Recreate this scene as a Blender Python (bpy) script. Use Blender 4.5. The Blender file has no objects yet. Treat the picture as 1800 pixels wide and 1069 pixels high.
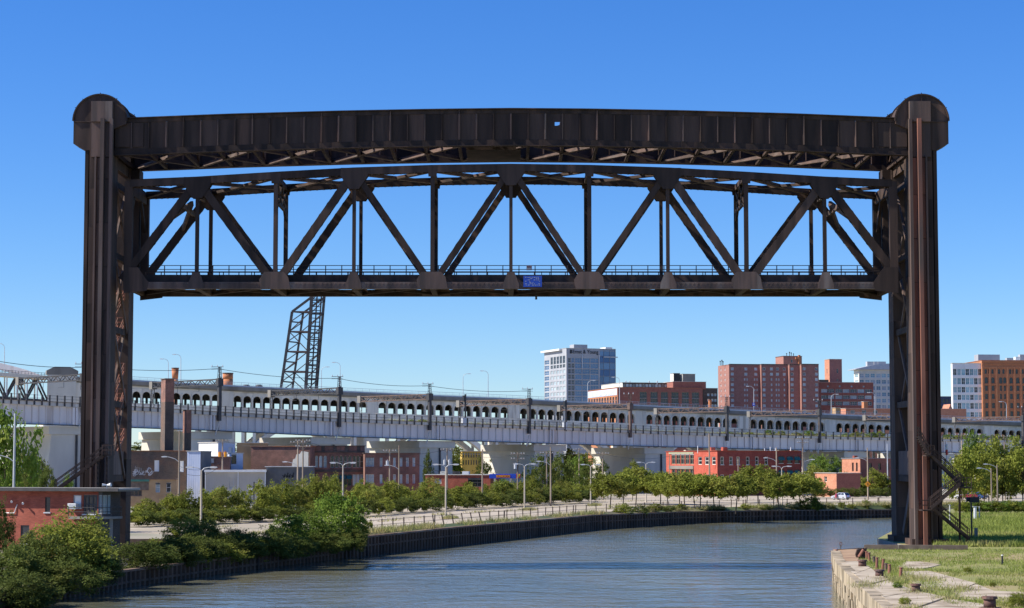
import bpy, bmesh, math, random
from mathutils import Vector, Matrix
random.seed(7)
S = bpy.context.scene
COL = S.collection
PI = math.pi
rad = math.radians

# ---------------------------------------------------------------- camera, sky, sun, exposure
CAM_Z = 12.0
F, CX, CY, HOR = 3600.0, 900.0, 534.5, 813.0
PITCH = math.atan((HOR - CY) / F)
cd = bpy.data.cameras.new('camera')
cd.sensor_width = 36.0
cd.lens = 36.0 * F / 1800.0
cd.clip_start, cd.clip_end = 1.0, 20000.0
cam = bpy.data.objects.new('camera', cd)
cam.location = (0, 0, CAM_Z)
cam.rotation_euler = (PI / 2 + PITCH, 0, 0)
COL.objects.link(cam)
S.camera = cam

SUN_EL, SUN_ROT = 41.0, -97.0
world = bpy.data.worlds.new('World')
S.world = world
world.use_nodes = True
wn, wl = world.node_tree.nodes, world.node_tree.links
sky = wn.new('ShaderNodeTexSky')
sky.sky_type = 'NISHITA'
sky.sun_disc = False
sky.sun_elevation = rad(SUN_EL)
sky.sun_rotation = rad(SUN_ROT)
sky.altitude = 300
sky.air_density = 1.0
sky.dust_density = 0.0
sky.ozone_density = 10.0
hsv = wn.new('ShaderNodeHueSaturation')
hsv.inputs['Hue'].default_value = 0.511
hsv.inputs['Saturation'].default_value = 1.16
hsv.inputs['Value'].default_value = 1.0
wl.new(sky.outputs[0], hsv.inputs['Color'])
wl.new(hsv.outputs[0], wn['Background'].inputs[0])
wn['Background'].inputs[1].default_value = 0.092
sl = bpy.data.lights.new('sun', 'SUN')
sl.energy = 4.2
sl.angle = rad(0.5)
sl.color = (1.0, 0.94, 0.84)
sun = bpy.data.objects.new('sun', sl)
to_sun = Vector((math.cos(rad(SUN_EL)) * math.sin(rad(SUN_ROT)), math.cos(rad(SUN_EL)) * math.cos(rad(SUN_ROT)), math.sin(rad(SUN_EL))))
sun.rotation_euler = to_sun.to_track_quat('Z', 'Y').to_euler()
COL.objects.link(sun)
S.view_settings.view_transform = 'Standard'
S.view_settings.look = 'None'
S.view_settings.exposure = 0.78
S.view_settings.gamma = 1.0
S.view_settings.use_curve_mapping = False

# ---------------------------------------------------------------- survey: points of the place from the photograph's sight lines
_sp, _cp = math.sin(PITCH), math.cos(PITCH)
def ray(px, py):
    u, v = (px - CX) / F, (CY - py) / F
    return Vector((u, _cp - _sp * v, _sp + _cp * v))
def at(px, py, Y):
    r = ray(px, py)
    k = Y / r.y
    return Vector((r.x * k, Y, CAM_Z + r.z * k))
def gnd(px, py, z=2.9):
    r = ray(px, py)
    k = (z - CAM_Z) / r.z
    return Vector((r.x * k, r.y * k, z))
def interp(x, xs, ys):
    if x <= xs[0]:
        return ys[0] + (x - xs[0]) * (ys[1] - ys[0]) / (xs[1] - xs[0])
    for i in range(1, len(xs)):
        if x <= xs[i] or i == len(xs) - 1:
            return ys[i-1] + (x - xs[i-1]) * (ys[i] - ys[i-1]) / (xs[i] - xs[i-1])

# ---------------------------------------------------------------- materials
MATS = {}
def M(name, c1, c2=None, scale=1.0, rough=0.8, metal=0.0, bump=0.0, stretch=(1, 1, 1), lo=0.35, hi=0.65, c3=None, s3=0.12, f3=(0.5, 0.7), bscale=None, spec=None, detail=6.0, vary=0.0, trans=0.0, coat=0.0):
    """two colours mixed by noise, a third laid over in patches, relief by bump"""
    m = bpy.data.materials.new(name)
    m.use_nodes = True
    n, l = m.node_tree.nodes, m.node_tree.links
    b = n['Principled BSDF']
    b.inputs['Roughness'].default_value = rough
    b.inputs['Metallic'].default_value = metal
    if spec is not None:
        b.inputs['Specular IOR Level'].default_value = spec
    if coat:
        b.inputs['Coat Weight'].default_value = coat
    c2 = c2 or c1
    tc = n.new('ShaderNodeTexCoord')
    mp = n.new('ShaderNodeMapping')
    mp.inputs['Scale'].default_value = stretch
    l.new(tc.outputs['Object'], mp.inputs['Vector'])
    oi = n.new('ShaderNodeObjectInfo')
    vm = n.new('ShaderNodeVectorMath'); vm.operation = 'MULTIPLY_ADD'
    l.new(oi.outputs['Random'], vm.inputs[0]); vm.inputs[1].default_value = (37, 53, 71)
    l.new(mp.outputs[0], vm.inputs[2])
    nz = n.new('ShaderNodeTexNoise')
    nz.inputs['Scale'].default_value = scale
    nz.inputs['Detail'].default_value = detail
    l.new(vm.outputs[0], nz.inputs['Vector'])
    mr = n.new('ShaderNodeMapRange')
    mr.inputs['From Min'].default_value, mr.inputs['From Max'].default_value = lo, hi
    l.new(nz.outputs[0], mr.inputs[0])
    mx = n.new('ShaderNodeMix'); mx.data_type = 'RGBA'
    mx.inputs[6].default_value = (*c1, 1); mx.inputs[7].default_value = (*c2, 1)
    l.new(mr.outputs[0], mx.inputs[0])
    out = mx.outputs[2]
    if c3:
        n3 = n.new('ShaderNodeTexNoise'); n3.inputs['Scale'].default_value = s3; n3.inputs['Detail'].default_value = 8
        l.new(vm.outputs[0], n3.inputs['Vector'])
        m3 = n.new('ShaderNodeMapRange'); m3.inputs['From Min'].default_value, m3.inputs['From Max'].default_value = f3
        l.new(n3.outputs[0], m3.inputs[0])
        x3 = n.new('ShaderNodeMix'); x3.data_type = 'RGBA'
        l.new(m3.outputs[0], x3.inputs[0]); l.new(out, x3.inputs[6]); x3.inputs[7].default_value = (*c3, 1)
        out = x3.outputs[2]
    if vary:
        h = n.new('ShaderNodeHueSaturation')
        mv = n.new('ShaderNodeMapRange'); mv.inputs['To Min'].default_value, mv.inputs['To Max'].default_value = 1 - vary, 1 + vary
        l.new(oi.outputs['Random'], mv.inputs[0]); l.new(mv.outputs[0], h.inputs['Value']); l.new(out, h.inputs['Color'])
        out = h.outputs[0]
    l.new(out, b.inputs['Base Color'])
    if bump:
        bp = n.new('ShaderNodeBump'); bp.inputs['Strength'].default_value = 0.6; bp.inputs['Distance'].default_value = bump
        nb = n.new('ShaderNodeTexNoise'); nb.inputs['Scale'].default_value = bscale or scale * 2; nb.inputs['Detail'].default_value = 6
        l.new(vm.outputs[0], nb.inputs['Vector'])
        l.new(nb.outputs[0], bp.inputs['Height']); l.new(bp.outputs[0], b.inputs['Normal'])
    if trans:
        t = n.new('ShaderNodeBsdfTranslucent'); l.new(out, t.inputs['Color'])
        ms = n.new('ShaderNodeMixShader'); ms.inputs[0].default_value = trans
        l.new(b.outputs[0], ms.inputs[1]); l.new(t.outputs[0], ms.inputs[2])
        l.new(ms.outputs[0], n['Material Output'].inputs[0])
    MATS[name] = m
    return m

M('gravel_patch', (0.36, 0.33, 0.27), (0.44, 0.40, 0.33), 0.3, 0.95)
def brick_mat(name, c1, c2, mortar, w=0.22, h=0.075, vary=0.0, soot=None):
    """courses of brick: horizontal coordinate from x and y together, so any upright wall gets courses"""
    m = M(name, c1, c2, scale=0.8, rough=0.9, c3=soot, s3=0.25, f3=(0.45, 0.75), vary=vary)
    n, l = m.node_tree.nodes, m.node_tree.links
    b = n['Principled BSDF']
    src = b.inputs['Base Color'].links[0].from_socket
    tc = n.new('ShaderNodeTexCoord'); sx = n.new('ShaderNodeSeparateXYZ'); l.new(tc.outputs['Object'], sx.inputs[0])
    ad = n.new('ShaderNodeMath'); ad.operation = 'ADD'; l.new(sx.outputs[0], ad.inputs[0]); l.new(sx.outputs[1], ad.inputs[1])
    cb = n.new('ShaderNodeCombineXYZ'); l.new(ad.outputs[0], cb.inputs[0]); l.new(sx.outputs[2], cb.inputs[1])
    br = n.new('ShaderNodeTexBrick')
    br.inputs['Scale'].default_value = 1.0
    br.inputs['Brick Width'].default_value = w; br.inputs['Row Height'].default_value = h; br.inputs['Mortar Size'].default_value = 0.008
    br.inputs['Color1'].default_value = (0.72, 0.72, 0.72, 1); br.inputs['Color2'].default_value = (1.15, 1.1, 1.1, 1); br.inputs['Mortar'].default_value = (*mortar, 1)
    l.new(cb.outputs[0], br.inputs['Vector'])
    mu = n.new('ShaderNodeMix'); mu.data_type = 'RGBA'; mu.blend_type = 'MULTIPLY'; mu.inputs[0].default_value = 1.0
    l.new(src, mu.inputs[6]); l.new(br.outputs[0], mu.inputs[7])
    l.new(mu.outputs[2], b.inputs['Base Color'])
    bp = n.new('ShaderNodeBump'); bp.inputs['Strength'].default_value = 0.4; bp.inputs['Distance'].default_value = 0.01
    iv = n.new('ShaderNodeMath'); iv.operation = 'SUBTRACT'; iv.inputs[0].default_value = 1.0; l.new(br.outputs[1], iv.inputs[1])
    l.new(iv.outputs[0], bp.inputs['Height']); l.new(bp.outputs[0], b.inputs['Normal'])
    return m

M('rust_steel', (0.036, 0.026, 0.022), (0.074, 0.049, 0.039), 0.9, 0.75, 0.0, 0.008, (1, 1, 0.10), c3=(0.155, 0.092, 0.066), s3=0.5, f3=(0.57, 0.78), bscale=7, vary=0.32, spec=0.2)
M('rust_steel_light', (0.072, 0.050, 0.042), (0.15, 0.094, 0.074), 1.2, 0.78, 0.0, 0.008, (1, 1, 0.10), c3=(0.20, 0.165, 0.145), s3=0.5, f3=(0.55, 0.75), bscale=7, vary=0.22)
M('red_rust', (0.20, 0.078, 0.052), (0.30, 0.125, 0.082), 0.9, 0.8, 0, 0.005, (1, 1, 0.2), c3=(0.10, 0.07, 0.058), s3=0.4, f3=(0.5, 0.72), vary=0.1)
M('bollard_rust', (0.11, 0.052, 0.04), (0.17, 0.085, 0.062), 2.0, 0.8, c3=(0.07, 0.05, 0.045), s3=1.5, f3=(0.5, 0.7))
M('blue_steel', (0.66, 0.62, 0.60), (0.75, 0.705, 0.68), 0.5, 0.6, 0, 0.0, (1, 1, 0.10), c3=(0.48, 0.39, 0.33), s3=0.35, f3=(0.55, 0.8), vary=0.10)
M('grey_cap', (0.56, 0.53, 0.48), (0.66, 0.62, 0.56), 0.4, 0.75, c3=(0.38, 0.33, 0.28), s3=0.2, f3=(0.55, 0.8))
M('dark_steel', (0.035, 0.034, 0.036), (0.065, 0.06, 0.058), 1.0, 0.6, c3=(0.11, 0.07, 0.05), s3=0.4, f3=(0.6, 0.8))
M('brown_steel', (0.11, 0.07, 0.055), (0.17, 0.115, 0.09), 1.0, 0.75)
M('pale_concrete', (0.60, 0.56, 0.47), (0.70, 0.65, 0.55), 0.25, 0.9, 0, 0.01, (1, 1, 0.35), c3=(0.46, 0.41, 0.34), s3=0.12, f3=(0.52, 0.8), vary=0.05)
M('grey_concrete', (0.70, 0.645, 0.54), (0.82, 0.755, 0.635), 0.3, 0.9, 0, 0.01, (1, 1, 0.18), c3=(0.42, 0.37, 0.30), s3=0.28, f3=(0.53, 0.78), vary=0.12)
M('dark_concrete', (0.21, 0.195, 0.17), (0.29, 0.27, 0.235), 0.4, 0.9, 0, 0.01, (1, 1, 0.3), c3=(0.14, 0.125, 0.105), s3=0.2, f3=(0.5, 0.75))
M('dock_concrete', (0.40, 0.325, 0.225), (0.52, 0.44, 0.33), 0.5, 0.92, 0, 0.04, c3=(0.22, 0.165, 0.10), s3=0.45, f3=(0.48, 0.68), bscale=1.8)
M('dock_wall', (0.33, 0.26, 0.165), (0.48, 0.39, 0.27), 0.9, 0.95, 0, 0.12, (1, 1, .5), c3=(0.10, 0.08, 0.05), s3=0.5, f3=(0.48, 0.66), bscale=1.5, vary=0.22)
M('gravel_lot', (0.405, 0.335, 0.245), (0.50, 0.425, 0.325), 0.10, 0.95, 0, 0.02, (0.5, 1, 1), c3=(0.315, 0.275, 0.19), s3=0.07, f3=(0.5, 0.68), bscale=2.0)
M('soil', (0.10, 0.09, 0.05), (0.17, 0.15, 0.075), 0.15, 0.95, 0, 0.05, c3=(0.07, 0.10, 0.03), s3=0.08, f3=(0.45, 0.6))
M('city_ground', (0.34, 0.30, 0.235), (0.42, 0.375, 0.30), 0.05, 0.95, c3=(0.24, 0.23, 0.15), s3=0.03, f3=(0.5, 0.65))
M('grass_soil', (0.20, 0.205, 0.055), (0.27, 0.26, 0.08), 0.25, 0.95, 0, 0.05, c3=(0.37, 0.27, 0.14), s3=0.09, f3=(0.48, 0.66))
M('grass_blade', (0.19, 0.245, 0.035), (0.28, 0.325, 0.065), 0.2, 0.8, c3=(0.42, 0.33, 0.15), s3=0.07, f3=(0.55, 0.75), trans=0.3)
M('dry_grass', (0.42, 0.35, 0.16), (0.28, 0.31, 0.09), 0.3, 0.85, trans=0.3)
M('asphalt', (0.06, 0.06, 0.062), (0.09, 0.088, 0.085), 0.3, 0.92)
M('pile_steel', (0.130, 0.080, 0.056), (0.180, 0.112, 0.076), 1.2, 0.85, 0, 0.01, (1, 1, 0.2), c3=(0.065, 0.045, 0.035), s3=0.8, f3=(0.45, 0.7), spec=0.15)
M('pile_cap', (0.16, 0.09, 0.06), (0.24, 0.15, 0.10), 0.8, 0.85, c3=(0.30, 0.25, 0.2), s3=0.3, f3=(0.5, 0.75))
M('bark', (0.06, 0.045, 0.035), (0.11, 0.085, 0.065), 3.0, 0.95, 0, 0.02, (1, 1, 0.2))
M('pole_wood', (0.26, 0.20, 0.15), (0.36, 0.29, 0.22), 2.0, 0.9, 0, 0, (1, 1, 0.1), vary=0.25)
M('lamp_pole', (0.42, 0.36, 0.28), (0.52, 0.46, 0.37), 1.0, 0.6, 0, 0, (1, 1, 0.1))
M('lamp_white', (0.72, 0.72, 0.70), (0.80, 0.80, 0.78), 1.0, 0.45)
M('light_metal', (0.48, 0.50, 0.52), (0.56, 0.57, 0.58), 1.0, 0.5, 0.2)
M('insulator', (0.55, 0.56, 0.58), rough=0.35)
M('white_paint', (0.74, 0.74, 0.72), (0.80, 0.80, 0.78), 0.5, 0.6, c3=(0.62, 0.60, 0.56), s3=0.3, f3=(0.6, 0.8))
M('white_blue_paint', (0.48, 0.55, 0.70), (0.55, 0.61, 0.74), 0.5, 0.6)
M('glass_dark', (0.012, 0.015, 0.02), (0.03, 0.035, 0.045), 0.3, 0.08, spec=0.6)
M('glass_blue', (0.075, 0.13, 0.235), (0.10, 0.165, 0.28), 0.02, 0.12, 0.35, spec=0.7, vary=0.2)
M('glass_navy', (0.03, 0.075, 0.19), (0.045, 0.10, 0.24), 0.02, 0.12, 0.3, spec=0.7)
M('glass_pale', (0.30, 0.38, 0.42), (0.45, 0.52, 0.54), 0.4, 0.15, vary=0.25)
M('glass_teal', (0.14, 0.30, 0.36), (0.30, 0.46, 0.50), 0.1, 0.12, spec=0.7, vary=0.35)
M('stone_grey', (0.33, 0.345, 0.37), (0.39, 0.40, 0.42), 0.15, 0.8)
M('tan_rust', (0.34, 0.215, 0.12), (0.42, 0.28, 0.165), 0.8, 0.9, c3=(0.22, 0.12, 0.07), s3=0.5, f3=(0.5, 0.7))
M('roof_gravel', (0.38, 0.36, 0.33), (0.48, 0.45, 0.41), 0.5, 0.95)
M('roof_dark', (0.06, 0.06, 0.065), (0.10, 0.10, 0.10), 0.4, 0.9)
M('roof_pale', (0.55, 0.55, 0.54), (0.66, 0.65, 0.63), 0.3, 0.85)
M('siding_grey', (0.50, 0.455, 0.385), (0.56, 0.51, 0.44), 0.4, 0.7)
M('dark_grey_wall', (0.10, 0.10, 0.105), (0.14, 0.14, 0.14), 0.5, 0.9)
M('tan_wall', (0.36, 0.23, 0.12), (0.46, 0.30, 0.16), 0.5, 0.9)
M('yellow_wall', (0.62, 0.40, 0.07), (0.70, 0.46, 0.10), 0.5, 0.8)
M('green_trim', (0.04, 0.16, 0.12), (0.06, 0.20, 0.15), 1, 0.7)
M('teal_awning', (0.02, 0.14, 0.12), (0.03, 0.18, 0.15), 1, 0.8)
M('sign_blue', (0.02, 0.07, 0.42), (0.025, 0.09, 0.48), 1.0, 0.5)
M('canopy_blue', (0.02, 0.07, 0.50), rough=0.5)
M('sign_yellow', (0.80, 0.55, 0.02), rough=0.5)
M('sign_red', (0.55, 0.05, 0.04), rough=0.5)
M('sign_orange', (0.75, 0.30, 0.02), rough=0.5)
M('faded_pink', (0.42, 0.24, 0.22), rough=0.8)
M('orange_brown', (0.42, 0.16, 0.07), (0.52, 0.20, 0.09), 0.4, 0.85)
M('cream_trim', (0.62, 0.60, 0.52), (0.70, 0.67, 0.58), 0.6, 0.7)
M('olive_frame', (0.30, 0.31, 0.22), (0.40, 0.38, 0.24), 0.6, 0.75)
M('blue_paint', (0.05, 0.10, 0.45), rough=0.6)
M('navy_wall', (0.04, 0.06, 0.11), (0.06, 0.08, 0.14), 0.2, 0.6)
M('black_paint', (0.02, 0.02, 0.022), rough=0.5)
M('tyre', (0.02, 0.02, 0.02), rough=0.9)
M('car_silver', (0.62, 0.66, 0.74), rough=0.25, metal=0.3, coat=0.6)
M('car_white', (0.78, 0.78, 0.78), rough=0.3, coat=0.6)
M('car_blue', (0.03, 0.10, 0.35), rough=0.25, coat=0.6)
M('car_red', (0.30, 0.03, 0.05), rough=0.25, coat=0.6)
M('car_grey', (0.18, 0.19, 0.21), rough=0.25, coat=0.6)
M('tail_red', (0.45, 0.02, 0.02), rough=0.3)
M('graffiti_white', (0.52, 0.54, 0.56), (0.66, 0.67, 0.68), 2, 0.8)
M('timber', (0.13, 0.095, 0.07), (0.22, 0.165, 0.125), 1.2, 0.9, 0, 0.01)
M('wire_black', (0.03, 0.03, 0.032), rough=0.6)
brick_mat('red_brick', (0.30, 0.075, 0.045), (0.37, 0.105, 0.065), (0.8, 0.8, 0.8))
brick_mat('shaded_red_brick', (0.23, 0.052, 0.04), (0.29, 0.075, 0.055), (0.8, 0.8, 0.8))  # corner building brick darkened: shade of its front put into the colour
brick_mat('sunlit_red_brick', (0.44, 0.085, 0.05), (0.52, 0.115, 0.07), (0.85, 0.85, 0.85))  # same building's brick brightened: sunlight on its left flank put into the colour
brick_mat('old_brick', (0.22, 0.112, 0.083), (0.30, 0.155, 0.115), (0.8, 0.8, 0.8), soot=(0.10, 0.07, 0.06))
brick_mat('dark_brick', (0.085, 0.070, 0.058), (0.13, 0.102, 0.082), (0.8, 0.8, 0.8), soot=(0.06, 0.05, 0.045))
brick_mat('sooty_brick', (0.10, 0.082, 0.068), (0.145, 0.112, 0.09), (0.8, 0.8, 0.8), soot=(0.20, 0.115, 0.075))
brick_mat('apartment_brick', (0.345, 0.165, 0.128), (0.405, 0.198, 0.155), (0.8, 0.8, 0.8))
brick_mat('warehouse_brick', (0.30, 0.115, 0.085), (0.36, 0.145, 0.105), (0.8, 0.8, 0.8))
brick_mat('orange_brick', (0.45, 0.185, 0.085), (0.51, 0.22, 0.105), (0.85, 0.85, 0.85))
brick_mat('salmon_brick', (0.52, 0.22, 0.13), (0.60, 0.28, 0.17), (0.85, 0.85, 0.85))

def leaf_mat(name, a, b, c, trans=0.35):
    m = M(name, a, b, scale=0.45, rough=0.8, lo=0.3, hi=0.7, c3=c, s3=0.9, f3=(0.56, 0.8), vary=0.25, trans=trans, spec=0.1)
    return m
leaf_mat('leaf_mid', (0.175, 0.205, 0.032), (0.28, 0.30, 0.056), (0.36, 0.31, 0.075))
leaf_mat('leaf_yellow', (0.17, 0.20, 0.038), (0.27, 0.28, 0.06), (0.36, 0.26, 0.07))
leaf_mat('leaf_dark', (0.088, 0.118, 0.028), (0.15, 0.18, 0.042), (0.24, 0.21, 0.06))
leaf_mat('leaf_bright', (0.13, 0.20, 0.032), (0.20, 0.28, 0.05), (0.28, 0.28, 0.06))

# water: turbid river, small wind ripples
def water_mat():
    m = bpy.data.materials.new('river_water'); m.use_nodes = True
    n, l = m.node_tree.nodes, m.node_tree.links
    b = n['Principled BSDF']
    b.inputs['Roughness'].default_value = 0.09
    b.inputs['IOR'].default_value = 1.33
    tc = n.new('ShaderNodeTexCoord')
    def noise(sc, stretch, det):
        mp = n.new('ShaderNodeMapping'); mp.inputs['Scale'].default_value = stretch
        l.new(tc.outputs['Object'], mp.inputs[0])
        z = n.new('ShaderNodeTexNoise'); z.inputs['Scale'].default_value = sc; z.inputs['Detail'].default_value = det; z.inputs['Distortion'].default_value = 0.4
        l.new(mp.outputs[0], z.inputs['Vector']); return z.outputs[0]
    big = noise(0.05, (1, 0.55, 1), 3)
    mix = n.new('ShaderNodeMix'); mix.data_type = 'RGBA'
    mr = n.new('ShaderNodeMapRange'); mr.inputs['From Min'].default_value = 0.35; mr.inputs['From Max'].default_value = 0.7
    l.new(big, mr.inputs[0]); l.new(mr.outputs[0], mix.inputs[0])
    mix.inputs[6].default_value = (0.130, 0.142, 0.108, 1); mix.inputs[7].default_value = (0.200, 0.180, 0.105, 1)
    l.new(mix.outputs[2], b.inputs['Base Color'])
    r1 = noise(1.3, (1, 0.8, 1), 5); r2 = noise(0.26, (0.7, 1.0, 1), 3); patch = noise(0.025, (1, 0.4, 1), 4)
    a1 = n.new('ShaderNodeMath'); a1.operation = 'MULTIPLY'
    pm = n.new('ShaderNodeMapRange'); pm.inputs['From Min'].default_value = 0.35; pm.inputs['From Max'].default_value = 0.65; pm.inputs['To Min'].default_value = 0.15; pm.inputs['To Max'].default_value = 1.0
    l.new(patch, pm.inputs[0]); l.new(r1, a1.inputs[0]); l.new(pm.outputs[0], a1.inputs[1])
    a2 = n.new('ShaderNodeMath'); a2.operation = 'MULTIPLY_ADD'; a2.inputs[1].default_value = 1.5
    l.new(r2, a2.inputs[0]); l.new(a1.outputs[0], a2.inputs[2])
    bp = n.new('ShaderNodeBump'); bp.inputs['Strength'].default_value = 1.0; bp.inputs['Distance'].default_value = 0.19
    l.new(a2.outputs[0], bp.inputs['Height']); l.new(bp.outputs[0], b.inputs['Normal'])
    MATS['river_water'] = m
water_mat()

# ---------------------------------------------------------------- object helpers
ORD = ('first second third fourth fifth sixth seventh eighth ninth tenth eleventh twelfth thirteenth fourteenth fifteenth sixteenth seventeenth eighteenth nineteenth twentieth ' + ' '.join('twenty-' + w for w in 'first second third fourth fifth sixth seventh eighth ninth'.split())).split()
def tag(o, label=None, cat=None, group=None, kind=None):
    if label: o['label'] = label
    if cat: o['category'] = cat
    if group: o['group'] = group
    if kind: o['kind'] = kind
    return o
def thing(name, label, cat, loc=(0, 0, 0), rotz=0.0, group=None):
    o = bpy.data.objects.new(name, None)
    o.empty_display_size = 0.2
    COL.objects.link(o)
    o.location = loc
    o.rotation_euler = (0, 0, rotz)
    return tag(o, label, cat, group)
def root_of(o):
    while o.parent: o = o.parent
    return o
def inv_of(parent):
    """world -> parent's own space, every part sits at its root's origin"""
    if parent is None: return Matrix.Identity(4)
    m = Matrix.Identity(4)
    while parent:
        m = Matrix.LocRotScale(parent.location, parent.rotation_euler, parent.scale) @ m
        parent = parent.parent
    return m.inverted()
def link_mesh(name, me, parent=None, loc=None, rotz=0.0):
    o = bpy.data.objects.new(name, me)
    COL.objects.link(o)
    if parent: o.parent = parent
    if loc is not None: o.location = loc
    if rotz: o.rotation_euler = (0, 0, rotz)
    return o
def inst(name, me, parent, world_loc, world_rotz=0.0, scale=None):
    """a part that shares mesh data, placed at a world position under its thing"""
    o = bpy.data.objects.new(name, me)
    COL.objects.link(o)
    o.parent = parent
    inv = inv_of(parent)
    o.location = inv @ Vector(world_loc)
    o.rotation_euler = (0, 0, world_rotz + inv.to_euler().z)
    if scale: o.scale = scale
    return o
def copy_tree(o, parent=None):
    c = o.copy()
    COL.objects.link(c)
    c.parent = parent
    for ch in list(o.children): copy_tree(ch, c)
    return c

class MB:
    def __init__(s): s.v, s.f = [], []
    def add(s, vs, fs):
        k = len(s.v); s.v += [tuple(v) for v in vs]; s.f += [tuple(i + k for i in f) for f in fs]; return s
    def frame_box(s, o, ax, ay, az):
        """box from corner-centre o with half-axis vectors"""
        o, ax, ay, az = Vector(o), Vector(ax), Vector(ay), Vector(az)
        if ax.cross(ay).dot(az) < 0: ax = -ax
        vs = [o + sx * ax + sy * ay + sz * az for sx in (-1, 1) for sy in (-1, 1) for sz in (-1, 1)]
        return s.add(vs, [(0, 1, 3, 2), (4, 6, 7, 5), (0, 4, 5, 1), (2, 3, 7, 6), (0, 2, 6, 4), (1, 5, 7, 3)])
    def box(s, c, size, rotz=0.0):
        cs, sn = math.cos(rotz), math.sin(rotz)
        return s.frame_box(c, (cs * size[0] / 2, sn * size[0] / 2, 0), (-sn * size[1] / 2, cs * size[1] / 2, 0), (0, 0, size[2] / 2))
    def span(s, x0, x1, y0, y1, z0, z1):
        return s.box(((x0 + x1) / 2, (y0 + y1) / 2, (z0 + z1) / 2), (abs(x1 - x0), abs(y1 - y0), abs(z1 - z0)))
    def bar(s, p, q, w, h, up=(0, 0, 1)):
        """box beam p->q; h along 'up' projected, w across"""
        p, q = Vector(p), Vector(q)
        d = q - p; L = d.length
        if L < 1e-6: return s
        d.normalize(); up = Vector(up)
        if abs(d.dot(up)) > 0.98: up = Vector((0, 1, 0)) if abs(d.y) < 0.9 else Vector((1, 0, 0))
        a = d.cross(up).normalized(); b = a.cross(d).normalized()
        return s.frame_box((p + q) / 2, d * L / 2, a * w / 2, b * h / 2)
    def tube(s, p, q, r, r2=None, n=8, caps=True):
        p, q = Vector(p), Vector(q); r2 = r if r2 is None else r2
        d = (q - p).normalized()
        a = d.cross(Vector((0, 0, 1)))
        if a.length < 1e-3: a = Vector((1, 0, 0))
        a.normalize(); b = d.cross(a)
        vs = []
        for k in range(n):
            t = 2 * PI * k / n; e = a * math.cos(t) + b * math.sin(t)
            vs += [p + e * r, q + e * r2]
        fs = [(2*k, 2*((k+1) % n), 2*((k+1) % n)+1, 2*k+1) for k in range(n)]
        if caps: fs += [tuple(2*k for k in reversed(range(n))), tuple(2*k+1 for k in range(n))]
        return s.add(vs, fs)
    def path(s, pts, r, n=6):
        for a, b in zip(pts, pts[1:]): s.tube(a, b, r, n=n)
        return s
    def prism(s, pts, vec):
        """closed outline (3-D points in one plane) swept along vec"""
        n = len(pts); vec = Vector(vec)
        pts = [Vector(p) for p in pts]
        nn = Vector((0, 0, 0))
        for i in range(n): nn += pts[i].cross(pts[(i+1) % n])
        if nn.dot(vec) > 0: pts = pts[::-1]
        vs = pts + [p + vec for p in pts]
        return s.add(vs, [tuple(range(n)), tuple(n + i for i in reversed(range(n)))] + [(i, n + i, n + (i+1) % n, (i+1) % n)[::-1] for i in range(n)])
    def quad(s, a, b, c, d): return s.add([a, b, c, d], [(0, 1, 2, 3)])
    def mesh(s, name, mat, smooth=False, inv=None):
        me = bpy.data.meshes.new(name)
        vs = [tuple(inv @ Vector(v)) for v in s.v] if inv is not None else s.v
        me.from_pydata(vs, [], s.f)
        me.materials.append(MATS[mat] if isinstance(mat, str) else mat)
        if smooth: me.polygons.foreach_set('use_smooth', [True] * len(me.polygons))
        me.update()
        return me
    def build(s, name, mat, parent=None, smooth=False):
        """one mesh object from world coordinates"""
        return link_mesh(name, s.mesh(name, mat, smooth, inv_of(parent) if parent else None), parent)
def sheet(name, pts, mat, kind='structure', parent=None):
    from mathutils.geometry import tessellate_polygon
    P = [Vector(p) for p in pts]
    tris = []
    for t in tessellate_polygon([P]):
        a, b, c = (P[i] for i in t)
        tris.append(tuple(t) if (b - a).cross(c - a).z > 0 else tuple(reversed(t)))
    me = bpy.data.meshes.new(name); me.from_pydata([tuple(p) for p in P], [], tris); me.update()
    me.materials.append(MATS[mat])
    o = link_mesh(name, me, parent)
    if kind: o['kind'] = kind
    return o
def text_obj(name, body, size, mat, parent, loc, u, depth=0.05, squash=1.0):
    """lettering on an upright wall: u = reading direction, extruded a little"""
    cu = bpy.data.curves.new(name, 'FONT'); cu.body = body; cu.size = size; cu.extrude = depth; cu.align_x = 'CENTER'; cu.align_y = 'CENTER'
    tmp = bpy.data.objects.new(name + '_curve', cu)
    COL.objects.link(tmp)
    me = bpy.data.meshes.new_from_object(tmp.evaluated_get(bpy.context.evaluated_depsgraph_get()))
    bpy.data.objects.remove(tmp); bpy.data.curves.remove(cu)
    u = Vector(u).to_3d().normalized(); z = Vector((0, 0, 1)); nrm = u.cross(z)
    m = Matrix((u * squash, z, nrm)).transposed().to_4x4()
    m.translation = Vector(loc)
    me.transform(inv_of(parent) @ m if parent else m)
    me.materials.clear(); me.materials.append(MATS[mat])
    me.name = name
    return link_mesh(name, me, parent)
# ================================================================ THE SETTING: river, ground, banks
G = 2.9
w = MB(); w.quad((-6000, -800, 0), (6000, -800, 0), (6000, 900, 0), (-6000, 900, 0))
w.build('river', 'river_water')['kind'] = 'structure'
bed = MB(); bed.quad((-9000, -3000, -3), (9000, -3000, -3), (9000, 16000, -3), (-9000, 16000, -3))
bed.build('terrain', 'soil')['kind'] = 'structure'

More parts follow.
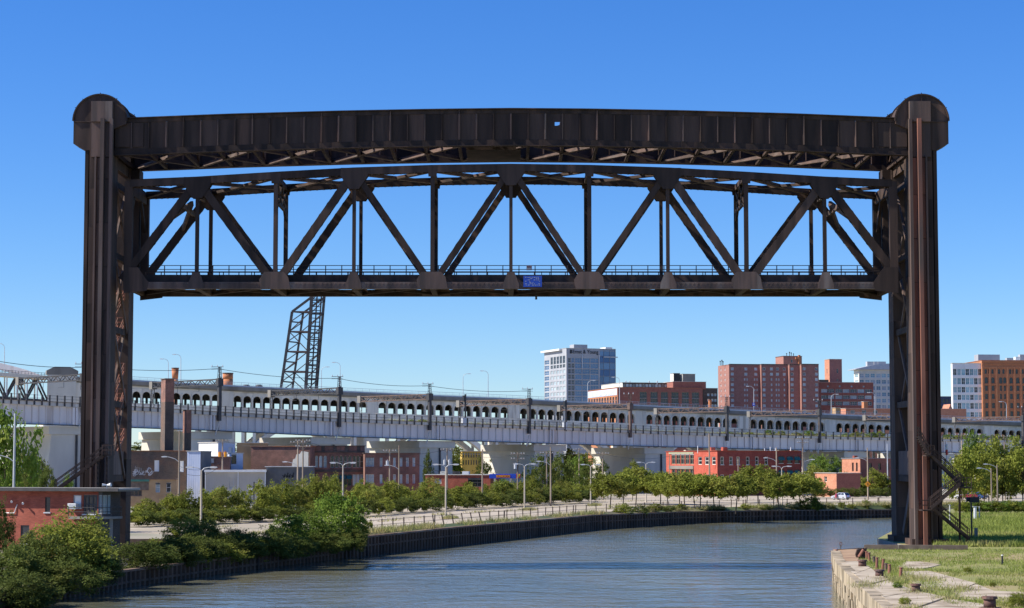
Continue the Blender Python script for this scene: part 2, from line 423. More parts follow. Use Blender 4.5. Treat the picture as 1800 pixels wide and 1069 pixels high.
FAR = [(-66, 60, 1.4), (-54, 120, 1.4), (-42.5, 169, 1.4), (-37.3, 199, 1.5), (-31.3, 225, 1.5), (-22.5, 256, 1.7), (-19.8, 264, 2.3), (-8.3, 300, 2.45),
       (14.4, 369, 2.45), (33.6, 404, 2.2), (50.5, 423, 2.0), (82.5, 450, 1.6), (110, 462, 1.6), (160, 475, 1.6), (400, 520, 1.6), (1200, 650, 1.6)]
def inset(pl, k, d):
    a = Vector(pl[max(k - 1, 0)][:2]); b = Vector(pl[min(k + 1, len(pl) - 1)][:2])
    t = (b - a).normalized()
    return Vector(pl[k][:2]) + Vector((-t.y, t.x)) * d
INS = [inset(FAR, k, 7.0 if k < 6 else 3.2) for k in range(len(FAR))]
SLIP = [Vector((-48.5, 200)), Vector((-49.5, 226)), Vector((-49.5, 246)), Vector((-33.5, 246))]
edge = INS[:2] + SLIP + INS[4:]
land = [(p.x, p.y, G) for p in edge] + [(6000, 1400, G), (6000, 15000, G), (-6000, 15000, G), (-6000, -800, G), (-90, -800, G)]
sheet('ground', land, 'city_ground')
bk = MB()
def up3(p, z=G): return Vector((p.x, p.y, z))
for k in range(len(FAR) - 1):
    if k in (1, 2, 3): continue
    bk.quad(Vector(FAR[k]), Vector(FAR[k + 1]), up3(INS[k + 1]), up3(INS[k]))
f1, f2, f3, f4 = (Vector(FAR[k]) for k in (1, 2, 3, 4))
bk.quad(f1, f2, up3(SLIP[0]), up3(INS[1]))
o = Vector((-2.0, .6, 0))
bk.quad(f2, f3, f3 + o, f2 + o)
bk.quad(f3, f4, up3(INS[4]), up3(SLIP[3])); bk.add([f3, up3(SLIP[3]), f3 + o], [(0, 1, 2)])
bk.build('river_bank', 'soil')['kind'] = 'structure'
sw = MB()
for p, q in ((SLIP[0], SLIP[1]), (SLIP[1], SLIP[2]), (SLIP[2], SLIP[3])): sw.quad(up3(p, -3), up3(q, -3), up3(q, G), up3(p, G))
sw.quad(f2 + o + Vector((0, 0, -4)), f3 + o + Vector((0, 0, -4)), f3 + o, f2 + o); sw.quad(f3 + o + Vector((0, 0, -4)), up3(SLIP[3], -3), up3(SLIP[3]), f3 + o); sw.quad(f2 + o - Vector((0, 0, 4)), up3(SLIP[0], -3), up3(SLIP[0]), f2 + o)
sw.build('slip_wall', 'pile_cap')['kind'] = 'structure'

# gravel parking lot on the far bank: one sheet 4 mm proud of the ground
lot = [gnd(228, 936), gnd(228, 914), gnd(430, 905), gnd(640, 892), gnd(780, 884), gnd(900, 879), gnd(1040, 873), gnd(1300, 869), gnd(1560, 867), gnd(1800, 873)]
front = [INS[k].to_3d() for k in range(12, 5, -1)]
lotp = [(p.x, p.y, G + .004) for p in lot] + [(p.x + 0.1, p.y + .6, G + .004) for p in front] + [(gnd(460, 950).x, gnd(460, 950).y, G + .004)]
sheet('parking_lot', lotp, 'gravel_lot')
# road behind the lot trees
rd = [gnd(228, 880), gnd(228, 874), gnd(900, 861), gnd(1800, 853), gnd(1800, 857), gnd(900, 865)]
sheet('road', [(p.x, p.y, G + .004) for p in rd], 'asphalt')

RIGHT = [(14, -300), (16.5, 60), (26, 150), (29.9, 186), (33.6, 213), (37, 216.5), (42, 221), (43.3, 226), (43.6, 246), (57, 300), (80, 385), (90, 415), (115, 437), (160, 448), (400, 490), (1200, 620)]
sheet('grass_ground', [(x, y, G) for x, y in RIGHT] + [(6000, 1200, G), (6000, -800, G), (14, -800, G)], 'grass_soil')
wl_ = MB()
for (x0, y0), (x1, y1) in zip(RIGHT, RIGHT[1:]):
    wl_.quad((x0, y0, -3), (x1, y1, -3), (x1, y1, G), (x0, y0, G))
wl_.build('bank_wall', 'dark_concrete')['kind'] = 'structure'

# steel sheet pile wall along the far bank: corrugated, each pan 0.5 m
def pile_wall(k0, k1, label, pitch=1.15):
    t = thing('sheet_pile_wall', label, 'retaining wall', (FAR[k0][0], FAR[k0][1], 0), 0, 'steel sheet pile walls along the far bank')
    m = MB(); cap = MB()
    for k in range(k0, k1):
        a, b = Vector(FAR[k]), Vector(FAR[k + 1]); L = (b.xy - a.xy).length
        n = max(2, int(L / pitch)); d = (b.xy - a.xy) / L; nr = Vector((d.y, -d.x))
        pts = []
        for i in range(n):
            z = a.z + (b.z - a.z) * i / n
            for fr, off in ((0, 0), (.14, .42), (.5, .42), (.64, 0)):
                p = a.xy + d * (L * (i + fr) / n) + nr * off
                pts.append((p.x, p.y, z + random.uniform(-.05, .03)))
        pts.append((b.x, b.y, b.z))
        for p, q in zip(pts, pts[1:]):
            m.quad((p[0], p[1], -3), (q[0], q[1], -3), (q[0], q[1], q[2]), (p[0], p[1], p[2]))
        o = Vector((nr.x, nr.y, 0)) * 0.0
        cap.bar(a + o + Vector((0, 0, .10)), b + o + Vector((0, 0, .10)), .75, .22)
        m.bar((a.x + nr.x * .33, a.y + nr.y * .33, a.z - 1.0), (b.x + nr.x * .33, b.y + nr.y * .33, b.z - 1.0), .12, .22)
    m.build('piling', 'pile_steel', t); cap.build('cap_beam', 'pile_cap', t)
pile_wall(0, 6, 'low dark sheet pile wall in the shade of the left bank bushes')
pile_wall(6, 15, 'tall dark corrugated sheet pile wall curving along the gravel lot')

# cable fence on the wall: leaning steel posts with two cables
fx, acc = [], 0
pl = [Vector((p.x, p.y, G)) - Vector((0.0, 0, 0)) for p in INS]
walk = []
for k in range(6, 12):
    a, b = pl[k], pl[k + 1]; L = (b - a).length; s = 0
    while s < L:
        walk.append(a + (b - a) * s / L); s += 4.2
fence = thing('cable_fence', 'rusty post and cable fence running along the edge of the gravel lot', 'fence', walk[0])
cab = MB()
prev = None
for i, p in enumerate(walk):
    m = MB(); lean = Vector((random.uniform(-.08, .08), random.uniform(-.06, .06), 0))
    if 22 < i - 0 < 0: pass
    if 10 <= i <= 15: lean += Vector((-.45, -.1, 0)) * random.uniform(.4, 1)
    q = p + Vector((0, 0, 1.45)) + lean
    m.bar(p - Vector((0, 0, .3)), q, .16, .16)
    if i in (0, 17): m.bar(p + Vector((.9, .5, -.3)), q + Vector((.9, .5, 0)), .22, .22); m.bar(p + Vector((0, 0, .7)), p + Vector((.9, .5, .7)), .1, .1)
    m.build('post', 'brown_steel', fence)
    if prev:
        for h in (.45, .9):
            cab.tube(prev[0] + (prev[1] - prev[0]) * h, p + (q - p) * h, .03, n=4)
    prev = (p, q)
cab.build('cable', 'dark_steel', fence)

# ---------------------------------------------------------------- right bank: dock
dock = thing('concrete_dock', 'weathered pale concrete dock edge with stone face at lower right', 'dock', (29.9, 186, G))
def slab(pts, mat, name='slab', th=.13, lift=.0):
    m = MB(); P = [gnd(x, y, G) for x, y in pts]
    m.prism([(p.x, p.y, G - .4) for p in P], (0, 0, .4 + th + lift))
    return m.build(name, mat, dock)
slab([(1475, 990), (1513, 989), (1530, 1001), (1501, 1011.5)], 'dock_concrete')
slab([(1502, 1012.5), (1531, 1002), (1542, 1010.5), (1560, 1022), (1524, 1030.8)], 'dock_concrete', th=.16)
slab([(1525, 1032.5), (1561, 1023), (1590, 1034), (1612, 1042), (1552, 1052)], 'dock_concrete', th=.12)
slab([(1553, 1053.5), (1613, 1043.2), (1664, 1053), (1600, 1075), (1575, 1073)], 'dock_concrete', th=.15)
slab([(1603, 1076), (1666, 1054), (1742, 1067), (1750, 1085), (1640, 1110)], 'dock_concrete', th=.1)
slab([(1584, 1006), (1635, 1005), (1667, 1014), (1640, 1022), (1596, 1020)], 'dock_concrete', th=.07)
slab([(1597, 1021), (1641, 1023), (1668, 1014.6), (1715, 1027), (1690, 1038), (1622, 1034)], 'dock_concrete', th=.09)
slab([(1626, 1035.4), (1691, 1039), (1716, 1027.6), (1747, 1040), (1800, 1042), (1840, 1062), (1690, 1054)], 'dock_concrete', th=.06)
slab([(1593, 988), (1617, 988), (1655, 993), (1622, 1001), (1575, 998)], 'dock_concrete', th=.05)
slab([(1465, 967.5), (1509, 966.5), (1509, 988), (1474, 989)], 'tan_rust', 'steel_deck_plate', th=.10)
# wall face: cap beam lengths above courses of stone blocks
pd = [Vector((16.5, 60)), Vector((26, 150)), Vector((29.9, 186)), Vector((33.6, 213))]
def along(s):
    for a, b in zip(pd, pd[1:]):
        L = (b - a).length
        if s <= L or b == pd[-1]: return a + (b - a) * min(s / L, 1), (b - a).normalized()
        s -= L
TOT = sum((b - a).length for a, b in zip(pd, pd[1:]))
s = 62.0
while s < TOT - 4:
    L = random.uniform(3.0, 4.6); L = min(L, TOT - 3.5 - s); p, d = along(s + L / 2)
    m = MB(); nx = Vector((-d.y, d.x)); off = random.uniform(-.03, .04)
    m.frame_box((p.x + nx.x * (.25 + off), p.y + nx.y * (.25 + off), G - .42 + random.uniform(-.04, .03)), d.to_3d() * (L / 2 - .03), nx.to_3d() * .45, (0, 0, .56))
    m.build('cap_block', 'dock_wall', dock); s += L
for row in range(3):
    s = 60.0 + row * .7
    while s < TOT - 3.6:
        L = random.uniform(1.3, 2.4); p, d = along(s + L / 2); nx = Vector((-d.y, d.x)); off = random.uniform(-.12, .10)
        m = MB(); m.frame_box((p.x + nx.x * (.16 + off), p.y + nx.y * (.16 + off), 1.55 - row * .82), d.to_3d() * (L / 2 - .04), nx.to_3d() * .4, (0, 0, .385))
        m.build('stone_block', 'dock_wall', dock); s += L
m = MB()
a, b = pd[-1], pd[-1] - (pd[-1] - pd[-2]).normalized() * 3.6
for i in range(6):
    p0 = a + (b - a) * i / 6; p1 = a + (b - a) * (i + .94) / 6
    mm = MB(); mm.bar((p0.x - .12, p0.y, 1.4), (p1.x - .12, p1.y, 1.4), .14, 3.4); mm.build('steel_plate', 'red_rust', dock)
mm = MB(); mm.bar((33.5, 213.05, 1.3), (37, 216.55, 1.3), .15, 3.5); mm.build('steel_plate', 'rust_steel', dock)

# timber step behind the grass, beside the tower foot
tb = thing('timber_beam', 'long dark weathered beam lying on the grass before the right tower', 'beam', (38, 218.5, G))
p0, p1 = gnd(1519, 966), gnd(1702, 967)
for i in range(3):
    m = MB(); q0 = p0 + (p1 - p0) * (i / 3); q1 = p0 + (p1 - p0) * ((i + .985) / 3); m.bar(q0 + Vector((0, 0, .25)), q1 + Vector((0, 0, .25)), .45, .5); m.build('plank', 'timber', tb)

def bollard(px, py, r, h, label, flare=True, mat='bollard_rust'):
    p = gnd(px, py, G); t = thing('bollard', label, 'bollard', p, 0, 'rusty mooring bollards on the dock')
    m = MB(); m.tube(p + Vector((0, 0, -.1)), p + Vector((0, 0, .12)), r * 1.7, r * 1.6, 12); m.build('base_plate', mat, t)
    m = MB(); m.tube(p + Vector((0, 0, .121)), p + Vector((0, 0, h * .8)), r * .95, r * .9, 14); m.build('post', mat, t, True)
    m = MB(); m.tube(p + Vector((0, 0, h * .8)), p + Vector((0, 0, h)), r * 1.18, r * 1.1, 14); m.build('cap', mat, t)
bollard(1516, 998, .38, .68, 'low rusty bollard with wide base on the dock edge nearest the corner plate')
bollard(1546, 1016, .36, .66, 'rusty bollard standing where the grass meets the pale dock slab')
bollard(1610, 1043, .33, .66, 'rusty bollard at the front corner of the grass strip')
bollard(1740, 1071, .42, .80, 'tall rusty bollard at the bottom edge of the picture')
p = gnd(1513, 982); t = thing('mooring_chock', 'dark rusted open mooring chock at the end of the timber beam', 'mooring chock', p)
m = MB(); m.prism([p + Vector(v) for v in ((-.35, 0, 0), (.45, 0, 0), (.5, 0, .9), (.25, 0, 1.0), (-.3, 0, .85), (-.45, 0, .4))], (0, .5, 0)); m.build('body', 'rust_steel', t)
m = MB(); m.tube(p + Vector((-.2, -.12, .15)), p + Vector((.25, -.12, .85)), .14, n=8); m.build('roller', 'red_rust', t)
posts = [(1520, 977, .75), (1524, 983, .7), (1529, 987, .75), (1537, 991, .62), (1541, 1000, .95), (1551, 1001, .85), (1557, 1004, .62), (1563, 1009, .75), (1582, 1016, .8), (1527, 978, .35)]
for i, (px, py, h) in enumerate(posts):
    p = gnd(px, py); m = MB(); l = Vector((random.uniform(-.12, .12), 0, h))
    m.tube(p - Vector((0, 0, .2)), p + l, .13, .12, 8); m.tube(p + l, p + l + Vector((0, 0, .04)), .17, .15, 8)
    tag(m.build('rusty_post', 'red_rust' if i % 3 else 'rust_steel_light'), '%s rusty stub post of the row in the grass, counted from the chock' % ORD[i], 'post', 'row of rusty stub posts beside the dock')
p = gnd(1762, 993); t = thing('marker_post', 'slim black marker post with white top standing alone in the grass', 'marker post', p)
m = MB(); m.tube(p, p + Vector((0, 0, .80)), .09, .085, 8); m.build('post', 'black_paint', t)
m = MB(); m.tube(p + Vector((0, 0, .80)), p + Vector((0, 0, .90)), .095, n=8); m.build('cap', 'white_paint', t)
p = gnd(1478, 966); t = thing('ring_post', 'thin post with a small ring on the dock corner over the water', 'post', p)
m = MB(); m.tube(p, p + Vector((0, 0, .45)), .04, n=6); m.build('post', 'rust_steel', t)
m = MB()
for k in range(10):
    a0, a1 = 2*PI*k/10, 2*PI*(k+1)/10
    m.tube(p + Vector((.13*math.cos(a0), 0, .6 + .17*math.sin(a0))), p + Vector((.13*math.cos(a1), 0, .6 + .17*math.sin(a1))), .035, n=5)
m.build('ring', 'red_rust', t)
# ================================================================ THE RAISED LIFT BRIDGE
YN, YF = 228.5, 238.8           # planes of the two trusses and of the column rows
def zat(py, Y): return at(CX, py, Y).z
BX = -0.12                      # middle of the span
# --- towers: each two box columns with raised flange ribs, sheave hoods, ties between
def mirror(x, s): return BX + s * x
def tower(s, label):
    side = 'left' if s < 0 else 'right'
    t = thing('bridge_tower', label, 'bridge tower', (mirror(46, s), 234, 0.0), 0, 'steel towers of the lift bridge')
    base = -.5 if s < 0 else G - .3
    for ci, yc in enumerate((YN, YF + .4)):
        top = zat(210, 227)
        y0, y1 = yc - 1.5, yc + 1.5
        xi, xo = 44.5, 47.6
        # column: four plates and two inner stiffeners, plated in lifts so the joints show
        zj = [base]
        while zj[-1] < top - 1: zj.append(min(zj[-1] + 4.3, top))
        for a, b in zip(zj, zj[1:]):
            m = MB(); m.span(mirror(xi, s), mirror(xo - .5, s), y0, y1, a, b - .015)
            m.build('column_plate', 'rust_steel', t)
        # outer guide strip, separated by a narrow gap near the top
        m = MB(); m.span(mirror(xo - .35, s), mirror(xo + .05, s), y0 + .2, y1 - .4, base, top - 2.6)
        m.build('outer_flange', 'rust_steel', t)
        if ci == 0:
            # ribs facing the viewer: stepped tops
            for x, w_, z1, dpt, mt in ((44.62, .34, top, .62, 'rust_steel_light'), (45.55, .42, top, .95, 'red_rust'), (46.35, .2, top - 4.2, .50, 'rust_steel_light')):
                m = MB(); m.span(mirror(x - w_/2, s), mirror(x + w_/2, s), y0 - dpt, y0 - .002, base, z1 - .01)
                m.build('flange_rib', mt if s > 0 else 'rust_steel_light', t)
            for x0, x1 in ((44.80, 45.33), (45.77, 46.24)):
                z = base
                while z < top - 4.4:
                    h = min(4.9, top - 4.3 - z)
                    m = MB(); m.span(mirror(x0, s), mirror(x1, s), y0 - .14, y0 - .003, z, z + h - .06)
                    m.build('web_plate', 'rust_steel_light' if s < 0 else 'red_rust', t); z += h
            m = MB(); m.span(mirror(44.80, s), mirror(46.9, s), y0 - .22, y0 - .005, top - 4.25, top - .3); m.build('head_plate', 'rust_steel_light', t)
        else:
            m = MB(); m.span(mirror(43.5, s), mirror(44.49, s), y0 + .3, y1 - .3, zat(478, YF), zat(300, YF)); m.build('guide_rail', 'rust_steel', t)
        # footing
        m = MB(); m.span(mirror(44.1, s), mirror(48.1, s), y0 - .5, y1 + .5, base - 3, base + (1.0 if s > 0 else 1.4)); m.build('footing', 'rust_steel' if s > 0 else 'dark_concrete', t)
        # sheave hood: half disc on a box, chamfered below
        cx, cz, R = 46.02, zat(210, 226), 2.95
        pts = [(cx + R * math.cos(a), cz + R * math.sin(a)) for a in [PI * k / 28 for k in range(29)]]
        lowz = cz - 2.55
        pts = pts + [(cx - R, cz - .3), (xi, cz - .9), (xi, cz - 3.3), (xo, cz - 3.3), (cx + R, lowz)]
        yh0, yh1 = yc - 1.42, yc + 1.9
        m = MB(); m.prism([(mirror(x, s), yh0, z) for x, z in pts], (0, yh1 - yh0, 0)); hood = m.build('sheave_hood', 'rust_steel', t)
        arc = [(cx + (R + .06) * math.cos(a), cz + (R + .06) * math.sin(a)) for a in [PI * k / 28 for k in range(29)]]
        m = MB()
        for (ax, az), (bx, bz) in zip(arc, arc[1:]):
            m.bar((mirror(ax, s), yh0 - .06, az), (mirror(bx, s), yh0 - .06, bz), .16, .14, (0, 1, 0))
            m.bar((mirror(ax, s), yh1 + .06, az), (mirror(bx, s), yh1 + .06, bz), .16, .14, (0, 1, 0))
        m.build('rim', 'rust_steel', hood)
        m = MB(); m.span(mirror(44.55, s), mirror(46.9, s), yh0 - .62, yh0 - .001, cz - .15, cz + 2.15); m.build('cover_plate', 'rust_steel_light', hood)
        m = MB(); m.span(mirror(46.9, s), mirror(cx + R, s), yh0 - .10, yh0 - .001, cz - .12, cz + .0); m.span(mirror(cx - .04, s), mirror(cx + .04, s), yh0 - .08, yh0 - .001, cz + 2.2, cz + R); m.build('seam_bar', 'rust_steel', hood)
        for a in (.5, .9, PI / 2, 2.2, 2.7):
            q = Vector((mirror(cx + (R + .1) * math.cos(a), s), yh0, cz + (R + .1) * math.sin(a))); m = MB(); m.bar(q, q + Vector((s * .16 * math.cos(a), 0, .16 * math.sin(a))), .07, .07); m.build('lug', 'rust_steel', hood)
    # ties between the two columns: struts, X bracing, and a solid foot plate
    xs = mirror(45.0, s)
    z = 3.5 if s > 0 else 8
    ya, yb = YN + 1.5, YF - 1.1
    zs = [10.2, 18.6, 27.0, 35.4, 43.5]
    for zz in zs:
        m = MB(); m.bar((xs, ya, zz), (xs, yb, zz), .5, .7); m.bar((mirror(47, s), ya, zz), (mirror(47, s), yb, zz), .5, .7); m.build('strut', 'rust_steel', t)
    for a, b in zip(zs, zs[1:]):
        m = MB(); m.bar((xs, ya, a), (xs, yb, b), .22, .45); m.build('brace', 'rust_steel_light', t)
        m = MB(); m.bar((xs + .3, ya, b), (xs + .3, yb, a), .22, .45); m.build('brace', 'rust_steel_light', t)
    m = MB(); m.span(xs - .2, xs + .2, ya, yb, 10.6, 13.3); m.bar((xs, ya, 10.6), (xs, yb - 2, 4), .3, .9); m.build('knee_plate', 'rust_steel_light', t)
    for zz in (46.0, 49.5):
        m = MB(); m.bar((xs, ya, zz), (xs, yb, zz), .6, 1.6); m.build('head_strut', 'rust_steel', t)
    return t
T_L = tower(-1, 'rust brown steel tower at left behind the brick house roof')
T_R = tower(1, 'rust brown steel tower at right on the grassy bank')

# --- overhead girder: two arched plate girders with stiffeners, laced together below
gt = thing('overhead_girder', 'long arched plate girder joining the two tower tops', 'bridge girder', (BX, 234, 45))
def gz(x, y0):   # py of the top edge at the near plane along the arch
    px = 900 + x * 15.75
    return at(CX, interp(px, [200, 245, 400, 600, 760, 896, 1035, 1200, 1400, 1560, 1600], [209.5, 208, 202, 196.5, 193.5, 192, 193, 196, 201.5, 208, 209.5]), y0).z
xl, xr = mirror(44.45, -1), mirror(44.45, 1)
NP = 46
xs_ = [xl + (xr - xl) * i / NP for i in range(NP + 1)]
DEP = 4.1
YG0, YG1 = 227.6, 239.6
for gi, yy in enumerate((YG0, YG1)):
    for i in range(NP):
        x0, x1 = xs_[i] + .02, xs_[i + 1] - .02
        z0, z1 = gz(xs_[i], YG0), gz(xs_[i + 1], YG0)
        if gi == 0 and xs_[i] < 5.2 <= xs_[i + 1]:
            hx0, hx1 = 4.80, 5.42
            m = MB(); zt = z0
            hz1, hz0 = at(CX, 214.5, YG0).z, at(CX, 221.5, YG0).z
            m.prism([(x0, yy, z0 - DEP), (hx0, yy, z0 - DEP), (hx0, yy, z0), (x0, yy, z0)], (0, .12, 0))
            if x1 > hx1: m.prism([(hx1, yy, z1 - DEP), (x1, yy, z1 - DEP), (x1, yy, z1), (hx1, yy, z1)], (0, .12, 0))
            m.prism([(hx0, yy, z0 - DEP), (min(hx1, x1), yy, z0 - DEP), (min(hx1, x1), yy, hz0 + .15), (hx0, yy, hz0 - .05)], (0, .12, 0))
            m.prism([(hx0, yy, hz1), (min(hx1, x1), yy, hz1), (min(hx1, x1), yy, z1), (hx0, yy, z0)], (0, .12, 0))
            m.build('web_plate', 'rust_steel', gt)
            continue
        m = MB(); m.prism([(x0, yy, z0 - DEP), (x1, yy, z1 - DEP), (x1, yy, z1), (x0, yy, z0)], (0, .12, 0))
        m.build('web_plate', 'rust_steel', gt)
    fl = MB(); fb = MB()
    for i in range(NP):
        a, b = Vector((xs_[i], yy + .06, gz(xs_[i], YG0))), Vector((xs_[i + 1], yy + .06, gz(xs_[i + 1], YG0)))
        fl.bar(a + Vector((0, 0, .04)), b + Vector((0, 0, .04)), .85, .1); fl.bar(a + Vector((0, -.1, -.25)), b + Vector((0, -.1, -.25)), .07, .42)
        fb.bar(a - Vector((0, 0, DEP + .03)), b - Vector((0, 0, DEP + .03)), .85, .1); fb.bar(a + Vector((0, -.1, -DEP + .35)), b + Vector((0, -.1, -DEP + .35)), .07, .62)
    fl.build('top_flange', 'rust_steel', gt); fb.build('bottom_flange', 'rust_steel', gt)
    for i in range(1, NP):
        z = gz(xs_[i], YG0); dd = (.22, .34, .28)[i % 3]
        m = MB(); m.span(xs_[i] - .03, xs_[i] + .03, yy - dd, yy - .002, z - DEP + .7, z - (.5 if i % 4 else .1)); m.span(xs_[i] - .12, xs_[i] + .12, yy - .05, yy - .001, z - DEP + .7, z - .5)
        m.build('stiffener', 'rust_steel_light' if (i * 7) % 5 < 3 else 'rust_steel', gt)
# end plates seen at the left and right ends
for s in (-1, 1):
    m = MB(); m.span(mirror(41.2, s), mirror(44.4, s), YG0 - .14, YG0 - .01, gz(mirror(43, s), YG0) - DEP + .9, gz(mirror(43, s), YG0) - .5); m.build('end_plate', 'rust_steel', gt)
# bracing between the girders: cross frames and X laterals
for i in range(0, NP + 1, 2):
    x = xs_[i]; z = gz(x, YG0)
    m = MB(); m.bar((x, YG0 + .3, z - DEP + .25), (x, YG1 - .2, z - DEP + .25), .35, .5); m.bar((x, YG0 + .3, z - .4), (x, YG1 - .2, z - .4), .3, .4)
    m.bar((x, YG0 + .3, z - DEP + .3), (x, (YG0 + YG1) / 2, z - .5), .16, .25); m.bar((x, YG1 - .2, z - DEP + .3), (x, (YG0 + YG1) / 2, z - .5), .16, .25)
    m.build('cross_frame', 'rust_steel', gt)
for i in range(0, NP - 3, 4):
    a, b = xs_[i], xs_[i + 4]; za, zb = gz(a, YG0) - DEP + .15, gz(b, YG0) - DEP + .15
    m = MB(); m.bar((a, YG0 + .3, za), (b, YG1 - .2, zb), .45, .12); m.bar((a, YG0 + .3, za + .2), (b, YG1 - .2, zb + .2), .08, .35); m.build('lateral_brace', 'rust_steel_light', gt)
    m = MB(); m.bar((a, YG1 - .2, za - .14), (b, YG0 + .3, zb - .14), .45, .12); m.bar((a, YG1 - .2, za + .06), (b, YG0 + .3, zb + .06), .08, .35); m.build('lateral_brace', 'rust_steel_light', gt)
m = MB(); m.span(-5.2, 1.0, 229.5, 238, gz(0, YG0) - DEP - .2, gz(0, YG0) - DEP + .3); m.span(-4.5, 0.2, 230.5, 237, gz(0, YG0) - DEP + .3, gz(0, YG0) - DEP + 1.6); m.build('machinery_floor', 'rust_steel', gt)

# --- lift span: two trusses, deck, railings
ls = thing('lift_span', 'dark riveted truss span hanging raised between the towers', 'bridge span', (BX, 234, 31))
PAN = 8.8
def X(i): return BX + PAN * i
TOPY = {0: 295.5, 1: 297.5, 2: 302.0, 3: 309.5, 4: 318.0, 5: 324.0}
def ztop(i): return zat(TOPY[abs(i)], YN)
ZB = zat(502, YN)
def plates(m, p, q, w_, d, th=.10, lace=True):
    """member of two plates d apart across the bridge, laced along both edges"""
    p, q = Vector(p), Vector(q); dv = (q - p).normalized(); L = (q - p).length
    up = Vector((0, 1, 0)).cross(dv); yv = Vector((0, d / 2, 0))
    m.bar(p - yv, q - yv, w_, th, (0, 1, 0)); m.bar(p + yv, q + yv, w_, th, (0, 1, 0))
    if lace:
        n = max(2, int(L / .75))
        for e in (-1, 1):
            o = up * (e * (w_ / 2 + .015))
            for k in range(n):
                a = p + dv * (L * k / n) + o + yv * (1 if k % 2 else -1); b = p + dv * (L * (k + 1) / n) + o + yv * (-1 if k % 2 else 1)
                m.bar(a, b, .11, .03, up)
for yy, ti in ((YN, 0), (YF, 1)):
    # top chord in panels
    for i in range(-5, 5):
        a, b = Vector((X(i), yy, ztop(i))), Vector((X(i + 1), yy, ztop(i + 1)))
        if i == -5: a = a + (b - a) * .14
        if i == 4: b = a + (b - a) * .86
        m = MB(); plates(m, a, b, .78, .75, lace=False); m.bar(a + Vector((0, 0, .40)), b + Vector((0, 0, .40)), .95, .05)
        n = 11
        for k in range(n):
            p = a + (b - a) * (k + .5) / n; m.bar(p + Vector((0, -.4, -.40)), p + Vector((0, .4, -.40)), .22, .04)
        m.build('top_chord', 'rust_steel', ls)
        a, b = Vector((X(i), yy, ZB)), Vector((X(i + 1), yy, ZB))
        if i == -5: a.x += 1.3
        if i == 4: b.x -= 1.3
        m = MB(); plates(m, a, b, .72, .8, lace=False); m.bar(a - Vector((0, 0, .37)), b - Vector((0, 0, .37)), .95, .05)
        for k in range(18):   # rivet lacing relief on the outer face
            p = a + (b - a) * (k + .1) / 18; q = a + (b - a) * (k + .9) / 18
            m.bar(p + Vector((0, -.47, -.24)), q + Vector((0, -.47, .24)), .05, .03, (0, 1, 0)); m.bar(p + Vector((0, -.48, .24)), q + Vector((0, -.48, -.24)), .05, .03, (0, 1, 0))
        m.build('bottom_chord', 'rust_steel_light' if ti == 0 else 'rust_steel', ls)
    for i in range(-4, 5):
        wv = .46
        m = MB(); plates(m, (X(i), yy, ZB + .2), (X(i), yy, ztop(i) - .2), wv if i % 2 else .38, .5, lace=False)
        for k in range(1, 9): zz = ZB + (ztop(i) - ZB) * k / 9; m.bar((X(i), yy - .25, zz), (X(i), yy + .25, zz), .34, .3)
        m.build('vertical_post', 'rust_steel', ls)
    dg = [(-4, -5), (-4, -3), (-2, -3), (-2, -1), (0, -1), (0, 1), (2, 1), (2, 3), (4, 3), (4, 5)]
    for tp, bt in dg:
        a, b = Vector((X(tp), yy, ztop(tp))), Vector((X(bt), yy, ZB))
        if abs(bt) == 5: b = b + (a - b) * .05
        wd = .86 if abs(tp) > 2 or (abs(tp) == 2 and abs(bt) == 3) else .66
        m = MB(); plates(m, a, b, wd, .62); m.build('diagonal', 'rust_steel', ls)
    f = -1
    yo = yy - .46
    for i in (-4, -2, 0, 2, 4):
        z = ztop(i); m = MB()
        pts = [(-1.5, .38), (1.5, .38), (1.55, -.5), (.55, -2.0), (-.55, -2.0), (-1.55, -.5)]
        m.prism([(X(i) + x, yo, z + zz) for x, zz in pts], (0, .05, 0)); m.prism([(X(i) + x, yy + .42, z + zz) for x, zz in pts], (0, .05, 0)); m.build('gusset_plate', 'rust_steel', ls)
        m = MB(); pts = [(-.95, -.4), (.95, -.4), (.95, .1), (.42, 1.45), (-.42, 1.45), (-.95, .1)]
        m.prism([(X(i) + x * .95, yo - .07, ZB + zz) for x, zz in pts], (0, .05, 0)); m.build('gusset_plate', 'rust_steel_light', ls)
    for i in (-3, -1, 1, 3):
        m = MB(); pts = [(-1.55, -.42), (1.75, -.42), (1.5, .9), (1.0, 1.5), (-1.2, 1.5), (-1.75, .6)]
        m.prism([(X(i) + x, yo - .08, ZB + zz) for x, zz in pts], (0, .05, 0)); m.build('gusset_plate', 'rust_steel_light', ls)
        z = ztop(i); m = MB(); m.prism([(X(i) + x, yo - .02, z + zz) for x, zz in ((-.6, .3), (.6, .3), (.45, -.9), (-.45, -.9))], (0, .05, 0)); m.build('gusset_plate', 'rust_steel', ls)
# end frames
for s in (-1, 1):
    x = BX + s * 42.9
    for yy in (YN, YF):
        m = MB(); m.bar((x, yy, ZB - .4), (x, yy, ztop(5) + .3), .9, .8, (0, 1, 0)); m.build('end_post', 'rust_steel', ls)
        m = MB(); m.prism([(BX + s * (42.9 + dx), yy - .5, ZB + zz) for dx, zz in ((.4, -.9), (-2.2, -.6), (-2.4, .3), (-1.2, 2.0), (.4, 2.0))], (0, .06, 0)); m.build('gusset_plate', 'rust_steel', ls)
    m = MB(); m.bar((x, YN, ztop(5) - .4), (x, YF, ztop(5) - .4), .5, 1.4); m.build('portal_strut', 'rust_steel', ls)
    for k, (ya, yb) in enumerate(((YN + .3, YN + 3.2), (YF - .3, YF - 3.2))):
        m = MB(); m.bar((x, ya, ztop(5) - 4.2), (x, yb, ztop(5) - .8), .3, .6); m.build('knee_brace', 'rust_steel', ls)
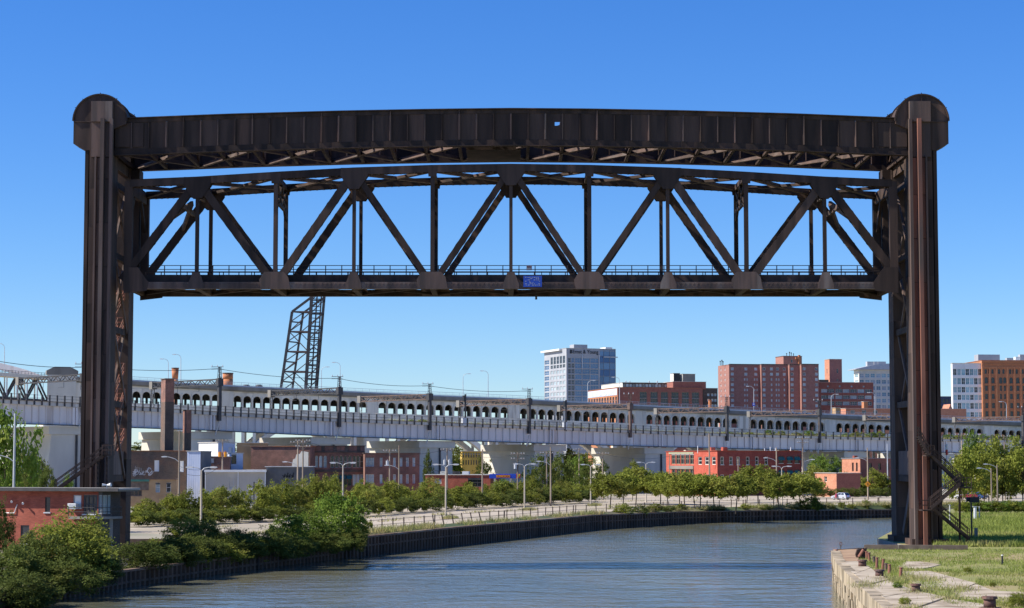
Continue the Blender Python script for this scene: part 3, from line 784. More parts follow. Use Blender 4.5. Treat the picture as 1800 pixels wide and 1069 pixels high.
# top laterals: deep struts at each panel, broad flat X plates between
for i in range(-4, 5):
    z = ztop(i) - .1
    m = MB(); m.bar((X(i), YN + .4, z), (X(i), YF - .4, z), .45, .62); m.build('top_strut', 'rust_steel', ls)
for i in range(-5, 5):
    a, b = X(i) + (1.2 if i == -5 else .25), X(i + 1) - (1.2 if i == 4 else .25)
    za, zb = ztop(i) - .15, ztop(i + 1) - .15
    m = MB(); m.bar((a, YN + .4, za), (b, YF - .4, zb), .62, .35); m.build('top_lateral', 'rust_steel_light', ls)
    m = MB(); m.bar((a, YF - .4, za - .02), (b, YN + .4, zb - .02), .58, .31); m.build('top_lateral', 'rust_steel', ls)
# sway frames: knees and X under the top struts at the posts
for i in (-3, 3):
    z = ztop(i)
    for a, b in (((YN + .3, z - 3.8), ((YN + YF) / 2, z - .4)), ((YF - .3, z - 3.8), ((YN + YF) / 2, z - .4)), ((YN + .3, z - .4), ((YN + YF) / 2, z - 2.6)), ((YF - .3, z - .4), ((YN + YF) / 2, z - 2.6))):
        m = MB(); m.bar((X(i), *a), (X(i), *b), .3, .4); m.build('sway_brace', 'rust_steel', ls)
    m = MB(); m.bar((X(i), YN + .3, z - 2.8), (X(i), YF - .3, z - 2.8), .3, .35); m.build('sway_strut', 'rust_steel', ls)
for s in (-1, 1):   # portal bracing in the plane of the end diagonals
    tp, bt = Vector((X(4 * s), 0, ztop(4))), Vector((X(5 * s), 0, ZB))
    P = lambda f, y: Vector((tp.x + (bt.x - tp.x) * f, y, tp.z + (bt.z - tp.z) * f))
    ym = (YN + YF) / 2
    for a, b in ((P(.08, YN), P(.08, YF)), (P(.38, YN), P(.16, ym)), (P(.38, YF), P(.16, ym)), (P(.22, YN), P(.22, YF))):
        m = MB(); m.bar(a, b, .3, .55); m.build('portal_brace', 'rust_steel_light', ls)
# floor: slab on stringers, floor beams at the panel points, laterals
ZD = zat(483, YN + .7)
for i in range(-5, 5):
    m = MB(); a, b = X(i) + .015, X(i + 1) - .015
    if i == -5: a += 1.2
    if i == 4: b -= 1.2
    m.span(a, b, YN + .75, YF - .75, ZD - .86, ZD); m.build('deck_section', 'rust_steel', ls)
for i in range(-5, 6):
    x = X(i) if abs(i) < 5 else X(i) - (1 if i > 0 else -1) * 1.0
    m = MB(); m.bar((x, YN + .42, ZB + .1), (x, YF - .42, ZB + .1), .6, .95); m.build('floor_beam', 'rust_steel', ls)
for i in range(-5, 5):
    m = MB(); a, b = X(i) + .4, X(i + 1) - .4
    if i == -5: a += 1
    if i == 4: b -= 1
    m.bar((a, YN + .5, ZB - .1), (b, YF - .5, ZB - .1), .3, .25); m.bar((a, YF - .5, ZB - .13), (b, YN + .5, ZB - .13), .3, .25); m.build('bottom_lateral', 'rust_steel', ls)
for yy in (YN + .95, YF - .95):
    rail = MB()
    xa, xb = X(-5) + 1.4, X(5) - 1.4
    for h in (1.06, .62, .36): rail.bar((xa, yy, ZD + h), (xb, yy, ZD + h), .07, .075)
    rr = rail.build('railing', 'rust_steel', ls)
    n = 47
    for k in range(n + 1):
        x = xa + (xb - xa) * k / n; m = MB(); m.span(x - .05, x + .05, yy - .05, yy + .05, ZD, ZD + 1.09)
        if k % 2: m.span(x + .7, x + .78, yy - .06, yy + .06, ZD, ZD + .4)
        m.build('railing_post', 'rust_steel' if k % 9 else 'rust_steel_light', rr)
# the blue notice board and the small faded plate on the span, and the lamp below it
def board(px0, px1, py0, py1, Y, name, label, mat, cat):
    a, b = at(px0, py1, Y), at(px1, py0, Y); t = thing(name, label, cat, ((a.x + b.x) / 2, Y, a.z))
    m = MB(); m.span(a.x, b.x, Y, Y + .06, a.z, b.z); m.build('panel', mat, t)
    return t, a, b
t, a, b = board(920, 952.5, 485, 504.5, YN - .75, 'notice_board', 'blue notice board with small pale writing fixed on the lift span', 'sign_blue', 'sign')
rows = MB()
for r_ in range(7):
    zz = b.z - .17 - r_ * .145; x = a.x + .12 + random.random() * .2
    while x < b.x - .25:
        wd = random.uniform(.07, .2)
        if r_ == 0 or random.random() < .6: rows.span(x, x + wd, YN - .765, YN - .751, zz - .03, zz + .03)
        x += wd + random.uniform(.05, .16)
rows.build('writing', 'light_metal', t)
m = MB(); m.span(a.x - .04, b.x + .04, YN - .69, YN - .64, b.z, b.z + .05); m.bar((a.x + .3, YN - .66, b.z - .3), (a.x + .3, YN - .45, b.z - .3), .06, .06); m.bar((b.x - .3, YN - .66, b.z - .3), (b.x - .3, YN - .45, b.z - .3), .06, .06); m.build('bracket', 'dark_steel', t)
t, a, b = board(925.5, 935, 466.5, 475, YN + .84, 'faded_plate', 'small faded pinkish plate fixed on the span railing', 'faded_pink', 'sign')
m = MB(); m.span(a.x + .05, b.x - .05, YN + .83, YN + .838, a.z + .1, a.z + .25); m.build('band', 'cream_trim', t)
p = at(942.5, 519, 233); t = thing('navigation_lamp', 'small black navigation lamp hanging below the middle of the span', 'lamp', p)
m = MB(); m.tube(p + Vector((0, 0, .5)), p, .03, n=6); m.build('hanger', 'black_paint', t)
m = MB(); m.tube(p, p - Vector((0, 0, .4)), .13, .11, 10); m.tube(p - Vector((0, 0, .4)), p - Vector((0, 0, .5)), .16, .1, 10); m.build('body', 'black_paint', t)

# ---------------------------------------------------------------- stairs on the towers
def stair(label, flights, platforms, posts, mat='rust_steel', group='steel stairways on the bridge towers', wid=.95, loc=None):
    """flights: (p, q) foot to head; treads, two stringers, two handrails each"""
    t = thing('steel_stairway', label, 'stairway', loc or flights[0][0], 0, group)
    for p, q in flights:
        p, q = Vector(p), Vector(q); h = Vector((q.x - p.x, q.y - p.y, 0)).normalized(); sd = Vector((-h.y, h.x, 0)) * wid / 2
        for e in (-1, 1):
            m = MB(); m.bar(p + sd * e, q + sd * e, .08, .32); m.build('stringer', mat, t)
            m = MB(); u = Vector((0, 0, 1))
            m.bar(p + sd * e + u * 1.05, q + sd * e + u * 1.05, .08, .09); m.bar(p + sd * e + u * .58, q + sd * e + u * .58, .06, .07)
            n = 3
            for k in range(n + 1):
                a = p + (q - p) * k / n + sd * e; m.bar(a, a + u * 1.05, .07, .07)
            m.build('handrail', mat, t)
        n = max(3, int(abs(q.z - p.z) / .24)); tm = MB(); tm.box((0, 0, 0), (.26, wid, .05)); me = tm.mesh('tread', mat)
        for k in range(n):
            a = p + (q - p) * (k + .6) / n; inst('tread', me, t, a, math.atan2(h.y, h.x))
    for c, (sx, sy) in platforms:
        c = Vector(c); m = MB(); m.box(c, (sx, sy, .14)); m.build('platform', mat, t)
        m = MB()
        for ax, ay in ((-1, -1), (1, -1), (1, 1), (-1, 1)): m.bar(c + Vector((ax * sx / 2, ay * sy / 2, 0)), c + Vector((ax * sx / 2, ay * sy / 2, 1.1)), .07, .07)
        for hh in (.55, 1.08):
            for e in (-1, 1): m.bar(c + Vector((-sx / 2, e * sy / 2, hh)), c + Vector((sx / 2, e * sy / 2, hh)), .06, .06)
        m.build('platform_rail', mat, t)
    for p, q in posts:
        m = MB(); m.bar(p, q, .2, .2); m.build('support_post', mat, t)
ys = 224.6
A = lambda px, py, y=ys: at(px, py, y)
stair('zigzag steel stairway climbing the outer side of the right tower',
      [(A(1703, 947), A(1638, 893)), (A(1635, 893, 223.4), A(1686, 851, 223.4)), (A(1692, 855), A(1634, 799)), (A(1631, 800, 223.4), A(1613, 767, 223.4))],
      [(A(1628, 897), (1.2, 2.2)), (A(1693, 857), (1.3, 2.4)), (A(1632, 801), (.9, 2.2))],
      [(A(1687, 960), A(1687, 857)), (A(1700, 957), A(1700, 945))])
yl = 224.4
stair('steel stairway from the brick house roof up the left tower',
      [(A(98, 862, yl), A(188, 797, yl))], [(A(190, 800, yl), (1.0, 1.6))], [(A(172, 858, yl), A(172, 812, yl)), (A(188, 858, yl), A(188, 804, yl))], mat='rust_steel')
# inner flights between the columns of the left tower, rails catching the sun
xi = mirror(44.0, -1)
fl = []
for pyb, pyt in ((800, 770), (745, 700), (690, 655), (610, 575), (555, 528)):
    a, b = at(199, pyb, 233.5), at(205, pyt, 237.2); fl.append((a, b))
stair('inner flights of stairs climbing between the columns of the left tower', [((a.x, 233.2, a.z), (a.x + .25, 236.6, b.z)) for a, b in fl],
      [((a.x + .1, 237.0, b.z), (.9, .9)) for a, b in fl], [], mat='red_rust', wid=.7)
# ================================================================ RAIL VIADUCT (steel girders on concrete piers), running away to the right
ID230, ID1540 = 1 / 497.0, 1 / 700.0
def vY(px): return 1.0 / (ID230 + (px - 230) * (ID1540 - ID230) / 1310.0)
VX = [-60, 40, 285, 580, 900, 1240, 1560, 1800, 1930]
VCAP = [699, 703, 719, 735.5, 748, 762, 770, 774.5, 777]
VWEB = [706, 711, 725, 741, 752.5, 766.3, 773.8, 778.3, 781]
VBOT = [741, 744.5, 752, 766, 777.3, 787.2, 793.2, 797, 799]
def vp(px, ys): return at(px, interp(px, VX, ys), vY(px))
A0, A1 = at(230, 750, vY(230)), at(1540, 790, vY(1540))
VD = Vector((A1.x - A0.x, A1.y - A0.y, 0)).normalized()
VN = Vector((VD.y, -VD.x, 0))         # towards the viewer
VANG = math.atan2(VD.y, VD.x)
VW = 23.0
J = [-60, 130, 372, 583, 770, 968, 1160, 1320, 1506, 1660, 1800, 1930]
via = thing('railway_viaduct', 'long blue grey steel girder railway viaduct crossing behind the river lot', 'viaduct', vp(583, VBOT))
up = Vector((0, 0, 1))
n_post = 0
for a_, b_ in zip(J, J[1:]):
    T0, T1 = vp(a_, VWEB), vp(b_, VWEB); B0, B1 = vp(a_, VBOT), vp(b_, VBOT); C0, C1 = vp(a_, VCAP), vp(b_, VCAP)
    n = max(8, round((b_ - a_) / 12.3))
    L = (T1 - T0).length
    ga = .012
    for k in range(n):
        f0, f1 = k / n + .03 / n, (k + 1) / n - .03 / n
        p = [B0 + (B1 - B0) * f0, B0 + (B1 - B0) * f1, T0 + (T1 - T0) * f1, T0 + (T1 - T0) * f0]
        m = MB(); m.prism(p, -VN * .12); m.build('girder_panel', 'blue_steel', via)
    for k in range(n + 1):
        f = min(max(k / n, ga), 1 - ga); p, q = B0 + (B1 - B0) * f, T0 + (T1 - T0) * f
        dd = .55 if k in (0, n) else .30
        m = MB(); m.frame_box((p + q) / 2 + VN * (dd / 2 + .001), VD * (.28 if k in (0, n) else .07), VN * dd / 2, up * ((q.z - p.z) / 2 - .04)); m.build('stiffener', 'blue_steel', via)
    m = MB(); m.bar(B0 - up * .12 + VN * .12, B1 - up * .12 + VN * .12, .95, .2); m.build('bottom_flange', 'dark_steel', via)
    m = MB(); m.prism([T0 + VN * .75, T1 + VN * .75, C1 + VN * .75, C0 + VN * .75], -VN * 1.2); m.build('edge_beam', 'grey_cap', via)
    m = MB(); m.bar(C0 + VN * .6 + up * .05, C1 + VN * .6 + up * .05, .8, .1); m.build('kerb_plate', 'brown_steel', via)
    np_ = max(8, round((b_ - a_) / 13.6))
    rail = MB()
    for h in (.75, 1.45): rail.bar(C0 + VN * .75 + up * h, C1 + VN * .75 + up * h, .06, .06)
    rr = rail.build('railing', 'dark_steel', via)
    for k in range(np_):
        p = C0 + (C1 - C0) * ((k + .5) / np_) + VN * .85; m = MB()
        m.frame_box(p + up * .35, VD * .17, VN * .14, up * 1.25); m.build('railing_post', 'dark_steel', rr)
    # deck slab, floor beams below, far girder with lit gaps
    m = MB(); m.prism([T0 - VN * .5, T1 - VN * .5, T1 - VN * VW, T0 - VN * VW], -up * .9); m.build('deck_slab', 'dark_concrete', via)
    for k in range(1, n):
        f = k / n; p = T0 + (T1 - T0) * f - up * 1.6
        m = MB(); m.bar(p - VN * .4, p - VN * (VW - .4), .3, 1.5); m.build('floor_beam', 'dark_steel', via)
    m = MB(); m.prism([T0 - VN * VW, T1 - VN * VW, B1 - VN * VW + up * 1.2, B0 - VN * VW + up * 1.2], -VN * .2); m.build('far_girder', 'blue_steel', via)
    m = MB(); m.prism([C0 - VN * (VW + .2), C1 - VN * (VW + .2), T1 - VN * (VW + .2), T0 - VN * (VW + .2)], -VN * .5); m.build('far_kerb', 'grey_cap', via)
    for tr in (5.0, 8.5, 13.5, 17.0):
        m = MB()
        for e in (-.72, .72): m.bar(C0 - VN * (tr + e) - up * .2, C1 - VN * (tr + e) - up * .2, .08, .16)
        m.build('rail_pair', 'brown_steel', via)
# ballast bed with weeds
bal = MB()
for a_, b_ in zip(J, J[1:]):
    c0, c1 = vp(a_, VCAP) - up * .45, vp(b_, VCAP) - up * .45
    bal.quad(c0 - VN * .3, c1 - VN * .3, c1 - VN * VW, c0 - VN * VW)
bal.build('ballast', 'soil', via)
# piers: long across the line, with a flared lower flank and a cap
def pier(px, L=11.5, wide=VW - 1.0):
    c = vp(px, VBOT); top = c.z - .35; base = G - .2
    o = c - VN * (wide / 2 + .6)
    prof = [(-.5, 0), (.5, 0), (.5, 1)]
    m = MB()
    h = top - base
    ang = lambda f, e: None
    # body in steps: flare on the left flank
    def ring(z, l0, l1): return [o + VD * l0 + VN * wide / 2 + up * (z - o.z), o + VD * l1 + VN * wide / 2 + up * (z - o.z), o + VD * l1 - VN * wide / 2 + up * (z - o.z), o + VD * l0 - VN * wide / 2 + up * (z - o.z)]
    lv = [(base, -L * .5 - 3.2, L * .5 + .3), (base + h * .2, -L * .5 - 2.0, L * .5 + .2), (base + h * .45, -L * .5 - .9, L * .5 + .1), (base + h * .70, -L * .5 - .2, L * .5), (top - 1.9, -L * .5, L * .5)]
    rs = [ring(z, a, b) for z, a, b in lv]
    for r0, r1 in zip(rs, rs[1:]):
        for k in range(4): m.quad(r0[k], r0[(k + 1) % 4], r1[(k + 1) % 4], r1[k])
    m.build('pier_shaft', 'pale_concrete', via)
    m = MB(); m.frame_box(o + up * (top - .95 - o.z), VD * (L * .5 + .8), VN * (wide / 2 + .35), up * .93); m.build('pier_cap', 'pale_concrete', via)
    m = MB(); m.tube(o + VN * (wide / 2 + .25) + VD * 1 + up * (base - o.z), o + VN * (wide / 2 + .25) + VD * 1 + up * (top - 2 - o.z), .28, n=8); m.build('drain_pipe', 'dark_steel', via)
for px in J[1:-1]: pier(px)

# ---------------------------------------------------------------- catenary gantries over the tracks
def gantry(px, pyt, lab, mat='dark_steel', back=30.0, sag=0.0, cross=True):
    foot = vp(px, VBOT) + VN * .75; foot.z = vp(px, VCAP).z - 2.2
    top = at(px, pyt, foot.y)
    t = thing('catenary_gantry', lab, 'gantry', foot, 0, 'catenary gantries over the railway viaduct')
    H = top.z - foot.z
    # near mast: four angles, battens, box at truss height
    m = MB(); m.frame_box(foot + up * (H * .40), VD * .42, VN * .38, up * (H * .40)); m.build('mast', mat, t)
    m = MB(); e = .34
    for sx, sy in ((-1, -1), (1, -1), (1, 1), (-1, 1)): m.bar(foot + VD * sx * e + VN * sy * e + up * H * .8, foot + VD * sx * e * .7 + VN * sy * e * .7 + up * H, .14, .14)
    for k in range(5):
        z0, z1 = H * (.8 + .04 * k), H * (.84 + .04 * k); g = -1 if k % 2 else 1
        for s_ in (-1, 1): m.bar(foot + VD * g * e * .85 + VN * s_ * e * .85 + up * z0, foot - VD * g * e * .85 + VN * s_ * e * .85 + up * z1, .07, .07); 
    m.build('mast_head', mat, t)
    if cross:
        m = MB(); m.bar(top - VD * 1.0 - VN * 1.2, top + VD * 1.0 + VN * 1.2, .14, .14); m.bar(top - VD * 1.0 - VN * 1.2 - up * .6, top + VD * 1.0 + VN * 1.2 - up * .6, .08, .08); m.build('crossarm', mat, t)
        for k in (-.9, 0, .9): m = MB(); q = top + VD * k + VN * k * 1.15; m.tube(q, q + up * .5, .13, .08, 6); m.build('insulator', 'insulator', t)
    zt = H * .67
    a = foot + up * zt; b = a - VN * back
    f2 = foot - VN * back + up * 1.0
    for xs in ((-.42, -.1), (.42, -.1)):
        pass
    m = MB()
    for sx in (-.45, .45):
        for sz in (0, 1.35): m.bar(a + VD * sx + up * sz, b + VD * sx + up * sz, .24, .24)
    n = 14
    for k in range(n):
        for sx in (-.45, .45):
            p = a + (b - a) * k / n + VD * sx; q = a + (b - a) * (k + 1) / n + VD * sx
            m.bar(p + up * (0 if k % 2 else 1.35), q + up * (1.35 if k % 2 else 0), .15, .15)
        p = a + (b - a) * k / n; m.bar(p - VD * .45, p + VD * .45, .09, .09)
    m.build('truss_beam', mat if px < 700 else 'brown_steel', t)
    m = MB(); m.frame_box(b + up * .6, VD * .75, VN * .7, up * 1.0); m.build('junction_box', 'dark_concrete', t)
    m = MB(); m.frame_box(a + up * .6, VD * .78, VN * .55, up * .95); m.build('junction_box', mat, t)
    m = MB()
    for sx in (-.4, .4): m.bar(f2 + VD * sx, b + VD * sx, .2, .2)
    for k in range(7):
        z0, z1 = f2 + (b - f2) * k / 7, f2 + (b - f2) * (k + 1) / 7; g = 1 if k % 2 else -1
        m.bar(z0 + VD * .4 * g, z1 - VD * .4 * g, .08, .08)
    m.build('far_mast', 'dark_concrete', t)
    for fr in (.3, .62):
        m = MB(); q = a + (b - a) * fr; m.bar(q, q - up * 1.5, .08, .08); m.bar(q - up * 1.5, q - up * 1.5 - VN * 2.6, .06, .06); m.build('hanger', mat, t)
    m = MB(); q = foot - up * .4; m.bar(q, q - up * 3.2 - VD * 1.2 + VN * .1, .22, .22); m.build('bracket', 'grey_cap', t)
    return top, a
for px, pyt, lab, mt in ((143, 640, 'catenary gantry half hidden by the left tower', 'dark_steel'), (382, 645, 'tall catenary gantry standing between the two round brick stacks', 'dark_steel'), (593, 662, 'catenary gantry just right of the raised bascule leaf', 'dark_steel'),
                         (752, 675, 'catenary gantry over the arched brick building', 'dark_steel'), (927, 684, 'catenary gantry left of the glass office tower', 'dark_steel'), (1105, 693, 'rust brown catenary gantry in front of the flat warehouse', 'brown_steel'),
                         (1275, 698, 'catenary gantry at the left end of the tall brick apartments', 'dark_steel'), (1438, 704, 'catenary gantry at the right end of the tall brick apartments', 'dark_steel'), (1640, 712, 'catenary gantry behind the right tower', 'dark_steel'), (1796, 716, 'catenary gantry at the right edge of the picture', 'dark_steel')):
    gantry(px, pyt, lab, mt)
for i, (px, py0, py1, lb) in enumerate(((818, 693, 750, 'lone dark signal post left of the glass tower on the viaduct'), (995, 703, 758, 'lone dark signal post below the foot of the glass tower'))):
    a, b = vp(px, VCAP), at(px, py0, vY(px)); t = thing('signal_post', lb, 'signal', a)
    m = MB(); m.bar(a - up, b, .5, .5); m.build('post', 'dark_steel', t)
    m = MB(); m.frame_box(b - up * 1.2 - VD * .5, VD * .35, VN * .3, up * .8); m.build('signal_head', 'black_paint', t)
    m = MB(); m.bar(a + VD * .2, a + VD * 2.6 - up * 1.2, .16, .16); m.frame_box(a + VD * -1 + up * .6 + VN * .5, VD * .7, VN * .4, up * 1.0); m.build('cabinet', 'light_metal', t)

# ================================================================ HIGH ROAD BRIDGE with its open arcade, behind the viaduct
def rY(px): return 1.0 / (1 / 700.0 + (px - 400) * (1 / 780.0 - 1 / 700.0) / 1100.0)
RX = [-60, 100, 285, 560, 700, 890, 1230, 1530, 1800, 1930]
RTOP = [652, 662, 673.5, 687.5, 694, 702, 719.5, 733, 743, 748]    # top of the cornice
RAT = [678, 682, 689.5, 702.5, 707.5, 716, 733, 746, 757, 762]     # crown of the arches
RAB = [701, 704, 709.5, 722.5, 727.5, 734.5, 749.5, 762, 772, 777]       # foot of the arches
def rp(px, ys): return at(px, interp(px, RX, ys), rY(px))
Q0, Q1 = rp(400, RTOP), rp(1500, RTOP)
RD = Vector((Q1.x - Q0.x, Q1.y - Q0.y, 0)).normalized(); RN = Vector((RD.y, -RD.x, 0))
RW = 22.0
rb = thing('road_bridge', 'long concrete road bridge with an open arcade under its deck', 'bridge', rp(655, RAB))
PJ = [130, 400, 655, 904, 1126, 1308, 1460, 1604, 1738, 1870]
AH = 5.3
def arch_mesh(name, wd, hg, ow, spring, mat, th=1.3, low=1.0):
    """a bay of wall with one arched opening, origin at foot centre of the opening line"""
    m = MB(); n = 10; oh = hg - .9
    r = ow / 2; pts = [(-r, 0)] + [(r * -math.cos(PI * k / n), (oh - r) + r * math.sin(PI * k / n)) for k in range(n + 1)] + [(r, 0)]
    # two halves so the outline stays simple
    for y in (0, th):
        for k in range(len(pts) - 1):
            (x0, z0), (x1, z1) = pts[k], pts[k + 1]
            m.quad((x0, y, z0), (x1, y, z1), (x1, y, hg), (x0, y, hg)) if abs(x1 - x0) > 1e-4 else None
        m.quad((-wd/2, y, 0), (-r, y, 0), (-r, y, hg), (-wd/2, y, hg)); m.quad((r, y, 0), (wd/2, y, 0), (wd/2, y, hg), (r, y, hg))
        m.quad((-wd/2, y, -low), (wd/2, y, -low), (wd/2, y, 0), (-wd/2, y, 0))
    for (x0, z0), (x1, z1) in zip(pts, pts[1:]): m.quad((x0, 0, z0), (x1, 0, z1), (x1, th, z1), (x0, th, z0))
    m.quad((-r, 0, 0), (r, 0, 0), (r, th, 0), (-r, th, 0))
    me = m.mesh(name, mat); return me
rang = math.atan2(RD.y, RD.x)
colm = MB(); colm.box((0, 0, 0), (.9, .9, 1)); far_me = None
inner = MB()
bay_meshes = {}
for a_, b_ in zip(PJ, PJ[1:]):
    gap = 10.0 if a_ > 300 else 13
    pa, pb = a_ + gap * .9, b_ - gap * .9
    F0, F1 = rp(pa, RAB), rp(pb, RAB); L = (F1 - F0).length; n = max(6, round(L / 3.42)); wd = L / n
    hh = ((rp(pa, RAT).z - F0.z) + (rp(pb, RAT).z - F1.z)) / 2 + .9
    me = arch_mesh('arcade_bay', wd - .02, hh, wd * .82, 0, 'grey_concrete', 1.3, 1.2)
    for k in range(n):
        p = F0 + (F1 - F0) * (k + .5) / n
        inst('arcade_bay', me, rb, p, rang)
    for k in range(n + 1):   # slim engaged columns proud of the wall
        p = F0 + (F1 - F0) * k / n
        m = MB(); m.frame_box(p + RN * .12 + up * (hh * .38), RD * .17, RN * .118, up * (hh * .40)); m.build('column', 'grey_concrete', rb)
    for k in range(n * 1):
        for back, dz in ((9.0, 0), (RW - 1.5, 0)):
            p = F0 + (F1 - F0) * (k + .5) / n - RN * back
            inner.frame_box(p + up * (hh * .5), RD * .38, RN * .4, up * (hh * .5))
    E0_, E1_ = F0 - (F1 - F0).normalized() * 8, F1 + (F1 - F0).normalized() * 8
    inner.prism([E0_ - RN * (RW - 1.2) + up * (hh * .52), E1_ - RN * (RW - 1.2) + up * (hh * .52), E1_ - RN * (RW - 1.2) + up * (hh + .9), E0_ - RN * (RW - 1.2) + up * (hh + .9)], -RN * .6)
    # slab floors
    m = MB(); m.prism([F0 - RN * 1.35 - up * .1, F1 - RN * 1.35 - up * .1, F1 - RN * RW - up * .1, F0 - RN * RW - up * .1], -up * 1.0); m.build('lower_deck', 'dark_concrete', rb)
    # spandrel band below the arcade
    m = MB(); m.prism([F0 + RN * .03 - up * 1.22, F1 + RN * .03 - up * 1.22, F1 + RN * .03 - up * 4.3, F0 + RN * .03 - up * 4.3], -RN * 1.3); m.build('spandrel_wall', 'grey_concrete', rb)
    # great arch rib below
    c0, c1 = F0 - up * 4.4, F1 - up * 4.4
    for back in (1.5, RW - 5):
        m = MB(); N = 14
        for k in range(N):
            f0, f1 = k / N, (k + 1) / N
            h0 = -18.0 * (2 * f0 - 1) ** 2 - .8; h1 = -18.0 * (2 * f1 - 1) ** 2 - .8
            p, q = c0 + (c1 - c0) * f0 + up * h0 - RN * back, c0 + (c1 - c0) * f1 + up * h1 - RN * back
            m.bar(p, q, 3.5, 1.6)
        m.build('arch_rib', 'grey_concrete', rb)
    m = MB()
    for k in range(1, 12):
        f = k / 12; h0 = -18.0 * (2 * f - 1) ** 2 - .8; p = c0 + (c1 - c0) * f
        if abs(2 * f - 1) > .3:
            for back in (1.5, RW - 5): m.bar(p - RN * back + up * h0, p - RN * back, 1.0, 1.0)
    m.build('spandrel_columns', 'grey_concrete', rb)['kind'] = 'stuff'
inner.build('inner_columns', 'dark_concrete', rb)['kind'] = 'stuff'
for px in PJ:   # pilaster blocks between the arcades, carried down as river piers
    F0 = rp(px, RAB); T = rp(px, RTOP); hw = 10.5 * rY(px) / F
    m = MB(); m.frame_box(Vector((F0.x, F0.y, (T.z + F0.z) / 2 - 2.0)) - RN * .5, RD * hw, RN * .75, up * ((T.z - F0.z) / 2 + 2.0)); m.build('pilaster', 'grey_concrete', rb)
    for e in (-.55, .55):
        m = MB(); m.frame_box(Vector((F0.x, F0.y, (T.z + F0.z) / 2 - 1)) + RN * .31 + RD * hw * e, RD * hw * .3, RN * .055, up * ((T.z - F0.z) * .36)); m.build('pilaster_panel', 'grey_concrete', rb)
    m = MB(); b = F0 - up * 4.3; m.frame_box(Vector((b.x, b.y, (b.z + G) / 2)) - RN * (RW / 2), RD * hw * 1.25, RN * (RW / 2), up * ((b.z - G) / 2)); m.build('pier', 'pale_concrete', rb)
for a_, b_ in zip(RX[1:], RX[2:]):   # cornice, parapet, deck, fence
    T0, T1 = rp(a_, RTOP), rp(b_, RTOP)
    W0, W1 = rp(a_, RAT), rp(b_, RAT)
    m = MB(); m.bar(T0 - up * .55 + RN * .55, T1 - up * .55 + RN * .55, 1.1, 1.1); m.bar(T0 - up * 1.35 + RN * .2, T1 - up * 1.35 + RN * .2, .6, .5); m.build('cornice', 'dark_concrete', rb)
    m = MB(); m.prism([T0 - up * 1.05 - RN * .05, T1 - up * 1.05 - RN * .05, W1 + up * .85 - RN * .05, W0 + up * .85 - RN * .05], -RN * 1.2); m.build('frieze', 'grey_concrete', rb)
    m = MB(); m.prism([T0 - up * .2, T1 - up * .2, T1 - up * .2 - RN * RW, T0 - up * .2 - RN * RW], -up * 1.3); m.build('road_deck', 'dark_concrete', rb)
    L = (T1 - T0).length; n = int(L / 2.4)
    for yb in (0, RW):
        o = -RN * yb
        m = MB(); m.bar(T0 + o + up * 1.55, T1 + o + up * 1.55, .08, .10); m.bar(T0 + o + up * .2, T1 + o + up * .2, .3, .5); m.bar(T0 + o + up * .9, T1 + o + up * .9, .05, .06)
        for k in range(n): p = T0 + (T1 - T0) * k / n + o; m.bar(p, p + up * 1.55, .09, .09)
        if yb == 0:
            for k in range(n * 4): p = T0 + (T1 - T0) * k / (n * 4) + o; m.bar(p, p + up * 1.5, .03, .03)
        m.build('deck_railing', 'light_metal', rb)
# steel river span at the far left: pylon block and trussed deck
p = rp(108, RAB); T = at(108, 652, p.y); m = MB(); m.frame_box(Vector((p.x, p.y, (T.z + p.z) / 2 - 1)) + RN * .2, RD * 4.6, RN * 1.2, up * ((T.z - p.z) / 2 + 1)); m.build('pylon_block', 'pale_concrete', rb)
m = MB(); m.prism([Vector((p.x, p.y, T.z)) + RN * 1.42 + RD * x + up * z for x, z in ((-5.2, -1.4), (5.2, -1.4), (5.2, 0), (2.6, 1.3), (-2.6, 1.3), (-5.2, 0))], -RN * 2.6); m.build('pylon_cornice', 'dark_concrete', rb)
m = MB(); b = p - up * 2; m.frame_box(Vector((b.x, b.y, (b.z + G) / 2)) - RN * 8, RD * 5.2, RN * 9, up * ((b.z - G) / 2)); m.build('pier', 'pale_concrete', rb)
sp = thing('steel_arch_span', 'grey steel deck truss of the road bridge at the left edge', 'bridge span', rp(30, RAB))
E0, E1 = rp(84, RTOP), rp(-60, RTOP); E1.z = E0.z + 1.6
m = MB(); m.bar(E0 - up * .6 - RN * 3, E1 - up * .6 - RN * 3, 9, 1.2); m.build('deck', 'grey_concrete', sp)
m = MB(); m.bar(E0 + up * .9, E1 + up * .9, .1, .12); m.bar(E0 + up * .4, E1 + up * .4, .1, .1)
for k in range(26): q = E0 + (E1 - E0) * k / 25; m.bar(q, q + up * 1.0, .1, .1)
m.build('deck_railing', 'dark_steel', sp)
N = 8
for k in range(N):
    q0, q1 = E0 + (E1 - E0) * k / N, E0 + (E1 - E0) * (k + 1) / N
    for o in (0, -8):
        m = MB(); m.bar(q0 - up * 8.2 + RN * o, q1 - up * 8.2 + RN * o, .5, .7); m.build('lower_chord', 'dark_steel', sp)
        m = MB(); a, b = (q0 - up * 1.2, q1 - up * 8) if k % 2 else (q0 - up * 8, q1 - up * 1.2); m.bar(a + RN * o, b + RN * o, .45, .6); m.build('diagonal', 'dark_steel', sp)
        m = MB(); m.bar(q1 - up * 1.2 + RN * o, q1 - up * 8 + RN * o, .35, .4); m.build('vertical_post', 'blue_steel', sp)
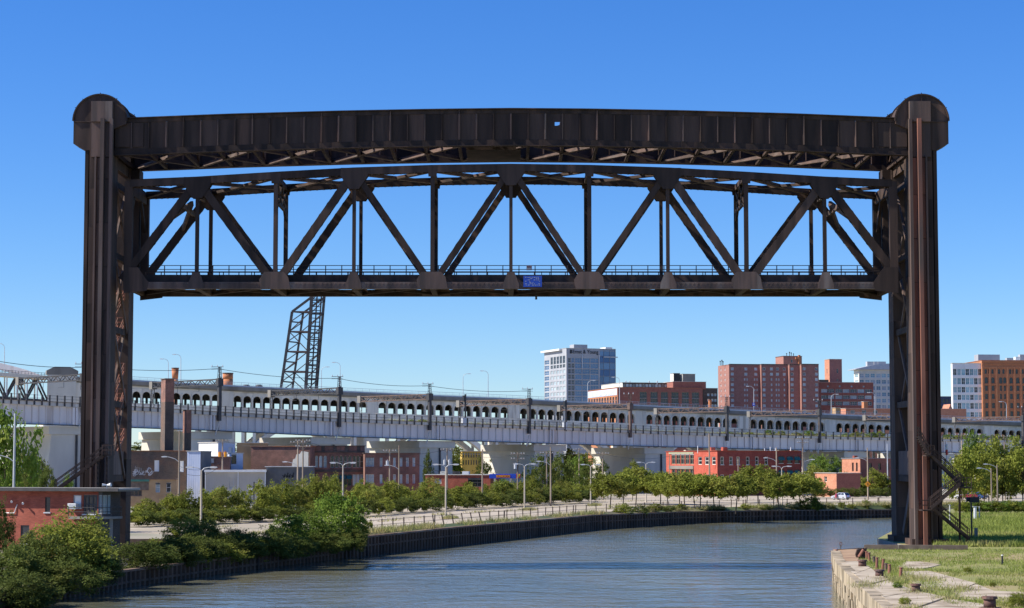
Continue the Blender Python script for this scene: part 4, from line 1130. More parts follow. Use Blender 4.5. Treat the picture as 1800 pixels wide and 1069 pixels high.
for o in (-6, -16):
    m = MB(); a0 = at(78, 668, E0.y + 6) + RN * (o + 6)
    pts = [at(x, y, E0.y + 6) + RN * (o + 6) for x, y in ((70, 664), (48, 655.5), (22, 648), (-10, 640), (-50, 632))]
    for p, q in zip(pts, pts[1:]): m.bar(p, q, 1.6, 1.7)
    m.build('arch_chord', 'blue_steel', sp)
    m = MB()
    for p in pts[1:]: m.bar(p, Vector((p.x, p.y, E0.z)), .35, .35)
    m.build('hanger', 'blue_steel', sp)

# road lamps on the high bridge
def bridge_lamp(px, py0, py1, dirn, label):
    Yl = rY(px) + (3 if dirn < 0 else 18); a, b = at(px, py0, Yl), at(px, py1, Yl); a.z -= 3
    t = thing('road_lamp', label, 'street lamp', a, 0, 'tall lamps along the road bridge')
    m = MB(); m.tube(a, b - up * 1.2, .16, .10, 6)
    pts = [b - up * 1.2, b - up * .45 + Vector((dirn * .35, 0, 0)), b - up * .05 + Vector((dirn * 1.1, 0, 0)), b + Vector((dirn * 2.0, 0, 0))]
    m.path(pts, .08); m.build('pole', 'light_metal', t)
    m = MB(); m.prism([pts[-1] + Vector((dirn * x, -.2, z)) for x, z in ((-.3, .12), (.9, .08), (.9, -.12), (0, -.2))], (0, .4, 0)); m.build('lamp_head', 'lamp_white', t)
for px, a, b, d, lb in ((8, 668, 604, -1, 'lamp at the left edge above the steel span'), (296, 676, 631, -1, 'lamp standing just left of the first round brick stack'), (318, 676, 623, -1, 'lamp between the first brick stack and the tall gantry'), (565, 690, 645, 1, 'lamp close to the right chord of the raised bascule leaf'),
                        (598, 691, 637, -1, 'lamp right of the raised bascule leaf beside a gantry'), (814, 700, 657, 1, 'left lamp of the pair in the open sky before the glass tower'), (858, 702, 652, -1, 'right lamp of the pair in the open sky before the glass tower'),
                        (1033, 711, 669, 1, 'lamp in front of the blue glass wall of the tower'), (1089, 713, 663, -1, 'lamp with its head beside the right edge of the glass tower'), (1325, 727, 679, -1, 'lamp with a small blue sign before the apartments'), (1461, 733, 693, 1, 'lamp between the apartments and the narrow brick tower block'),
                        (1538, 738, 690, -1, 'lamp before the pale modern block near the right tower'), (1769, 748, 706, -1, 'lamp in front of the orange brick building')):
    bridge_lamp(px, a, b, d, 'slim pale road ' + lb)
p = at(1325, 711, rY(1325) + 2.6); t = thing('blue_sign', 'small blue road sign on the lamp pole before the apartments', 'sign', p)
m = MB(); m.box(p, (1.0, .06, 1.2)); m.build('panel', 'canopy_blue', t); m = MB(); m.box(p - Vector((0, .04, -.1)), (.5, .01, .4)); m.build('mark', 'white_paint', t)

# ================================================================ RAISED BASCULE LEAF behind the road bridge
bl = thing('bascule_leaf', 'raised black steel truss leaf of a bascule bridge standing upright', 'bridge leaf', at(525, 690, 800))
YB0, YB1 = 800, 812
def chord(px0, py0, px1, py1, Y, wd): a, b = at(px0, py0, Y), at(px1, py1, Y); m = MB(); m.bar(a, b, wd, wd, (0, 1, 0)); m.build('chord', 'dark_steel', bl); return a, b
LA = chord(493, 688, 513.5, 548, YB0, 1.0); RA = chord(537, 688, 549, 505, YB0, 1.2)
LB = chord(513, 690, 533, 550, YB1, .8); RB = chord(556, 690, 571.5, 505, YB1, 1.0)
m = MB(); m.bar(LA[1], at(551, 520, YB0), .9, .9, (0, 1, 0)); m.build('top_chord', 'dark_steel', bl)
m = MB(); m.bar(LB[1], at(571, 522, YB1), .7, .7, (0, 1, 0)); m.build('top_chord', 'dark_steel', bl)
def lp(c, f): return c[0] + (c[1] - c[0]) * f
def onx(L_, R_, f, n=1):
    a = lp(L_, f); b = R_[0] + (R_[1] - R_[0]) * (f * (L_[1].z - L_[0].z) / (R_[1].z - R_[0].z)); return a, b
fs = [0.0, .25, .5, .75, 1.0]
for Lc, Rc, wd in ((LA, RA, .6), (LB, RB, .5)):
    for i, f in enumerate(fs):
        a, b = onx(Lc, Rc, f); m = MB(); m.bar(a, b, wd * .8, wd, (0, 1, 0)); m.build('strut', 'brown_steel', bl)
        if i < 4:
            c, d = onx(Lc, Rc, fs[i + 1]); m = MB(); (m.bar(a, d, wd * .6, wd, (0, 1, 0)) if i % 2 else m.bar(b, c, wd * .6, wd, (0, 1, 0))); m.build('diagonal', 'brown_steel', bl)
for c0, c1 in ((LA, LB), (RA, RB)):
    for i in range(9):
        f = i / 8; m = MB(); a, b = lp(c0, f), lp(c1, f); m.bar(a, b, .5, .5); 
        if i < 8: m.bar(a, lp(c1, f + .125), .3, .3)
        m.build('lateral', 'dark_steel', bl)
# roadway side: close ladder of deck beams between the right chords
for k in range(3):
    o = Vector((-1.6 + 1.3 * k, 4 * k - 3, 0)); m = MB(); m.bar(RA[0] + o + Vector((2.0, 3, 0)), RA[1] + o + Vector((2.0, 3, 0)), .5, .8, (0, 1, 0)); m.build('stringer', 'dark_steel', bl)
for k in range(28):
    f = k / 27; p = lp(RA, f) + Vector((.1, 0, 0)); m = MB(); m.bar(p, p + Vector((3.6, 2.2, 0)), .25, .3); m.build('deck_beam', 'dark_steel', bl)
# ================================================================ BUILDINGS
def hit(A, d, px):
    """where the line A + t d crosses the sight line of column px"""
    k = ray(px, HOR).x / ray(px, HOR).y
    t = (k * A.y - A.x) / (d.x - k * d.y)
    return Vector((A.x + d.x * t, A.y + d.y * t)), t
WM = {}
def win_mesh(w_, h, style, fm, gm):
    key = (round(w_, 2), round(h, 2), style, fm, gm)
    if key in WM: return WM[key]
    t = min(.12, w_ * .09); f = MB()
    if style[0] == 'w': t = min(.2, w_ * .13)
    f.span(-w_/2, w_/2, .05, .15, h/2 - t, h/2); f.span(-w_/2, w_/2, .02, .15, -h/2, -h/2 + t)
    f.span(-w_/2, -w_/2 + t, .051, .149, -h/2 + t, h/2 - t); f.span(w_/2 - t, w_/2, .051, .149, -h/2 + t, h/2 - t)
    nx, nz = {'sash': (1, 2), 'wsash': (1, 2), 'grid': (2, 3), 'wide': (3, 2), 'plain': (1, 1), 'ribbon': (4, 1), 'panel': (2, 2)}[style]
    for i in range(1, nx): x = -w_/2 + w_ * i / nx; f.span(x - t * .35, x + t * .35, .06, .14, -h/2 + t, h/2 - t)
    for i in range(1, nz): z = -h/2 + h * i / nz; f.span(-w_/2 + t, w_/2 - t, .061, .139, z - t * .35, z + t * .35)
    g = MB(); g.quad((-w_/2 + t * .5, .12, -h/2 + t * .5), (w_/2 - t * .5, .12, -h/2 + t * .5), (w_/2 - t * .5, .12, h/2 - t * .5), (-w_/2 + t * .5, .12, h/2 - t * .5))
    WM[key] = (f.mesh('window_frame', fm), g.mesh('pane', gm)); return WM[key]
def wall(parent, p0, p1, z0, z1, mat, ops=(), depth=.3, name='wall', fm='cream_trim', gm='glass_dark', style='sash', sill=None, arch=False):
    """upright wall p0->p1 (left to right from outside) with real recessed openings; ops: (u centre, z centre, w, h[, style])"""
    p0, p1 = Vector((p0.x, p0.y)), Vector((p1.x, p1.y)); L = (p1 - p0).length; u = (p1 - p0) / L; n = Vector((u.y, -u.x))
    us = sorted({0.0, L, *[o[0] - o[2] / 2 for o in ops], *[o[0] + o[2] / 2 for o in ops]})
    zs = sorted({z0, z1, *[o[1] - o[3] / 2 for o in ops], *[o[1] + o[3] / 2 for o in ops]})
    us = [x for x in us if -1e-6 <= x <= L + 1e-6]; zs = [z for z in zs if z0 - 1e-6 <= z <= z1 + 1e-6]
    P = lambda a, z, d=0: (p0.x + u.x * a - n.x * d, p0.y + u.y * a - n.y * d, z)
    m = MB()
    for zi in range(len(zs) - 1):
        run = None
        for ui in range(len(us) - 1):
            uc, zc = (us[ui] + us[ui + 1]) / 2, (zs[zi] + zs[zi + 1]) / 2
            hole = any(abs(uc - o[0]) < o[2] / 2 and abs(zc - o[1]) < o[3] / 2 for o in ops)
            if not hole and run is None: run = us[ui]
            if (hole or ui == len(us) - 2) and run is not None:
                e = us[ui] if hole else us[ui + 1]
                m.quad(P(run, zs[zi]), P(e, zs[zi]), P(e, zs[zi + 1]), P(run, zs[zi + 1])); run = None
    for o in ops:
        a, b, c, d = o[0] - o[2]/2, o[0] + o[2]/2, o[1] - o[3]/2, o[1] + o[3]/2
        m.quad(P(a, c), P(a, c, depth), P(a, d, depth), P(a, d)); m.quad(P(b, c, depth), P(b, c), P(b, d), P(b, d, depth))
        m.quad(P(a, c), P(b, c), P(b, c, depth), P(a, c, depth)); m.quad(P(a, d, depth), P(b, d, depth), P(b, d), P(a, d))
    wo = m.build(name, mat, parent)
    ang = math.atan2(u.y, u.x)
    for o in ops:
        st = o[4] if len(o) > 4 else style; f_, g_ = (o[5], o[6]) if len(o) > 6 else (fm, gm)
        fr, pn = win_mesh(o[2], o[3], st, f_, g_); q = P(o[0], o[1], depth - .16)
        w_ = inst('window', fr, parent, q, ang)
        pp = link_mesh('pane', pn, w_)
        if arch:
            r = o[2] / 2; mm = MB(); top = o[1] + o[3] / 2
            for e in (-1, 1):
                pts = [P(o[0] + e * r, top, .02), P(o[0] + e * r, top - r, .02)] + [P(o[0] + e * r * math.cos(PI/2 * k/6), top - r + r * math.sin(PI/2 * k/6), .02) for k in range(1, 7)]
                mm.prism(pts, (-n.x * (depth - .2), -n.y * (depth - .2), 0))
            mm.build('arch_head', mat, parent)
        if sill:
            mm = MB(); a, b = P(o[0] - o[2]/2 - .1, o[1] - o[3]/2 - .06, -.04), P(o[0] + o[2]/2 + .1, o[1] - o[3]/2 - .06, -.04); mm.bar(a, b, .2, .12); mm.build('sill', sill, parent)
    return wo
class B:
    """block: visible corner A at column px, front running right at angle th, left flank running back"""
    def __init__(s, name, label, cat, pxA, D, th, pxR, pxL=None, depth=None, pyt=None, ztop=None, z0=G - .2, group=None, parent=None):
        s.A = Vector(at(pxA, HOR, D).xy); t = rad(th)
        s.u = Vector((math.cos(t), math.sin(t))); s.v = Vector((-math.sin(t), math.cos(t)))
        s.R, s.LR = hit(s.A, s.u, pxR)
        if pxL is not None: s.Lf, s.LL = hit(s.A, s.v, pxL)
        else: s.LL = depth
        s.Lf = s.A + s.v * s.LL; s.RB = s.R + s.v * s.LL
        s.z0 = z0; s.z1 = ztop if ztop is not None else at(pxA, pyt, D).z
        s.t = parent or thing(name, label, cat, (s.A.x, s.A.y, z0), 0, group); s.D = D
    def z(s, py, px=None): return at(px or CX, py, s.D).z
    def uf(s, px): return hit(s.A, s.u, px)[1]            # along the front for a column
    def ul(s, px): return s.LL - hit(s.A, s.v, px)[1]     # along the left flank (from its far end)
    def front(s, mat, ops=(), **k): return wall(s.t, s.A, s.R, s.z0, s.z1, mat, ops, **k)
    def left(s, mat, ops=(), **k): return wall(s.t, s.Lf, s.A, s.z0, s.z1, mat, ops, **k)
    def rest(s, mat, roof='roof_gravel', cop='grey_cap', par=.7, left=None):
        wall(s.t, s.R, s.RB, s.z0, s.z1, mat); wall(s.t, s.RB, s.Lf, s.z0, s.z1, mat)
        zz = s.z1 - par
        m = MB(); m.prism([(p.x, p.y, zz) for p in (s.A + (s.u + s.v) * .02, s.R + (s.v - s.u) * .02, s.RB - (s.u + s.v) * .02, s.Lf + (s.u - s.v) * .02)], (0, 0, -.3)); m.build('roof', roof, s.t)
        m = MB()
        for p, q in ((s.A, s.R), (s.R, s.RB), (s.RB, s.Lf), (s.Lf, s.A)):
            d = (q - p).normalized() * .12
            m.bar((p.x - d.x, p.y - d.y, s.z1 + .06), (q.x + d.x, q.y + d.y, s.z1 + .06), .5, .12)
        m.build('coping', cop, s.t)
def roof_box(parent, p, u, size, z0, mat, name='roof_unit'):
    m = MB(); v = Vector((-u.y, u.x)); m.frame_box((p.x, p.y, z0 + size[2] / 2), u.to_3d() * size[0] / 2, v.to_3d() * size[1] / 2, (0, 0, size[2] / 2)); return m.build(name, mat, parent)

# ---- glass office tower
b = B('office_tower', 'tall blue glass office tower with pale stone corner above the viaduct', 'office building', 996, 1400, 20, 1083, pxL=957, pyt=612)
row = b.z(600) - b.z(609.7)
zr = [b.z(633) - row * k for k in range(10)]
ops = []
us_ = b.uf(1054)
cols = [b.uf(x) for x in (998.5, 1004.5, 1010.8, 1023.7, 1038, 1053.2)]
for r_, zc in enumerate(zr):
    for c in range(len(cols) - 1):
        ops.append(((cols[c] + cols[c + 1]) / 2, zc, cols[c + 1] - cols[c] - .35, row - .55, 'wide', 'stone_grey', 'glass_dark' if (c < 2 and r_ > 0) or (r_ == 0 and c == 0) else 'glass_blue'))
wing = [b.uf(x) for x in (1055, 1062, 1072.5, 1082.6)]
for k in range(19):
    zc = b.z(619) - 4.6 * k
    if zc < 16: break
    for c in range(3): ops.append(((wing[c] + wing[c + 1]) / 2, zc, wing[c + 1] - wing[c] - .08, 4.45, 'plain', 'navy_wall', 'glass_navy' if k % 2 else 'glass_blue'))
b.front('stone_grey', ops, depth=.35)
ops = []
lx = [b.ul(x) for x in (967.5, 972.8, 978.2, 983.6, 989, 994.6)]
for r_, zc in enumerate(zr):
    for c in range(5):
        h = row * 1.35 if r_ == 0 else row - 1.5
        ops.append(((lx[c] + lx[c + 1]) / 2, zc + (.6 if r_ == 0 else 0), lx[c + 1] - lx[c] - 1.4, h, 'panel', 'stone_grey', 'glass_dark' if r_ < 2 else 'glass_pale'))
    ops.append((b.ul(961.6), zc, b.ul(966) - b.ul(957.4) - .8, row - .9, 'panel', 'white_paint', 'glass_blue'))
b.left('stone_grey', ops, depth=.35)
b.rest('stone_grey', par=1.2)
m = MB(); p0 = b.Lf + b.v * 1.5 - b.u * 2.2; p1 = b.A + b.v * 8 - b.u * 2.2
m.prism([(p0.x, p0.y, b.z1 - 1.2), (p1.x, p1.y, b.z1 - 1.2), (p1.x + b.u.x * 6, p1.y + b.u.y * 6, b.z1 - 1.2), (p0.x + b.u.x * 6, p0.y + b.u.y * 6, b.z1 - 1.2)], (0, 0, 1.2)); m.build('roof_canopy', 'white_paint', b.t)
q = b.A + b.u * b.uf(1027) + b.v * 10; roof_box(b.t, q, b.u, (10, 8, 3.6), b.z1 - .6, 'stone_grey', 'penthouse')
q = b.A + b.u * b.uf(1074) + b.v * 3; m = roof_box(b.t, q + b.v * 5, b.u, (5, 10, 1.2), b.z1 + .2, 'white_paint', 'roof_canopy')
m = MB(); p0, p1 = b.A + b.u * b.uf(1061) - b.v * .7, b.A + b.u * (b.LR + 1.0) - b.v * .7; m.bar((p0.x, p0.y, b.z(626.5)), (p1.x, p1.y, b.z(626.5)), 1.2, .7); m.build('ledge', 'light_metal', b.t)
for x in (1023.7, 1053.6):
    m = MB(); p = b.A + b.u * b.uf(x) - b.v * .3; m.bar((p.x, p.y, b.z(623)), (p.x, p.y, b.z(648)), .5, .6, (1, 0, 0)); m.build('fin', 'light_metal', b.t)
p = b.A + b.u * b.uf(1029.5) - b.v * .15
text_obj('lettering', 'Ernst & Young', 3.7, 'black_paint', b.t, (p.x, p.y, b.z(618.2)), b.u, .12, .88)
m = MB(); p = b.A + b.u * b.uf(1004) - b.v * .1; m.frame_box((p.x, p.y, b.z(618)), b.u.to_3d() * .75, b.v.to_3d() * .09, (0, 0, 1.3)); m.build('emblem', 'black_paint', b.t)

# ---- flat warehouse with the white lettered band
b = B('warehouse', 'long flat brown warehouse with white lettered band on its sunlit end', 'building', 1086, 950, 14, 1236, pxL=1034, pyt=681)
rows_ = [(b.z(694), 2.9), (b.z(704.2), 2.3), (b.z(714), 2.3)]
ops = [(b.uf(px), zc, 3.55, h, 'wide', 'dark_concrete', 'glass_dark') for zc, h in rows_ for px in (1131.5, 1150.5, 1168.8, 1187.4, 1205.7, 1223.5)]
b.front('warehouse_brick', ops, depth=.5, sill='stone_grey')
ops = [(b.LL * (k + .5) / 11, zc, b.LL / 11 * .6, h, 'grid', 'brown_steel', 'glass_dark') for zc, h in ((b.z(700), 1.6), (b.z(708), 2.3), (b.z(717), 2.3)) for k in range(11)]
b.left('orange_brick', ops, depth=.3)  # brighter brick than the front: sunlight on this end painted in
b.rest('warehouse_brick', par=.5, cop='orange_brick')
m = MB(); q0, q1 = b.Lf - b.u * .12, b.A - b.u * .12 + b.v * .6; zb1, zb0 = b.z1 - .45, b.z1 - 3.5
m.prism([(q0.x, q0.y, zb0), (q1.x, q1.y, zb0), (q1.x, q1.y, zb1), (q0.x, q0.y, zb1)], (b.u.x * .11, b.u.y * .11, 0)); m.build('band', 'white_blue_paint', b.t)
p = b.Lf + (b.A - b.Lf) * .5 - b.u * .2
text_obj('lettering', 'THE BINGHAM', 3.2, 'white_paint', b.t, (p.x, p.y, (zb0 + zb1) / 2 - .2), -b.v, .06, 1.75)
c = B('warehouse', '', '', 1095, 962, 14, 1186, pxL=1057.5, pyt=672.5, z0=b.z1 - .5, parent=b.t)
ops = [(c.LR * (k + .5) / 16, c.z1 - 1.35, c.LR / 16 * .8, 1.3, 'panel', 'light_metal', 'glass_pale' if k % 3 else 'glass_dark') for k in range(16)]
c.front('dark_brick', ops, depth=.25); c.left('cream_trim'); c.rest('dark_brick', par=.3)
c = B('warehouse', '', '', 1184, 958, 14, 1242, depth=20, pyt=671, z0=b.z1 - .5, parent=b.t); c.front('warehouse_brick'); c.left('warehouse_brick'); c.rest('warehouse_brick')
for px0, px1, py, mt in ((1183, 1196, 656.3, 'black_paint'), (1199, 1223, 657.5, 'dark_concrete')):
    d = B('tank', '', '', px0 + 2, 962, 14, px1, depth=5, pyt=py, z0=c.z1 - .5, parent=b.t)
    for fn in (d.front, d.left): fn(mt if fn == d.front else 'cream_trim', name='tank_wall')
    d.rest(mt, par=.2, cop='light_metal')
c = B('warehouse', '', '', 1236.4, 962, 14, 1262.5, depth=30, pyt=682.5, parent=b.t)
ops = [(c.uf(px), c.z(py), 1.1, 1.2, 'sash', 'white_paint', 'glass_pale') for px in (1246, 1253, 1258.5) for py in (694, 703.5, 713)]
c.front('dark_brick', ops); c.left('dark_brick'); c.rest('dark_brick')
for px in (1100, 1107, 1141, 1155):
    q = at(px, 673, 966); m = MB(); m.tube((q.x, q.y, q.z - 1), (q.x, q.y, q.z + .6), .25, n=6); m.tube((q.x, q.y, q.z + .6), (q.x, q.y, q.z + .95), .45, .2, n=6); m.build('roof_vent', 'light_metal', b.t)
q = at(1248, 712, 935); t = thing('orange_chimney', 'short orange flue pipe standing before the right end of the flat warehouse', 'chimney', (q.x, q.y, 14))
m = MB(); m.tube((q.x, q.y, 14), (q.x, q.y, at(1248, 704, 935).z), .75, n=10); m.build('flue', 'orange_brown', t); m = MB(); zq = at(1248, 704, 935).z; m.tube((q.x, q.y, zq), (q.x, q.y, zq + .3), .95, n=10); m.build('cap', 'orange_brown', t)

# ---- brick apartments with stepped bays
b = B('apartment_block', 'tall red brick apartment slab with stepped bays and small windows', 'apartment building', 1283, 1000, 12, 1338, pxL=1263.5, pyt=640.5)
rws = [b.z(648.3 + 9.25 * k) for k in range(9)]
step = 2.5
sects = [(1283, 1338, (1288.6, 1312.5, 1330)), (1338, 1387.5, (1344.5, 1357.7, 1368.3, 1380.3)), (1387.5, 1408.5, (1394,)), (1408.5, 1441, (1415.5, 1437)),]
A0_ = b.A
for si, (xa, xb, wins) in enumerate(sects):
    o = -b.v * step * si
    A_, _ = hit(b.A + o, b.u, xa + (1.8 if si else 0)); R_, LR_ = hit(A_, b.u, xb + (1.8 if si < 3 else 0))
    ops = []
    for px in wins:
        uu = hit(A_, b.u, px)[1]
        for k, zc in enumerate(rws):
            if px in (1312.5, 1330, 1357.7, 1368.3, 1380.3) and k >= 2:
                if px in (1357.7, 1380.3): ops.append((uu, zc, .75, 1.15, 'wsash', 'white_paint', 'glass_pale'))
                else: ops += [(uu - .62, zc, .7, 1.1, 'wsash', 'white_paint', 'glass_pale'), (uu + .62, zc, .7, 1.1, 'wsash', 'white_paint', 'glass_pale')]
            else: ops.append((uu, zc, 1.5, 1.35, 'panel', 'white_paint', 'glass_pale' if (k + int(px)) % 3 else 'glass_dark'))
    wall(b.t, A_, R_, b.z0, b.z1, 'apartment_brick', ops, depth=.25)
    if si: wall(b.t, A_ + b.v * (step + .5), A_, b.z0, b.z1, 'apartment_brick')
    back = b.v * (14 + step * si)
    wall(b.t, R_, R_ + back, b.z0, b.z1, 'apartment_brick')
    m = MB(); m.prism([(p.x, p.y, b.z1 - .01 * si) for p in (A_, R_, R_ + back, A_ + back)], (0, 0, -.4)); m.build('roof', 'roof_gravel', b.t)
    m = MB(); m.bar((A_.x, A_.y, b.z1 + .1 + .01 * si), (R_.x, R_.y, b.z1 + .1 + .01 * si), .5, .3); m.build('coping', 'brown_steel', b.t)
ops = [(b.LL * f, zc, 1.3, 1.2, 'panel', 'white_paint', 'glass_pale') for zc in rws for f in (.25, .62)]
b.left('apartment_brick', ops, depth=.25)
c = B('penthouse', '', '', 1379, 1008, 12, 1411.5, pxL=1365, pyt=626, z0=b.z1 - .3, parent=b.t); c.front('apartment_brick', [(c.LR * .45, (c.z0 + c.z1) / 2, 1, 1.6)]); c.left('apartment_brick'); c.rest('apartment_brick', par=.3, cop='brown_steel')
for px, h in ((1383, 1.6), (1388, 2.4), (1391, 2.0), (1395, 1.4), (1266, 2.4), (1269, 3.0), (1271, 2.2)):
    q = at(px, 641, 1006); z_ = c.z1 if px > 1300 else b.z1; m = MB(); m.tube((q.x, q.y, z_ - .2), (q.x, q.y, z_ + h * .8), .16, n=5); m.box((q.x, q.y, z_ + h * .7), (.5, .5, h * .25)); m.build('antenna', 'dark_steel', b.t)
m = MB(); q = c.A + c.u * c.uf(1406) - c.v * .6; m.frame_box((q.x, q.y, c.z(632)), c.u.to_3d() * .5, c.v.to_3d() * .55, (0, 0, 2.2)); q = c.A + c.u * c.uf(1402.5) - c.v * .6; m.frame_box((q.x, q.y, c.z(629.5)), c.u.to_3d() * 1.0, c.v.to_3d() * .5, (0, 0, .5)); m.build('duct', 'orange_brown', b.t)
# ---- narrow brick tower block and the dark block below it
b = B('brick_tower', 'narrow windowless red brick shaft rising behind the dark brick block', 'building', 1460, 1060, 12, 1482, pxL=1451.5, pyt=631.5)
b.front('apartment_brick', [(b.uf(1474), b.z(652), .9, 2.2), (b.uf(1456 + 18), b.z(668), 1.0, 1.0)]); b.left('salmon_brick', [(b.LL * .5, b.z(652), .9, 2.4)]); b.rest('apartment_brick', cop='cream_trim')  # paler brick on the left flank paints in its sunlight
b = B('brick_block', 'low dark brick block with broad windows right of the apartments', 'building', 1441.5, 1020, 10, 1537, depth=30, pyt=672)
ops = [(b.uf(px), b.z(py), 3.6, 1.9, 'wide', 'stone_grey', 'glass_dark' if (px + py) % 2 else 'glass_pale') for py in (687, 698, 709) for px in (1451, 1462, 1476, 1489, 1502, 1515, 1528)]
ops += [(b.uf(px), b.z(679), 1.0, .8, 'plain', 'stone_grey', 'glass_pale') for px in (1457, 1478, 1499, 1520)]
b.front('warehouse_brick', ops); b.left('warehouse_brick'); b.rest('warehouse_brick')
q = at(1446, 669, 1030); roof_box(b.t, q.xy, b.u, (5, 4, 2.2), b.z1 - .6, 'dark_brick'); 
# ---- pale modern block
b = B('modern_block', 'pale glassy modern block with a curved roof left of the right tower', 'building', 1512, 1120, 8, 1590, pxL=1503, pyt=650)
fl_ = [b.z(660 + 11 * k) for k in range(6)]
n_ = 8
ops = [(b.LR * (k + .5) / n_, zc, b.LR / n_ - .7, 2.2, 'panel', 'white_paint', 'glass_teal' if (k + i) % 3 else 'glass_pale') for i, zc in enumerate(fl_) for k in range(n_)]
b.front('cream_trim', ops); b.left('cream_trim', [(b.LL * .5, zc, b.LL * .7, 2.0, 'wide', 'white_paint', 'glass_teal') for zc in fl_]); b.rest('cream_trim', par=.1)
m = MB(); A_, R_ = b.A - b.v * 1.5 - b.u * 2.5, b.R - b.v * 1.5
pts = []
for k in range(9): f = k / 8; p = A_ + (R_ - A_) * f; pts.append((p.x, p.y, b.z1 + .3 + 3.2 * math.sin(min(1, f * 1.3) * PI / 2)))
pts += [(R_.x, R_.y, b.z1 + .2), (A_.x, A_.y, b.z1 + .1)]
m.prism(pts, b.v.to_3d() * 14); m.build('curved_roof', 'light_metal', b.t)
for px in (1530, 1542, 1549): q = at(px, 646, 1132); roof_box(b.t, q.xy, b.u, (4.5, 3, 5.0), b.z1, 'stone_grey')
# ---- low salmon roofs between viaduct and apartments
b = B('low_building', 'long low salmon coloured building in front of the dark brick block', 'building', 1488, 900, 10, 1700, pxL=1479, pyt=718); b.front('salmon_brick', [(b.uf(x), b.z(724), 2, 1.4) for x in (1500, 1520, 1540)]); b.left('salmon_brick'); b.rest('salmon_brick')
c = B('a', '', '', 1520, 905, 10, 1527, depth=3, pyt=706, z0=b.z1 - .6, parent=b.t); c.front('orange_brick', name='chimney'); c.left('orange_brick', name='chimney'); c.rest('orange_brick')
b = B('low_house', 'small tan brick house roof just right of the apartments', 'house', 1470, 895, 10, 1478, pxL=1464, pyt=717); b.front('tan_wall', [(b.LR * .5, b.z1 - 1.5, .7, .9)]); b.left('tan_wall'); b.rest('tan_wall')
# ---- white ribbon window building, orange arched building, dark blue one
b = B('white_building', 'white office building with ribbon windows right of the right tower', 'building', 1677, 1000, 6, 1728.5, pxL=1674, pyt=638.5)
ops = []
for py, h in ((654, 3.2), (670, 3.2), (685, 2.8), (698.5, 2.6), (713.5, 3.0), (728.5, 2.4)):
    for k in range(7): ops.append((b.LR * (k + .5) / 7 + .15, b.z(py), b.LR / 7 - .25, h, 'panel', 'white_paint', 'glass_teal' if (k * 7 + int(py)) % 3 else 'glass_dark'))
b.front('white_paint', ops); b.left('white_paint'); b.rest('white_paint', par=.3, cop='cream_trim')
q = at(1735, 633, 1012); roof_box(b.t, q.xy, b.u, (11, 6, 5.2), b.z1 - .5, 'stone_grey')
b = B('arched_office', 'orange brick office building with arched upper windows at right edge', 'building', 1729, 1000, 4, 1850, depth=30, pyt=633.5)
ops, aops = [], []
cols_ = [1736.5, 1748.2, 1761.8, 1769, 1780.3, 1791.8, 1803, 1814, 1825]
for py in (682.5, 697, 713, 727.5): ops += [(b.uf(x), b.z(py), 1.45 if i not in (2, 3) else 1.0, 2.6, 'sash', 'brown_steel', 'glass_dark') for i, x in enumerate(cols_)]
wall(b.t, b.A, b.R, b.z0, b.z(676), 'orange_brick', ops, depth=.4, sill='salmon_brick')
aops = [(b.uf(x), b.z(668.5), 1.7, 2.9, 'sash', 'brown_steel', 'glass_dark') for x in cols_]
aops += [(b.uf(x), b.z(653), 1.1, 2.3, 'sash', 'brown_steel', 'glass_dark') for x in (1735.8, 1741.7, 1747.5, 1759, 1767, 1778.6, 1784.6, 1790.3, 1801, 1807, 1813, 1824)]
wall(b.t, b.A, b.R, b.z(676) + .001, b.z1, 'orange_brick', aops, depth=.4, arch=True)
b.left('orange_brick'); b.rest('orange_brick', par=.3, cop='salmon_brick')
for py, h in ((646, .5), (640, .35), (636, .5), (676, .35)):
    m = MB(); a_, r_ = b.A - b.v * .15, b.R - b.v * .15; m.bar((a_.x, a_.y, b.z(py)), (r_.x, r_.y, b.z(py)), .3, h); m.build('string_course', 'orange_brick', b.t)
for i, x in enumerate((1730.5, 1742.5, 1754.5, 1774, 1786.2, 1797.5, 1809, 1820)):
    m = MB(); q = b.A + b.u * b.uf(x) - b.v * .16; m.frame_box((q.x, q.y, (b.z(645) + b.z(735)) / 2), b.u.to_3d() * .38, b.v.to_3d() * .155, (0, 0, (b.z(645) - b.z(735)) / 2)); m.build('pilaster', 'orange_brick', b.t)
for x, py, mt in ((1774, 628, 'stone_grey'), (1789, 626, 'white_paint'), (1797, 622, 'stone_grey')):
    q = at(x, 633, 1008); roof_box(b.t, q.xy, b.u, (3.2, 3, b.z(py) - b.z1 + .5), b.z1 - .5, mt)
b = B('dark_tower', 'dark blue glass block peeping between the right tower and white building', 'building', 1640, 1150, 5, 1676, depth=20, pyt=697)
b.front('navy_wall', [(b.LR * (k + .5) / 6, b.z(py), b.LR / 6 - .5, 2.4, 'plain', 'navy_wall', 'glass_dark') for k in range(6) for py in (705, 716, 727)]); b.left('navy_wall'); b.rest('navy_wall')
b = B('small_house', 'small salmon brick gabled house below the dark blue block', 'house', 1668, 930, 8, 1677, depth=9, pyt=722); b.front('salmon_brick', [(b.LR * .5, b.z1 - 2, .8, 1.2)]); b.left('salmon_brick'); b.rest('salmon_brick', par=.1)
m = MB(); m.prism([(b.A.x, b.A.y, b.z1), (b.R.x, b.R.y, b.z1), ((b.A.x + b.R.x) / 2, (b.A.y + b.R.y) / 2, b.z1 + 3)], b.v.to_3d() * 9); m.build('gable_roof', 'salmon_brick', b.t)

